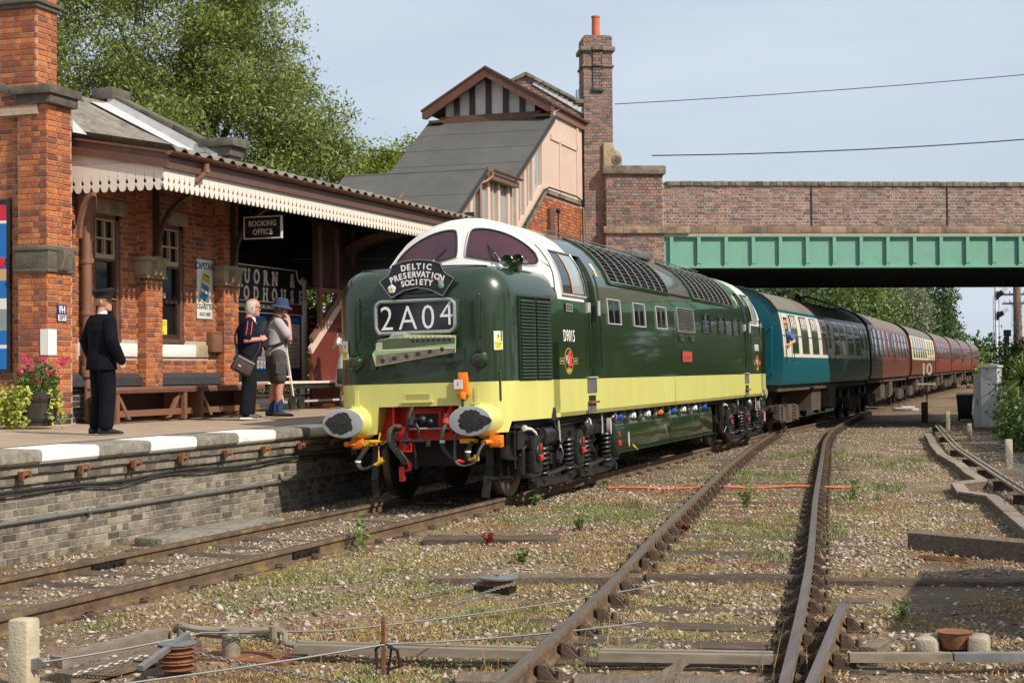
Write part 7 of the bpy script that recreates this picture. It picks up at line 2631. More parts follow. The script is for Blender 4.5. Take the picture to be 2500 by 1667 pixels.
for s in (1, -1):
 limb(tr, [J[s][0], J[s][1], Vector(J[s][2]) + Vector((.0, 0, .03))], [.118, .102, .092])
 tr.ball(J[s][0], .115, 10)
sh_ = P.cloth("shoes", "shoe_black", MB(), .008, 1)
for s in (1, -1):
 shoe(sh_, J[s][2], R(-34 + 8 * s), L=.31, w=.052)
cp = P.cloth("cap", "cap_black", MB(), None)
yaw = R(-48)
cx, cz = .035, 1.635
rt = Matrix.Rotation(yaw, 3, 'Z')
def capr(z, rx, ry, ox=0, tilt=0.0):
 return [Vector((cx, 0, cz)) + rt @ Vector((ox + rx * math.cos(a), ry * math.sin(a), z + tilt * math.cos(a))) for a in np.linspace(0, 2 * PI, 24, endpoint=False)]
cp.loft([capr(.045, .108, .088), capr(.085, .110, .090), capr(.110, .135, .120, -.004, .010), capr(.135, .142, .128, -.004, .022), capr(.150, .125, .11, -.006, .022), capr(.152, .01, .01)], closed_ring=True, cap=True)
pk = MB()
pk.loft([[Vector((cx, 0, cz)) + rt @ Vector((.098 * math.cos(a), .086 * math.sin(a), .05)) for a in np.linspace(-1.1, 1.1, 12)],
   [Vector((cx, 0, cz)) + rt @ Vector((.158 * math.cos(a * .9), .105 * math.sin(a), .032 - .008 * math.cos(a))) for a in np.linspace(-1.1, 1.1, 12)]])
P.cloth("cap_peak", "black_paint", pk, None)
cbnd = MB().loft([[Vector((cx, 0, cz)) + rt @ Vector((.160 * math.cos(a * .9), .107 * math.sin(a), .034 - .008 * math.cos(a) + dz)) for a in np.linspace(-.8, .8, 10)] for dz in (0, .006)])
P.cloth("cap_braid", "gold", cbnd, None)
hr = P.cloth("hair", "hair_ginger", MB(), None)
hr.loft([[Vector((cx, 0, cz)) + rt @ Vector((-.004 + .098 * math.cos(a), .080 * math.sin(a), z)) for a in np.linspace(R(62), R(298), 16)] for z in (-.045, 0, .05)])
co_ = P.cloth("collar", "shirt_white", MB(), None)
trunk(co_, [((.005, 0, 1.475), .066, .068, 18, .25), ((.012, 0, 1.52), .062, .060, 18, .25)])
P.done()
# ---------------- elderly man with shoulder bag
P = Person("grey haired man in navy polo shirt and dark trousers with a shoulder bag", (-3.86, 3.05, .985), R(40), 1.045)
J = legs(P, step=.05)
trunk(P.b, [((0, 0, .86), .12, .155), ((0, 0, .98), .12, .155), ((.02, 0, 1.12), .13, .155), ((.01, 0, 1.28), .12, .165), ((0, 0, 1.40), .09, .16), ((0.01, 0, 1.46), .06, .075)])
limb(P.b, [(.015, 0, 1.43), (.06, 0, 1.545)], [.062, .056])
T = head(P.b, (.085, 0, 1.605), R(-8), R(4), 1.04)
for s in (1, -1):
 limb(P.b, J[s], [.08, .055, .04])
SH = {-1: [(0, -.175, 1.39), (-.07, -.23, 1.13), (.17, -.15, 1.15)], 1: [(0, .175, 1.39), (-.02, .23, 1.13), (.15, .17, 1.02)]}
for s in (1, -1):
 limb(P.b, SH[s], [.052, .043, .031])
hand(P.b, SH[-1][2], (.8, .45, .3), (.2, -.8, .5), 1.2)
hand(P.b, SH[1][2], (.8, -.3, .1), (0, .6, .8), .9)
po_ = P.cloth("polo_shirt", "polo_navy", MB())
trunk(po_, [((.02, 0, .90), .178, .185), ((.03, 0, 1.0), .188, .188), ((.04, 0, 1.12), .188, .188), ((.015, 0, 1.28), .165, .195), ((0, 0, 1.38), .118, .195), ((0, 0, 1.43), .092, .14), ((.015, 0, 1.475), .072, .078)])
for s in (1, -1):
 limb(po_, [(0, s * .165, 1.385), Vector(SH[s][0]).lerp(Vector(SH[s][1]), .78)], [.080, .078])
b = MB()
for dx in (-.025, .025):
 b.tube([Vector((dx, -.05 - .0, 1.475)), Vector((dx * 1.2, -.13, 1.455)), Vector((dx * 1.3 - .01, -.232, 1.40)), Vector((dx * 1.4 - .03, -.278, 1.30)), Vector((dx * 1.4 - .05, -.295, 1.21))], .006, 6)
P.cloth("sleeve_stripe", "letter_red", b, None)
P.cloth("collar", "shirt_white", trunk(MB(), [((.075, -.03, 1.395), .045, .055), ((.06, -.02, 1.47), .05, .06)]), .01, 2)
tr = P.cloth("trousers", "trouser_dark", MB())
trunk(tr, [((0, 0, .80), .12, .17), ((.01, 0, .92), .150, .175), ((.015, 0, 1.0), .155, .172)])
for s in (1, -1):
 limb(tr, [J[s][0], J[s][1], Vector(J[s][2]) + Vector((.0, 0, .02))], [.122, .108, .094])
 tr.ball(J[s][0], .112, 10)
sh_ = P.cloth("shoes", "shoe_grey", MB(), .008, 1)
for s in (1, -1):
 shoe(sh_, J[s][2], R(-8), L=.29)
P.cloth("shoe_sole", "poster_paper", MB().box((J[-1][2].x + .05, J[-1][2].y, .008), (.28, .10, .018)).box((J[1][2].x + .05, J[1][2].y, .008), (.28, .10, .018)), None)
hr = P.cloth("hair", "hair_grey", MB(), None)
hr.loft([[T(-.006 + f * .104 * math.cos(a), f * .083 * math.sin(a), z) for a in np.linspace(R(72), R(288), 16)] for z, f in ((-.085, .80), (-.06, .96), (-.02, 1.0), (.03, 1.01), (.065, .98), (.09, .85))])
gl = MB()
for sg in (-1, 1):
 gl.tube([T(.102 + .0 * k, sg * .035 + .024 * math.cos(a), .015 + .02 * math.sin(a)) for k, a in enumerate(np.linspace(0, 2 * PI, 10)[:-1])], .003, 4, closed=True)
 gl.tube([T(.10, sg * .06, .02), T(.0, sg * .083, .02)], .003, 4)
P.cloth("glasses", "frame_black", gl, None)
man2 = P.done("skin_red")
mb_ = thing("shoulder_bag", "dark brown shoulder bag hanging at the grey haired man's hip", "bag", (-3.86, 3.05, .985), (0, 0, R(40)))
bq = Matrix.Rotation(R(28), 3, 'Y') @ Matrix.Rotation(R(0), 3, 'Z')
b = MB().box((-.13, -.275, .80), (.31, .12, .25), bq)
b.build("bag_body", "bag_brown", mb_, bev=.03)
b = MB().box(Vector((-.13, -.275, .80)) + bq @ Vector((.02, -.066, -.03)), (.24, .03, .15), bq)
b.build("front_pocket", "bag_brown", mb_, bev=.014)
MB().box(Vector((-.13, -.275, .80)) + bq @ Vector((0, -.064, .095)), (.27, .008, .012), bq).box(Vector((-.13, -.275, .80)) + bq @ Vector((-.06, -.084, -.03)), (.05, .004, .022), bq).build("zip", "pipe_grey", mb_)
MB().tube(curve([(.02, -.24, .86), (.13, -.21, 1.06), (.17, -.10, 1.25), (.10, .05, 1.47), (-.06, .12, 1.45), (-.19, 0, 1.25), (-.20, -.18, 1.0), (-.26, -.25, .90)], 6), .016, 6).build("strap", "strap_black", mb_)
# ---------------- man in blue bucket hat
P = Person("man in blue bucket hat, grey t-shirt and shorts resting his chin on his hand", (-3.84, 3.95, .985), R(40), 1.06)
J = legs(P, step=-.03)
trunk(P.b, [((0, 0, .86), .11, .155), ((0, 0, .98), .11, .15), ((.0, 0, 1.12), .11, .15), ((0, 0, 1.28), .115, .165), ((0, 0, 1.40), .09, .16), ((0.01, 0, 1.46), .06, .075)])
limb(P.b, [(.01, 0, 1.43), (.06, 0, 1.545)], [.062, .056])
T = head(P.b, (.085, 0, 1.60), R(-14), R(6), 1.02)
for s in (1, -1):
 limb(P.b, [J[s][0], J[s][1], (J[s][1].lerp(J[s][2], .35)) + Vector((-.015, 0, 0)), J[s][2]], [.085, .058, .060, .036])
 P.b.ball((J[s][1].x + .03, J[s][1].y, J[s][1].z), .045, 8)
SH = {-1: [(0.0, -.175, 1.39), (.16, -.20, 1.15), (.17, -.11, 1.40)], 1: [(0, .175, 1.39), (.05, .22, 1.14), (.20, -.02, 1.15)]}
limb(P.b, SH[-1], [.052, .045, .032])
limb(P.b, SH[1], [.052, .043, .032])
hand(P.b, SH[-1][2], (-.12, .28, 1), (.6, -.7, .1), .5)
hand(P.b, SH[1][2], (-.1, -1, .1), (.9, 0, .3), .6)
ts = P.cloth("t_shirt", "tshirt_grey", MB())
trunk(ts, [((0, 0, .90), .168, .185), ((.0, 0, 1.0), .165, .182), ((.005, 0, 1.12), .165, .180), ((.005, 0, 1.28), .162, .195), ((0, 0, 1.38), .118, .195), ((0, 0, 1.43), .092, .14), ((.012, 0, 1.465), .072, .078)])
for s in (1, -1):
 limb(ts, [(0, s * .165, 1.385), Vector(SH[s][0]).lerp(Vector(SH[s][1]), .72)], [.082, .082])
so = P.cloth("shorts", "shorts_grey", MB())
trunk(so, [((0, 0, .80), .125, .175), ((0, 0, .92), .165, .185), ((0, 0, .965), .166, .184)])
for s in (1, -1):
 limb(so, [J[s][0], J[s][0].lerp(J[s][1], .83)], [.118, .108])
 so.ball(J[s][0], .118, 10)
 so.box(J[s][0].lerp(J[s][1], .5) + Vector((.0, s * .098, 0)), (.15, .03, .16))
sk = P.cloth("socks", "sock_blue", MB(), .008, 1)
for s in (1, -1):
 limb(sk, [J[s][1].lerp(J[s][2], .62), J[s][2]], [.052, .048])
sh_ = P.cloth("shoes", "shoe_black", MB(), .008, 1)
for s in (1, -1):
 shoe(sh_, J[s][2], R(-10), L=.31, w=.052)
hb2 = P.cloth("bucket_hat", "hat_blue", MB(), None)
def hr_(z, rx, ry, tl=0.0):
 return [T(-.006 + rx * math.cos(a), ry * math.sin(a), z + tl * math.cos(a)) for a in np.linspace(0, 2 * PI, 26, endpoint=False)]
hb2.loft([hr_(.012, .170, .150, -.012), hr_(.022, .168, .148, -.01), hr_(.055, .112, .092), hr_(.11, .105, .087), hr_(.148, .092, .076), hr_(.160, .07, .055), hr_(.158, .005, .005)], closed_ring=True)
hb2.loft([hr_(.012, .170, .150, -.012), hr_(.050, .108, .09)], closed_ring=True)
hr = P.cloth("hair", "hair_brown", MB(), None)
hr.loft([[T(-.006 + .100 * math.cos(a), .081 * math.sin(a), z) for a in np.linspace(R(70), R(290), 14)] for z in (-.06, -.02, .04)])
P.done("skin_red")
bp2 = thing("backpack", "navy backpack on the back of the man in the bucket hat", "backpack", (-3.84, 3.95, .985), (0, 0, R(40)))
bp2.scale = (1.06,) * 3
b = MB()
trunk(b, [((-.26, -.03, .98), .075, .09), ((-.265, -.03, 1.02), .115, .135), ((-.275, -.03, 1.12), .13, .15), ((-.25, -.03, 1.28), .11, .145), ((-.20, -.02, 1.40), .07, .11), ((-.18, -.02, 1.44), .03, .06)])
remesh(b.build("bag_body", "bag_navy", bp2), .014, 3)
b = MB()
for s in (-.11, .11):
 b.tube(curve([(-.14, s * .8, 1.38), (-.04, s * 1.2, 1.485), (.10, s * 1.35, 1.42), (.155, s * 1.4, 1.28), (.11, s * 1.75, 1.14), (-.05, s * 1.85, 1.06), (-.20, s * 1.3, 1.03)], 6), .018, 6)
b.tube(curve([(.152, -.12, 1.24), (.165, 0, 1.24), (.152, .12, 1.24)], 4), .012, 6)
b.build("strap", "strap_black", bp2)
# ---------------- woman taking a photograph, mostly hidden behind the locomotive's nose
P = Person("woman in a white flowered dress holding up a phone, half hidden behind the locomotive", (-5.30, 9.85, 1.0), R(-75), .96)
J = legs(P)
trunk(P.b, [((0, 0, .86), .11, .165), ((0, 0, 1.0), .10, .145), ((0, 0, 1.12), .095, .13), ((.01, 0, 1.26), .12, .15), ((0, 0, 1.38), .085, .15), ((0, 0, 1.44), .055, .07)])
limb(P.b, [(.0, 0, 1.42), (.02, 0, 1.53)], [.054, .05])
T = head(P.b, (.04, 0, 1.59), 0, 0, .96)
for s in (1, -1):
 limb(P.b, J[s], [.08, .055, .038])
SH = {-1: [(0, -.155, 1.37), (.12, -.26, 1.20), (.30, -.16, 1.44)], 1: [(0, .155, 1.37), (.12, .24, 1.20), (.30, .07, 1.44)]}
for s in (1, -1):
 limb(P.b, SH[s], [.045, .038, .028])
 hand(P.b, SH[s][2], (.05, -s * .25, 1), (.6, s, 0), 1.0, .92)
dr = P.cloth("dress", "dress_white", MB())
trunk(dr, [((0, 0, .42), .19, .25), ((0, 0, .70), .165, .22), ((0, 0, .92), .142, .192), ((0, 0, 1.08), .118, .150), ((.012, 0, 1.26), .142, .172), ((0, 0, 1.37), .10, .175), ((0, 0, 1.42), .075, .11)])
for s in (1, -1):
 limb(dr, [(0, s * .15, 1.365), Vector(SH[s][0]).lerp(Vector(SH[s][1]), .4)], [.066, .064])
hr = P.cloth("hair", "hair_brown", MB(), None)
hr.loft([[T(-.006 + f * .104 * math.cos(a), f * .085 * math.sin(a), z) for a in np.linspace(R(55), R(305), 16)] for z, f in ((-.12, 1.0), (-.05, 1.03), (.03, 1.04), (.08, .95), (.12, .6), (.135, .1))])
sh_ = P.cloth("shoes", "shoe_black", MB(), .008, 1)
for s in (1, -1):
 shoe(sh_, J[s][2], 0, L=.25)
P.done("skin_red")
ph = thing("mobile_phone", "dark phone held up by the woman in the flowered dress", "phone", (-5.30, 9.85, 1.0), (0, 0, R(-75)))
MB().bx(.315, .325, -.13, .03, 1.44, 1.53).build("phone_body", "black_paint", ph, bev=.003)
# ---------------- passenger leaning from the first coach
P = Person("man in sunglasses and blue t-shirt leaning out of the first coach's window", (1.30, 22.15, 1.30), R(-62), 1.0)
trunk(P.b, [((-.1, 0, 1.0), .10, .15), ((.0, 0, 1.16), .11, .16), ((.06, 0, 1.28), .09, .16), ((.09, 0, 1.34), .055, .075)])
limb(P.b, [(.08, 0, 1.31), (.14, 0, 1.42)], [.06, .055])
T = head(P.b, (.17, 0, 1.49), R(-5), 0, 1.0)
SH = {-1: [(.05, -.17, 1.25), (.16, -.18, 1.02), (.26, -.02, .96)], 1: [(.05, .17, 1.25), (.20, .26, 1.06), (.30, .08, .98)]}
for s in (1, -1):
 limb(P.b, SH[s], [.05, .042, .031])
 hand(P.b, SH[s][2], (.5, -s * .8, -.1), (.3, 0, 1), .8)
ts = P.cloth("t_shirt", "tshirt_blue", MB())
trunk(ts, [((-.1, 0, .95), .13, .17), ((.0, 0, 1.14), .135, .178), ((.055, 0, 1.27), .115, .185), ((.08, 0, 1.33), .07, .085)])
for s in (1, -1):
 limb(ts, [(.05, s * .16, 1.25), Vector(SH[s][0]).lerp(Vector(SH[s][1]), .7)], [.076, .072])
hr = P.cloth("hair", "hair_ginger", MB(), None)
hr.loft([[T(-.008 + f * .104 * math.cos(a), f * .084 * math.sin(a), z) for a in np.linspace(R(75 - 60 * (z > .07)), R(285 + 60 * (z > .07)), 18)] for z, f in ((-.04, .98), (.03, 1.02), (.08, 1.02), (.115, .78), (.135, .3))])
hr.loft([[T(.01 + f * .092 * math.cos(a), f * .072 * math.sin(a), z) for a in np.linspace(R(-75), R(75), 12)] for z, f in ((-.118, .55), (-.085, .86), (-.05, .98))])
sg_ = MB()
for sg in (-1, 1):
 sg_.ball(T(.088, sg * .034, .012), .026, 8, (.6, 1.0, .8))
sg_.tube([T(.0, -.083, .02), T(.09, -.05, .02), T(.10, 0, .022), T(.09, .05, .02), T(.0, .083, .02)], .005, 5)
P.cloth("sunglasses", "black_paint", sg_, None)
P.done("skin")
# ================================================================== PLATFORM FURNITURE
def bench(label, y0, L, group):
 t = thing("bench", label, "bench", (-5.0, y0, PF + .01), group=group)
 for k in range(3):
  MB().bx(-.30 + k * .155, -.16 + k * .155, 0, L, .445, .495).build("seat_plank", "brown_light" if k == 2 else "brown_paint", t, bev=.004)
 MB().bx(.145, .17, .02, L - .02, .41, .45).build("apron", "brown_paint", t)
 for y in (.06, L - .42):
  MB().bx(-.24, .12, y, y + .05, .0, .445).bx(.10, .16, y - .02, y + .06, .0, .44).build("end_frame", "brown_light", t)
  b = MB()
  b.prism([(y + .05, .42), (y + .12, .42), (y + .44, .03), (y + .36, .03)] if y < 1 else [(y + .0, .42), (y - .08, .42), (y - .40, .03), (y - .32, .03)], .06, .11, lambda a, c, d: (d, a, c))
  b.build("diagonal_brace", "brown_light", t)
 MB().bx(.04, .10, .1, L - .1, .07, .16).build("stretcher", "brown_light", t)
 MB().bx(-.26, -.22, .1, L - .1, .12, .40).build("back_board", "brown_dark", t)
 return t
bench("long brown wooden bench against the wall behind the uniformed man", .95, 2.35, "platform benches")
bench("brown wooden bench continuing the first one towards the two men", 3.32, 2.2, "platform benches")
# half barrel planter
pt = thing("planter", "dark wooden half barrel planter with pink flowers and trailing yellow green ivy", "planter", (-5.05, -.55, 1.0))
for k in range(18):
 a = 2 * PI * k / 18
 b = MB()
 rg_ = []
 for z, r in ((0, .205), (.25, .25), (.46, .262)):
  rg_.append([Vector((r * math.cos(a + d), r * math.sin(a + d), z)) for d in (-.168, 0, .168)] + [Vector(((r - .02) * math.cos(a + d), (r - .02) * math.sin(a + d), z)) for d in (.168, -.168)])
 b.loft(rg_, closed_ring=True, cap=True).build("stave", "tub_wood", pt)
b = MB()
for z, r in ((.08, .226), (.34, .258)):
 b.lathe([(r, z - .018), (r + .006, z - .016), (r + .008, z + .016), (r + .002, z + .02)], (0, 0, 0), 'z', 30)
b.build("hoop", "frame_black", pt)
MB().cyl((0, 0, .40), (0, 0, .42), .24, 20).build("soil", "brown_dark", pt)
n = 900
c = rand_dirs(n) * RNG.uniform(.2, 1, (n, 1)) ** .5 * np.array([.30, .30, .26]) + np.array([0, 0, .58])
c = c[c[:, 2] > .38]
ax, ay = leaf_axes(len(c), .035, 1.7)
quads_mesh("foliage", c, ax, ay, "leaf_planter", pt, 'leaf')
cl = []
for k in range(26):
 a = RNG.uniform(0, 6.28)
 r = RNG.uniform(.1, .32)
 p = np.array([r * math.cos(a) + .06, r * math.sin(a), RNG.uniform(.62, .92)])
 cl.append(p + RNG.normal(size=(14, 3)) * .028)
c = np.concatenate(cl)
ax, ay = leaf_axes(len(c), .028, 1.1)
quads_mesh("flowers", c, ax, ay, "petal_pink", pt, 'leaf')["kind"] = "stuff"
cl = []
for k in range(16):
 a = RNG.uniform(2.4, 5.2) if k < 12 else RNG.uniform(-.6, .5)
 ln = RNG.uniform(.25, .52)
 for t in np.linspace(0, 1, 16):
  r = .23 + .10 * math.sin(t * 1.5) + (.06 if k < 12 else 0)
  p = np.array([r * math.cos(a + .1 * math.sin(t * 7)), r * math.sin(a + .1 * math.sin(t * 7)), .47 + .06 * math.sin(t * 3) - ln * t])
  cl.append(p + RNG.normal(size=(5 if k < 12 else 2, 3)) * (.035 if k < 12 else .02))
c = np.concatenate(cl)
ax, ay = leaf_axes(len(c), .042, 1.2)
quads_mesh("trailing_ivy", c, ax, ay, "leaf_ivy", pt, 'leaf')
c = np.concatenate([np.array([-.42 + .1 * RNG.normal(), -.25 + .12 * RNG.normal(), RNG.uniform(.02, .52)])[None] + RNG.normal(size=(6, 3)) * .04 for _ in range(110)])
ax, ay = leaf_axes(len(c), .042, 1.2)
quads_mesh("trailing_ivy", c, ax, ay, "leaf_ivy", pt, 'leaf')
# flat luggage trolley
tr_ = thing("luggage_trolley", "long flat platform trolley with pale deck edge and spoked wheels in front of the nameboard", "trolley", (-6.1, 9.2, 1.01))
MB().bx(-.45, .45, -2.0, 2.3, .46, .50).build("deck", "cream_paint", tr_)
MB().bx(-.42, .42, -1.95, 2.25, .36, .458).build("chassis", "black_matt", tr_)
for y in (-1.5, 1.7):
 for x in (-.38, .38):
  b = MB().lathe([(.19, -.03), (.20, -.025), (.20, .025), (.19, .03), (.15, .025), (.15, -.025)], (x, y, .20), 'x', 24)
  for k in range(8):
   a = 2 * PI * k / 8
   b.cyl((x, y, .20), (x, y + .16 * math.cos(a), .20 + .16 * math.sin(a)), .012, 5)
  b.build("wheel", "frame_black", tr_)
MB().beam((-.3, -1.5, .2), (-.3, 1.7, .2), .04, .05).beam((.3, -1.5, .12), (.3, 1.7, .12), .03, .04).build("axle_bar", "pipe_grey", tr_)
sk_ = thing("sack_truck", "pale metal sack truck leaning with two small wheels beside the man in the hat", "trolley", (-5.62, 8.1, 1.0))
b = MB()
for dy in (-.16, .30):
 b.beam((-.05, dy - .15, .14), (.0, dy - .62, 1.34), .05, .035, up=(1, 0, 0))
b.beam((-.03, -.47, .60), (-.03, .0, .60), .03, .03)
b.beam((-.02, -.62, 1.2), (-.02, -.2, 1.2), .03, .03)
b.build("frame", "cream_paint", sk_)
for dy in (-.02, .34):
 MB().lathe([(.10, -.03), (.125, -.025), (.125, .025), (.10, .03)], (.05, dy - .1, .125), 'x', 22).build("wheel", "frame_black", sk_)
MB().bx(-.10, .02, -.2, .35, .02, .04).build("toe_plate", "galv", sk_)
pc = thing("pushchair", "black pushchair standing beside the woman behind the locomotive nose", "pushchair", (-5.12, 9.5, 1.0))
for y in (-.2, .25):
 b = MB()
 b.tube([(.0 + .0, y + .17 * math.cos(a), .18 + .17 * math.sin(a)) for a in np.linspace(0, 2 * PI, 20)[:-1]], .018, 6, closed=True)
 for k in range(6):
  a = PI * k / 3
  b.cyl((0, y, .18), (0, y + .16 * math.cos(a), .18 + .16 * math.sin(a)), .006, 4)
 b.build("wheel", "rubber", pc)
MB().tube([(0, -.2, .18), (-.02, .05, .55), (0, .25, .95), (.02, .35, 1.0)], .014, 6).tube([(0, .25, .18), (-.02, .05, .55), (0, -.15, .62)], .014, 6).build("frame", "frame_black", pc)
MB().bx(-.18, .02, -.15, .15, .45, .75).build("seat", "charcoal_cloth", pc, bev=.03)
# ================================================================== LINESIDE OBJECTS
rc = thing("relay_cabinet", "tall pale grey steel relay cabinet by the bushes", "cabinet", (6.18, 30.5, -.15), (0, 0, R(-14)))
MB().bx(-.25, .26, -.24, .24, .04, 1.80).build("body", "locker_grey", rc, bev=.01)
MB().prism([(-.29, 1.80), (.30, 1.80), (.26, 1.86), (.0, 1.90), (-.25, 1.86)], -.28, .28, lambda a, c, d: (a, d, c)).build("lid", "locker_grey", rc)
MB().bx(-.235, .24, -.246, -.238, .08, 1.77).build("door", "locker_grey", rc)
MB().bx(-.09, -.01, -.262, -.246, 1.70, 1.78).build("number_plate", "galv", rc)
MB().beam((-.13, -.25, 1.44), (.14, -.25, 1.56), .006, .012).beam((-.13, -.25, 1.56), (.14, -.25, 1.44), .006, .012).build("cross_mark", "pipe_grey", rc)
MB().bx(-.27, .28, -.26, .26, .0, .05).build("plinth", "concrete", rc)
rc2 = thing("side_cabinet", "lower grey steel cupboard beside the tall relay cabinet", "cabinet", (5.86, 31.0, -.15), (0, 0, R(-14)))
MB().bx(-.16, .10, -.2, .25, .0, 1.56).build("body", "locker_grey", rc2, bev=.01)
MB().bx(-.18, .12, -.22, .27, 1.56, 1.60).build("lid", "locker_grey", rc2)
MB().bx(-.06, -.03, -.215, -.2, .68, .86).build("handle", "frame_black", rc2)
MB().bx(-.13, .07, -.208, -.2, .05, 1.5).build("door", "locker_grey", rc2)
bn = thing("wheelie_bin", "black plastic wheelie bin in the shade beside the grey cupboard", "bin", (5.15, 36.6, -.15))
b = MB().loft([[(-.20, -.2, .08), (.20, -.2, .08), (.20, .2, .08), (-.20, .2, .08)], [(-.26, -.26, .82), (.26, -.26, .82), (.26, .26, .82), (-.26, .26, .82)]], closed_ring=True, cap=True)
b.build("body", "bin_black", bn, bev=.015)
b = MB().loft([[(-.28, -.29, .82), (.28, -.29, .82), (.28, .29, .82), (-.28, .29, .82)], [(-.26, -.27, .88), (.26, -.27, .88), (.26, .27, .94), (-.26, .27, .94)]], closed_ring=True, cap=True)
b.build("lid", "bin_black", bn, bev=.01)
for x in (-.2, .2):
 MB().lathe([(.09, -.03), (.10, -.02), (.10, .02), (.09, .03)], (x, .22, .10), 'x', 16).build("wheel", "rubber", bn)
sp = thing("speed_sign", "cut out cream 10 speed sign with an arrow on a thin black post", "sign", (3.23, 47.0, -.15))
sp.scale = (1.24,) * 3
MB().cyl((0, 0, -.1), (0, 0, 1.18), .022, 8).bx(-.16, .16, -.02, .02, 1.17, 1.20).build("post", "frame_black", sp)
text("numeral", "1", .36, "cream_letter", sp, (-.085, -.02, 1.38), FRONT, ext=.008, bold=.035, xs=.8)
text("numeral", "0", .36, "cream_letter", sp, (.085, -.02, 1.38), FRONT, ext=.008, bold=.035, xs=.75)
MB().prism([(-.29, .92), (-.22, .965), (-.225, .94), (.20, .94), (.29, .97), (.26, .92), (.29, .87), (.20, .90), (-.225, .90), (-.22, .875)], -.035, -.02, lambda a, c, d: (a, d, c)).build("arrow", "cream_letter", sp)
o = MB().bx(-.10, .10, -.12, .12, .0, .68).build("timber_post", "brown_dark", None, bev=.02)
o.location = (3.97, 34.7, -.15)
tag(o, "short dark square timber post under the speed sign", "post")
g_ = MB()
for k, (x, y, z, l, a) in enumerate(((0, 0, .10, .8, .1), (.1, .15, .16, .6, .5), (-.2, -.1, .05, .55, -.3), (.35, .05, .07, .5, .9), (-.35, .05, .08, .4, -.8), (.0, -.2, .12, .7, .2))):
 g_.box((x, y, z), (l, .16, .07), Matrix.Rotation(a, 3, 'Z'))
g_ = g_.build("concrete_rubble", "locker_grey", None)
g_.location = (2.15, 49.6, -.16)
tag(g_, "heap of pale broken concrete pieces beside the track under the bridge", "rubble")
def wpost(nm, x, y, h, label, s=.055):
 t = thing("concrete_post", label, "post", (x, y, -.2), (0, R(random.uniform(-2, 2)), R(random.uniform(-10, 10))), group="concrete signal wire posts")
 MB().bx(-s, s, -s, s, 0, h).build("post", "concrete_post", t, bev=.012)
 b = MB()
 for z in (h - .12, h - .24):
  b.lathe([(.035, -.02), (.02, -.008), (.02, .008), (.035, .02)], (-s - .03, 0, z), 'y', 12)
  b.bx(-s - .04, -s, -.03, .03, z - .01, z + .01)
 b.build("pulley", "galv", t)
 return t
wpost("a", 5.1, 27.35, .62, "slim pale concrete post carrying signal wires nearest the black bin")
wpost("b", 5.83, 23.6, .42, "short concrete post in the shade between two taller posts")
wpost("c", 7.02, 11.4, .56, "concrete post with signal wires nearest the camera on the bush side", .06)
cpst = thing("concrete_post", "stout concrete post with a galvanised bracket near the platform line", "post", (1.9, -10.55, -.25))
MB().bx(-.068, .068, -.068, .068, -.1, .50).build("post", "concrete_post", cpst, bev=.018)
b = MB().bx(.06, .10, -.03, .03, .21, .27)
b.lathe([(.035, -.02), (.02, -.008), (.02, .008), (.035, .02)], (.11, 0, .24), 'y', 14)
b.build("pulley", "galv", cpst)
def sag(p, q, s, n=10):
 P, Q = Vector(p), Vector(q)
 return [P.lerp(Q, t) - Vector((0, 0, s * 4 * t * (1 - t))) for t in np.linspace(0, 1, n)]
def wires(label, segs, r, m="wire", nm="signal_wire"):
 b = MB()
 for p, q, s in segs:
  b.tube(sag(p, q, s), r, 4)
 return tag(b.build(nm, m), label, "wire")
for k in range(5):
 z = .36 - .05 * k
 wires("thin signal wire strung between the concrete posts, %s of five" % ("topmost", "second highest", "middle one", "fourth down", "lowest")[k],
    [((4.05, 34.6, .25 - .04 * k), (5.03, 27.35, z), .10), ((5.03, 27.35, z), (5.76, 23.6, z - .15), .06), ((5.76, 23.6, z - .15), (6.95, 11.4, z - .04), .14), ((6.95, 11.4, z - .04), (7.5, 2, z - .05), .08)], .007)
wires("slack signal wire running low across the earth from the stout post", [((2.03, -10.55, .0), (2.6, -9.7, .06), .01), ((2.6, -9.7, .06), (3.0, -8.7, -.07), .0), ((3.0, -8.7, -.07), (4.6, -5.6, -.10), .03)], .006)
wires("signal wire rising to the right past the rusty stake", [((2.6, -10.9, -.05), (3.80, -9.62, .03), .01), ((3.80, -9.62, .03), (4.9, -7.6, -.10), .02)], .006)
def chain(label, pts, nm="chain"):
 """Links along a polyline, alternately turned."""
 b = MB()
 P = [Vector(p) for p in pts]
 tot = sum((q - p).length for p, q in zip(P, P[1:]))
 n = int(tot / .032)
 seg, acc, i = [], 0, 0
 for k in range(n):
  d = k * .032
  while i < len(P) - 2 and d > acc + (P[i + 1] - P[i]).length:
   acc += (P[i + 1] - P[i]).length
   i += 1
  t = (d - acc) / (P[i + 1] - P[i]).length
  seg.append((P[i].lerp(P[i + 1], t), (P[i + 1] - P[i]).normalized()))
 for k, (c, d) in enumerate(seg):
  s = d.cross(Vector((0, 0, 1))).normalized()
  u = Vector((0, 0, 1)) if k % 2 else s
  b.tube([c + d * .020 * math.cos(a) + u * .011 * math.sin(a) for a in np.linspace(0, 2 * PI, 8)[:-1]], .0042, 4, closed=True)
 return tag(b.build(nm, "chain"), label, "chain")
chain("galvanised chain lying from the pulley wheel towards the platform line", [(3.18, -6.05, -.07), (2.75, -6.75, -.12)])
chain("galvanised chain on the side of the pulley wheel nearest the siding", [(3.45, -6.1, -.07), (3.22, -6.95, -.12)])
chain("chain from the crank running beside the channel rodding", [(2.62, -9.45, -.0), (2.9, -9.2, -.06), (3.4, -9.0, -.10)])
chain("long chain at the bottom edge below the channel rodding", [(2.70, -9.95, -.02), (3.1, -9.95, -.08), (3.7, -10.05, -.12), (4.2, -10.15, -.12)])
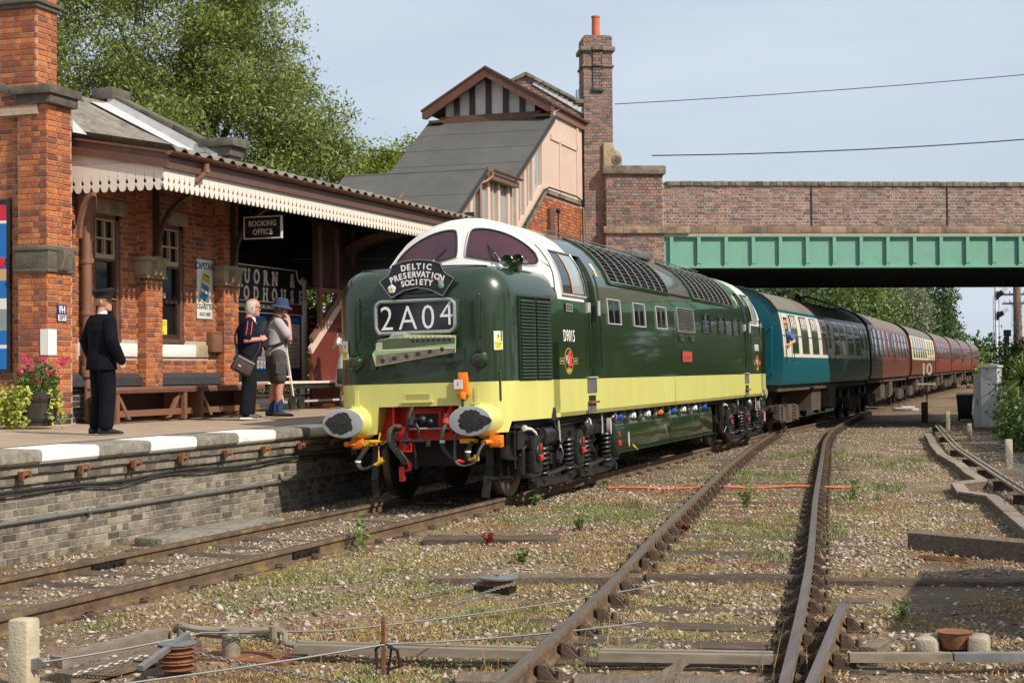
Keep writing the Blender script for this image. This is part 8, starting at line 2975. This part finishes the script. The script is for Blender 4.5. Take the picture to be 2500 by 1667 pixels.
chain("chain between the stacked pulley wheels and the broken plank", [(2.18, -10.45, -.08), (2.45, -10.05, -.02)])
# horizontal pulley wheels
pw = thing("pulley_wheel", "flat rusty signal wire pulley wheel set in the ground between the tracks", "pulley", (3.29, -6.02, -.10))
MB().lathe([(.165, .05), (.17, .058), (.17, .068), (.03, .075), (.03, .09)], (0, 0, 0), 'z', 28).build("top_rim", "galv", pw)
MB().lathe([(.14, .0), (.12, .02), (.12, .045), (.15, .05)], (0, 0, 0), 'z', 28).build("groove", "rust", pw)
MB().bx(-.19, .12, -.10, .10, -.06, .0).build("base_plate", "dark_steel", pw)
pw2 = thing("pulley_wheel", "stack of rusty signal wire pulley wheels with a galvanised top rim", "pulley", (2.57, -9.95, -.14))
for k in range(3):
 z = .02 + k * .05
 MB().lathe([(.115, z), (.12, z + .006), (.085, z + .018), (.085, z + .03), (.12, z + .04), (.115, z + .046)], (0, 0, 0), 'z', 26).build("wheel", "rust", pw2)
MB().lathe([(.11, .17), (.12, .172), (.12, .18), (.02, .186)], (0, 0, 0), 'z', 26).build("top_rim", "galv", pw2)
MB().beam((0, -.42, .10), (0, .12, .21), .04, .03).build("fork", "galv", pw2)
# crank and rodding
ck = thing("signal_crank", "iron signal crank with curved levers joining the rodding beside the pulleys", "crank", (2.61, -9.35, -.16))
b = MB()
b.tube(curve([(-.42, .02, .16), (-.34, -.05, .20), (-.18, -.02, .18), (.10, .02, .18), (.28, .06, .19)], 8), .022, 8)
b.tube(curve([(-.30, .10, .12), (-.22, .04, .14), (-.05, .06, .13), (.2, .10, .14), (.34, .0, .12)], 8), .018, 8)
b.tube(curve([(.28, .06, .19), (.36, .04, .17), (.42, -.06, .13), (.50, -.08, .12)], 8), .02, 8)
b.cyl((0, .0, .0), (0, .0, .20), .06, 14)
b.cyl((.28, .06, .12), (.28, .06, .21), .035, 10)
b.cyl((-.34, -.04, .12), (-.34, -.04, .22), .03, 10)
b.build("levers", "rodding", ck)
MB().bx(-.2, .45, -.15, .2, -.05, .02).build("base_plate", "rust", ck)
def channel(label, p, q, w=.055, h=.05, m="rodding", n=1, gap=.11, nm="point_rodding"):
 t = thing(nm, label, "rodding")
 P, Q = Vector(p), Vector(q)
 d = (Q - P).normalized()
 s = d.cross(Vector((0, 0, 1)))
 for k in range(n):
  o = s * gap * (k - (n - 1) / 2)
  b = MB()
  b.beam(P + o, Q + o, w, .008)
  b.beam(P + o + s * w / 2 - Vector((0, 0, h / 2)), Q + o + s * w / 2 - Vector((0, 0, h / 2)), .008, h)
  b.beam(P + o - s * w / 2 - Vector((0, 0, h / 2)), Q + o - s * w / 2 - Vector((0, 0, h / 2)), .008, h)
  b.build("channel_rod", m, t)
 return t
channel("pair of steel channel rods crossing the ground from the crank to the siding rail", (3.05, -9.30, -.05), (4.62, -9.08, -.05), n=2)
channel("pair of steel channel rods crossing between the siding rails", (4.98, -9.02, -.055), (6.02, -8.83, -.055), n=2)
channel("single steel channel rod running on beyond the siding to the concrete block", (6.46, -8.72, -.05), (7.05, -8.55, -.05), n=1, m="rodding")
channel("paler channel rod continuing past the concrete block", (7.06, -8.55, -.05), (8.2, -8.2, -.05), n=1, m="galv")
tb = thing("timber_channel", "long weathered wooden rodding run between the concrete post and the crank", "timber")
MB().beam((1.98, -10.35, -.04), (2.12, -9.35, -.02), .10, .07).build("board", "trunking_wood", tb)
MB().beam((2.10, -10.45, -.12), (2.34, -9.35, -.09), .13, .08).build("board", "old_timber", tb)
stk = thing("rusty_stake", "upright rusty iron stake with a wire loop between the tracks", "stake", (3.79, -9.62, -.2))
MB().bx(-.012, .012, -.006, .006, 0, .40).build("stake", "rust", stk)
MB().tube([(.03, 0, .22), (.09, .0, .20), (.10, .02, .10), (.03, .02, .08), (-.04, 0, .09), (-.05, 0, .2), (.0, 0, .24)], .010, 6).tube([(-.02, .0, .24), (.05, .01, .22), (.02, .02, .05)], .008, 6).build("wire_loop", "dark_steel", stk)
bc = thing("concrete_block", "broken concrete block holding a rusty iron bowl beside the siding", "block", (7.04, -7.9, -.2))
b = MB()
rr = random.Random(3)
for k, (x, y, z, w, d, h) in enumerate(((-.16, -.10, .07, .14, .24, .18), (.15, -.10, .08, .13, .2, .2), (0, .06, .05, .40, .22, .13), (-.06, -.22, .03, .2, .14, .09), (.12, -.24, .02, .14, .12, .08))):
 b.box((x, y, z), (w, d, h), Matrix.Rotation(rr.uniform(-.2, .2), 3, 'Z') @ Matrix.Rotation(rr.uniform(-.1, .1), 3, 'X'))
b.build("block", "concrete", bc, bev=.035)
MB().lathe([(.115, .19), (.108, .19), (.08, .10), (.01, .07)], (0, -.08, 0), 'z', 20).lathe([(.12, .192), (.11, .185), (.085, .09), (.01, .06)], (0, -.08, 0), 'z', 20).build("bowl", "rust", bc)
o = MB().bx(-.06, .06, -.16, .16, 0, .16).build("timber_block", "old_timber", None, bev=.015)
o.location = (6.58, -8.35, -.2)
o.rotation_euler = (0, 0, R(-10))
tag(o, "grey weathered timber stump between the rail chairs and the concrete block", "timber")
# loose timbers, planks
def timber(label, p, q, w, h, m="old_timber", nm="timber_beam"):
 P, Q = Vector(p), Vector(q)
 L = (Q - P).length
 b = MB()
 d = (Q - P).normalized()
 s = d.cross(Vector((0, 0, 1))).normalized()
 u = s.cross(d)
 rr = random.Random(int(P.x * 100))
 rg_ = []
 for k in range(9):
  c = P + d * L * k / 8
  j = [rr.uniform(-.012, .012) for _ in range(6)]
  rg_.append([c + s * (w / 2 + j[0]) - u * h / 2, c + s * (w / 2 + j[1] - .01) + u * (h / 2 - .02), c + s * w * .2 + u * (h / 2 + j[2] * .6), c - s * w * .25 + u * (h / 2 + j[3] * .6), c - s * (w / 2 + j[4] - .01) + u * (h / 2 - .02), c - s * (w / 2 + j[5]) - u * h / 2])
 b.loft(rg_, closed_ring=True, cap=True)
 return tag(b.build(nm, m, None), label, "timber")
timber("old baulk of timber lying on the dark earth beside the siding", (6.36, -1.98, -.07), (8.0, -3.1, -.06), .26, .20)
o = timber("thin reddish brown board in front of the timber baulk", (6.46, -2.80, -.14), (6.92, -3.10, -.13), .08, .035, "rust", "board")
timber("rotten old sleeper half buried beside the platform line", (1.25, -2.55, -.15), (2.62, -2.15, -.15), .42, .10, "sleeper_wood")
timber("long grey timber crossing under the rails from the pulley to the earth beyond", (2.55, -5.62, -.14), (4.3, -5.15, -.13), .14, .09)
timber("long dark timber crossing between the siding rails", (4.32, -5.1, -.145), (5.72, -4.75, -.14), .17, .09, "sleeper_wood")
timber("dark timber running on from the siding rail across the bare earth", (5.82, -4.85, -.15), (8.2, -4.35, -.15), .14, .09, "sleeper_wood")
timber("worn plank lying crosswise under the channel rods at the bottom edge", (4.30, -9.72, -.14), (4.72, -9.6, -.14), .24, .07)
timber("worn timber between the siding rails at the bottom edge", (4.98, -9.55, -.14), (6.05, -9.35, -.14), .26, .07)
timber("short propped plank slanting under the channel rods", (5.42, -9.75, -.13), (5.53, -9.12, -.07), .09, .03)
timber("slim timber half buried in front of the channel rods", (4.2, -8.15, -.16), (4.75, -8.0, -.15), .14, .05)
tag(MB().tube([Vector((x, 5.0 + (x - 1.3) * .28 + .03 * math.sin(x * 3), -.135 + .012 * math.sin(x * 5))) for x in np.linspace(1.28, 3.0, 16)], .02, 6).build("pipe", "hose_orange"), "faded orange pipe lying on the ballast up to the siding's first rail", "pipe")
tag(MB().tube([Vector((x, 5.48 + (x - 3.0) * .28 + .02 * math.sin(x * 4), -.13 + .012 * math.sin(x * 5))) for x in np.linspace(3.02, 4.98, 18)], .022, 6).build("pipe", "hose_orange"), "faded orange pipe lying across the sleepers between the siding rails", "pipe")
# cable trunking and rodding run on the bush side
tk = thing("cable_trunking", "zigzag wooden cable trunking beside the siding on the bush side", "trunking")
TP = [(4.78, 23.6), (5.10, 20.2), (5.28, 18.0), (5.72, 13.6), (6.18, 10.66), (6.50, 7.9), (6.72, 6.55), (6.38, 5.85), (6.56, 4.05), (6.95, 3.45), (7.22, 1.1), (7.45, -.8), (7.9, -3)]
for p, q in zip(TP, TP[1:]):
 P, Q = Vector((*p, -.05)), Vector((*q, -.05))
 n = max(1, int((Q - P).length / 1.2))
 for k in range(n):
  a, c = P.lerp(Q, k / n + .002), P.lerp(Q, (k + 1) / n - .002)
  MB().beam(a + Vector((0, 0, random.uniform(0, .008))), c + Vector((0, 0, random.uniform(0, .008))), .17, .03).build("lid_board", "trunking_wood", tk)
  s = (c - a).normalized().cross(Vector((0, 0, 1))) * .075
  MB().beam(a + s - Vector((0, 0, .09)), c + s - Vector((0, 0, .09)), .02, .14).beam(a - s - Vector((0, 0, .09)), c - s - Vector((0, 0, .09)), .02, .14).build("trunking_side", "old_timber", tk)
rk = thing("point_rodding", "double run of steel point rodding on rollers along the bush side", "rodding")
RP = [(4.79, 27.7), (5.36, 21.3), (5.94, 15.0), (6.33, 11.8), (6.71, 8.73), (7.03, 6.1), (7.35, 3.56), (8.0, -1)]
for p, q in zip(RP, RP[1:]):
 P, Q = Vector((*p, .02)), Vector((*q, .02))
 for off in (-.05, .05):
  s = (Q - P).normalized().cross(Vector((0, 0, 1))) * off
  MB().beam(P + s, Q + s, .045, .035).build("channel_rod", "rodding", rk)
 MB().bx(p[0] - .14, p[0] + .14, p[1] - .05, p[1] + .05, -.18, -.03).build("roller_stool", "dark_steel", rk)
ht = thing("unseen_shade_hut", "unseen brick hut added beside the siding to shade the ground", "hut", (11.0, -6.6, -.2))  # out of view, added to cast shade on the ground by the siding
MB().bx(-1.45, 1.4, -1.35, 1.45, 0, 2.7).build("wall", "brick_blue", ht)
MB().prism([(-1.75, 2.6), (1.7, 2.6), (0, 3.75)], -1.6, 1.7, lambda a, c, d: (a, d, c)).build("roof", "felt_roof", ht)
MB().bx(-1.48, -1.44, -.4, .45, .1, 2.1).build("door", "brown_paint", ht)
# weeds that stand alone
def weed(x, y, h, n, m, label, w=.03, up=.6):
 t = thing("weed_plant", label, "weed", (x, y, float(ground_z(np.array(x), np.array(y)))))
 st_ = MB()
 cs, as_, bs = [], [], []
 for k in range(n):
  a = 2 * PI * k / n + random.uniform(-.4, .4)
  tip = Vector((math.cos(a) * h * random.uniform(.1, .5), math.sin(a) * h * random.uniform(.1, .5), h * random.uniform(.6, 1)))
  st_.tube([(0, 0, 0), tip * .5 + Vector((0, 0, .02)), tip], [.004, .003, .002], 4)
  for j in range(9):
   c = tip * (.2 + .8 * j / 8)
   cs.append(c + Vector((random.uniform(-.02, .02), random.uniform(-.02, .02), random.uniform(-.01, .02))))
 cs = np.array([tuple(c) for c in cs])
 st_.build("stem", m, t)
 ax, ay = leaf_axes(len(cs), w, 2.0, spread=.3)
 ax[:, 2] = np.abs(ax[:, 2]) * up
 quads_mesh("leaves", cs, ax, ay, m, t, 'leaf')
weed(.86, -3.35, .34, 7, "weed_bright", "tall pale green leafy weed growing against the near platform rail", .035)
weed(1.02, 2.05, .20, 12, "weed_bright", "bushy bright green weed beside the rail under the locomotive's front wheel", .04)
weed(4.35, 8.6, .5, 7, "weed_green", "tall grey green weed between the siding rails beyond the orange pipe", .03)
weed(3.9, 2.2, .32, 9, "weed_bright", "light green weed clump between the siding rails nearest the curved rail", .035)
weed(5.1, 3.9, .36, 6, "weed_bright", "slender green weed leaning against the curved siding rail", .035)
weed(2.9, -4.2, .16, 8, "weed_bright", "small bright green weed on the open earth near the pulley", .03)
weed(2.55, -1.0, .2, 12, "weed_green", "low green weed clump next to the rotten sleeper", .03)
weed(6.6, -6.6, .18, 6, "weed_green", "small green weed on the dark earth past the short rail end", .03)
weed(2.05, -2.75, .12, 8, "weed_red", "small dark red weed in front of the rotten sleeper", .03)
weed(3.75, -.9, .12, 8, "weed_red", "dark red weed beside the siding's first rail", .03)
# ================================================================== SIGNAL, POLES, WIRES
def signal_post():
 t = thing("semaphore_signal", "tall white lattice semaphore signal with two arms under the far side of the bridge", "signal", (5.74, 54.7, -.1))
 MB().tube([(0, 0, 0), (0, 0, 5.2)], [.075, .055], 8).build("post", "white_paint", t)
 MB().lathe([(.05, 5.2), (.07, 5.24), (.02, 5.4), (.01, 5.5)], (0, 0, 0), 'z', 10).build("finial", "white_paint", t)
 for z, a in ((4.95, R(38)), (4.05, R(30))):
  d = Vector((math.cos(a), 0, math.sin(a)))
  b = MB().beam(Vector((.10, -.06, z)), Vector((.10, -.06, z)) + d * .48, .02, .17, up=(0, 0, 1))
  o = b.build("arm", "enamel_white", t)
  MB().box((.18, -.08, z + .02), (.30, .05, .22), Matrix.Rotation(-a, 3, 'Y')).build("spectacle", "black_paint", o)
  MB().bx(-.06, .12, -.05, .05, z - .22, z + .15).build("arm_bracket", "frame_black", t)
 b = MB()
 for z in np.arange(.4, 4.8, .35):
  b.beam((-.12, .08, z), (.12, .08, z), .02, .02)
 b.beam((-.12, .08, .1), (-.12, .08, 4.9), .02, .03).beam((.12, .08, .1), (.12, .08, 4.9), .02, .03)
 b.build("ladder", "frame_black", t)
 b = MB()
 b.beam((0, 0, 2.75), (.45, 0, 2.75), .05, .05)
 b.bx(.34, .54, -.1, .1, 2.75, 3.1)
 b.bx(.30, .62, -.06, .06, 3.1, 3.38)
 b.tube([(-.1, 0, 2.7), (-.1, 0, 3.3)], .02, 5)
 b.build("subsidiary_signal", "black_paint", t)
 return t
signal_post()
tp = thing("telegraph_pole", "old telegraph pole clad in dead ivy stems with three cross arms", "pole", (6.62, 55.0, -.1))
MB().tube([(0, 0, 0), (0.02, 0, 3), (0, 0, 7.0)], [.21, .19, .15], 14).build("pole", "pole_wood", tp)
for z in (5.35, 4.95, 4.55):
 MB().bx(-.62, .62, -.06, .04, z - .045, z + .045).build("cross_arm", "pole_wood", tp)
 for x in (-.5, -.3, .3, .5):
  MB().lathe([(.02, z + .045), (.035, z + .09), (.03, z + .14), (.01, z + .16)], (x, 0, 0), 'z', 8).build("insulator", "enamel_white", tp)
n = 900
zz = RNG.uniform(.3, 4.6, n)
a = RNG.uniform(0, 6.28, n)
c = np.stack([(.2 + RNG.uniform(0, .06, n)) * np.cos(a), (.2 + RNG.uniform(0, .06, n)) * np.sin(a), zz], -1)
ax = np.stack([np.cos(a) * .08, np.sin(a) * .08, RNG.normal(size=n) * .09], -1)
ay = np.stack([-np.sin(a), np.cos(a), np.zeros(n)], -1) * .010
quads_mesh("dead_ivy", c, ax, ay, "bark", tp, 'leaf')
cl_ = thing("colour_light_signal", "black signal lamp head on a low post at the very edge beside the telegraph pole", "signal", (7.15, 53.5, -.1))
MB().cyl((0, 0, 0), (0, 0, 2.4), .05, 8).build("post", "frame_black", cl_)
MB().bx(-.14, .14, -.1, .1, 2.35, 2.85).bx(-.05, .3, -.05, .05, 2.2, 2.4).build("lamp_head", "black_paint", cl_, bev=.03)
def owire(label, p, q, s, r=.02):
 tag(MB().tube(sag(p, q, s, 16), r, 5).build("overhead_wire", "wire_black"), label, "wire")
owire("thin overhead wire crossing the sky above the bridge, the upper one", (-4.6, 28.0, 9.75), (20, 36.2, 11.9), .25, .013)
owire("overhead wire crossing the sky just above the bridge parapet, the lower one", (-3.5, 28.2, 8.15), (20, 36.2, 10.0), .45, .019)
owire("overhead wire passing in front of the big tree to the covered staircase", (-22, 21.0, 9.4), (-8.0, 26.8, 8.2), .2, .015)
# ================================================================== TREES AND BUSHES
def crown_mesh(name, parent, lobes, n, size, m, long=1.9, droop=.0, hollow=.35, cl=26, clr=.35, sub=0):
 """Leaves in small sprays spread through overlapping lobes (cx, cy, cz, rx, ry, rz)."""
 L = np.array(lobes, float)
 if sub:
  q = np.repeat(L, sub, 0)
  d = rand_dirs(len(q), .25)
  q[:, :3] += d * q[:, 3:6] * RNG.uniform(.55, .98, (len(q), 1))
  q[:, 3:6] *= RNG.uniform(.24, .46, (len(q), 1))
  L = q
 vol = (L[:, 3] * L[:, 4] * L[:, 5]) ** .75
 pick = RNG.choice(len(L), n // cl, p=vol / vol.sum())
 d = rand_dirs(len(pick))
 rad = RNG.uniform(hollow ** 3, 1, (len(pick), 1)) ** (1 / 3)
 sc = L[pick, :3] + d * rad * L[pick, 3:6]
 sc = sc + RNG.normal(size=sc.shape) * .12 * L[pick, 3:6]
 k = np.repeat(np.arange(len(pick)), cl)
 sp = RNG.normal(size=(len(k), 3)) * clr * np.array([1, 1, .62])
 sp[:, 2] -= np.linalg.norm(sp[:, :2], axis=1) * droop
 c = sc[k] + sp
 ax, ay = leaf_axes(len(c), size, long, droop)
 return quads_mesh(name, c, ax, ay, m, parent, 'leaf')
def tree(label, x, y, lobes, n, size, m, trunk_r=.3, h0=-.1, nm="tree", cat="tree", **kw):
 t = thing(nm, label, cat, (x, y, h0))
 L = [(a - x, b - y, c - h0, d, e, f) for a, b, c, d, e, f in lobes]
 top = max(p[2] for p in L)
 b = MB()
 rr = random.Random(int(abs(x) * 10))
 b.tube([(0, 0, 0), (rr.uniform(-.2, .2), 0, top * .3), (rr.uniform(-.4, .4), 0, top * .7), (0, 0, top)], [trunk_r, trunk_r * .8, trunk_r * .5, trunk_r * .2], 8)
 b.build("trunk", "bark", t)
 b = MB()
 for p in L:
  base = Vector((0, 0, min(p[2] * .6, top * .5)))
  end = Vector(p[:3])
  for q in range(2):
   e = end + Vector((rr.uniform(-.6, .6) * p[3], rr.uniform(-.6, .6) * p[4], rr.uniform(-.3, .6) * p[5]))
   mid = base.lerp(e, .5) + Vector((0, 0, .3))
   b.tube([base, mid, e], [trunk_r * .38, trunk_r * .22, trunk_r * .05], 5)
 b.build("branches", "bark", t)
 crown_mesh("crown", t, L, n, size, m, **kw)
 return t
tree("big full ash tree rising behind the station roof", -17.5, 25,
  [(-20.5, 24, 12.5, 3.2, 3, 3.0), (-17.4, 25, 13.2, 3.0, 3, 3.2), (-15.8, 25, 11.5, 2.0, 2.4, 2.2), (-19.5, 23.5, 9.3, 3.2, 3, 2.2), (-16.2, 24.6, 8.8, 2.8, 3, 2.3), (-14.2, 25.3, 9.6, 1.9, 2.2, 1.7),
   (-13.6, 25, 7.6, 2.3, 2.4, 1.8), (-18, 24, 6.5, 4.0, 3, 2.0), (-14.6, 24.8, 6.3, 2.6, 2.5, 1.6), (-23.5, 24, 9, 3, 3, 4)], 270000, .042, "leaf_ash", .45, long=3.0, droop=.35, clr=.24, cl=40, hollow=.25, sub=30)
tree("lighter yellow green tree beside the ash, next to the covered staircase roof", -12.0, 27.5,
  [(-12.6, 27.5, 7.6, 1.2, 1.3, 1.4), (-11.5, 27.7, 7.6, 1.0, 1.2, 1.5), (-12.2, 27.5, 6.0, 1.6, 1.5, 1.3), (-10.8, 27.8, 6.4, .8, 1, 1.0), (-13.6, 27.3, 6.2, 1.2, 1.2, 1.2)], 50000, .046, "leaf_lime", .2, long=2.0, clr=.16, cl=30, sub=18)
tree("green hedge of bushes seen through the staircase windows under the canopy", -16.5, 27, [(-19, 27, 3.0, 2.2, 1.5, 3.0), (-16, 27, 3.0, 2.2, 1.5, 3.0), (-13, 27.5, 3.0, 2.2, 1.5, 3.0), (-10.5, 28, 2.6, 2, 1.5, 2.6)], 22000, .11, "leaf_lime", .15, nm="bush", cat="bush")
BG = [("dark green tree furthest towards the locomotive under the bridge", -9.0, 78, [(-10, 78, 4.2, 3.2, 2.5, 3.0), (-7.2, 79, 4.6, 2.4, 2, 2.6)], "leaf_dark", 22000, .11),
   ("pale green willow behind the second coach", -4.6, 92, [(-6.6, 92, 5.2, 2.8, 3, 3.6), (-3.6, 92, 5.0, 3.0, 3, 3.6), (-5.4, 90, 3.6, 3.6, 3, 2.5)], "leaf_green", 34000, .105),
   ("silvery willow behind the maroon coaches", -3.8, 104, [(-5.2, 104, 5.6, 2.6, 3, 3.8), (-2.9, 104, 5.4, 2.3, 3, 4.2), (-3.6, 102, 3.4, 2.8, 3, 2.6)], "leaf_willow", 34000, .11),
   ("tall dark green tree standing between the silvery willows", -2.4, 124, [(-3.6, 124, 6.8, 2.4, 3, 4.2), (-1.4, 124, 6.2, 1.9, 3, 4.4), (-2.4, 122, 4.0, 2.8, 3, 3)], "leaf_dark", 34000, .125),
   ("grey green willow at the far end of the train", -1.6, 140, [(-2.2, 140, 4.6, 1.9, 3, 3.6), (-.6, 141, 3.4, 1.5, 3, 2.6)], "leaf_willow", 18000, .13),
   ("rounded green tree behind the semaphore signal", -.4, 158, [(-.9, 158, 2.6, 1.7, 3, 2.0), (.9, 159, 1.6, 1.6, 3, 1.6)], "leaf_green", 14000, .14),
   ("low yellowish bush at the tail of the train", 3.6, 122, [(3.4, 122, .9, 1.2, 2, 1.0), (4.6, 123, .7, 1.2, 2, .9)], "leaf_lime", 5000, .14)]
for lb, x, y, lob, m, n, s in BG:
 tree(lb, x, y, lob, n, s, m, .3, long=2.6 if m == "leaf_willow" else 1.8, droop=.5 if m == "leaf_willow" else .1, clr=.34, cl=30, hollow=.3, sub=22)
# distant wood closing the view
far = crown_mesh("woodland", None, [(x, 175 + 8 * math.sin(x), 1.8 + 1.2 * math.sin(x * .7), 5, 4, 3.0) for x in np.arange(-60, 60, 4.5)], 26000, .35, "leaf_dark", clr=.8, cl=30)
tag(far, "distant wood closing the view under the bridge", None, kind='stuff')
side = crown_mesh("woodland", None, [(14.5 + 3 * math.sin(y * .9) + max(0, 40 - y) * .15, y, 3.2 + 1.2 * math.sin(y * .6), 2.6, 4, 4.2) for y in np.arange(-6, 135, 4.5)], 26000, .26, "leaf_dark", clr=.5, cl=30, sub=12)  # unseen trees, added so glossy paint and windows mirror dark foliage
back = crown_mesh("woodland", None, [(x, -62 + 5 * math.sin(x), 3.5 + math.sin(x * .5), 4.5, 3.5, 5.0) for x in np.arange(-60, 60, 5)], 16000, .4, "leaf_dark", clr=.7, cl=30, sub=10)  # unseen trees, added as a reflection for the nose and headcode glass
tag(back, "unseen trees added behind the camera for the locomotive front to reflect", None, kind='stuff')
tag(side, "unseen belt of trees added along the bush side to be mirrored in the glossy train", None, kind='stuff')
# bushes on the right
tree("dense dark hedge running along the right side behind the cabinets", 8.2, 40, [(7.7, 28.5, .9, 1.1, 2, 1.25), (7.5, 33, 1.1, 1.2, 3, 1.2), (7.3, 40, 1.2, 1.3, 5, 1.2), (7.4, 50, 1.0, 1.4, 5, 1.3), (8.6, 29, 1.2, 1.2, 3, 1.5)], 50000, .062, "leaf_hedge", .1, nm="hedge", cat="hedge", clr=.25)
tree("tall evergreen bush at the edge of the picture behind the cabbage palm", 8.5, 25.5, [(7.9, 25.5, .8, .95, 2.0, 1.1), (7.8, 22.5, .5, .8, 1.6, .95)], 12000, .07, "leaf_hedge", .1, nm="bush", cat="bush", clr=.2)
tree("leafy green shrub at the edge in front of the spiky plant", 7.65, 18.4, [(7.35, 18.8, .35, .62, 1.0, .62), (7.5, 17.6, .2, .6, .9, .55), (7.4, 20.0, .35, .66, .9, .62)], 9000, .055, "leaf_hedge", .05, nm="shrub", cat="shrub", clr=.15, hollow=.5)
def spiky(label, x, y, z, n, L):
 t = thing("spiky_plant", label, "plant", (x, y, -.1))
 MB().tube([(0, 0, 0), (.02, 0, z)], [.09, .07], 10).build("trunk", "bark", t)
 V, F = [], []
 for k in range(n):
  a, e = RNG.uniform(0, 2 * PI), RNG.uniform(-.5, 1.35)
  d = np.array([math.cos(a) * math.cos(e), math.sin(a) * math.cos(e), math.sin(e)])
  s = np.array([-math.sin(a), math.cos(a), 0])
  l = L * RNG.uniform(.65, 1.1)
  for i in range(6):
   f = i / 5
   c = d * l * f + np.array([0, 0, z - .28 * l * f ** 2.3 * math.cos(e)])
   w = .022 * (1 - f ** 2) + .002
   V += [c - s * w, c + s * w]
   if i:
    o = len(V)
    F.append((o - 4, o - 3, o - 1, o - 2))
 MB().add([tuple(v) for v in V], F).build("leaves", "leaf_blade", t, ang=80)
spiky("spiky cabbage palm with long sword leaves beside the grey cabinet", 7.2, 21.5, 1.45, 200, .85)
spiky("smaller spiky plant with arching leaves low beside the cabinet", 7.15, 19.6, .75, 110, .7)
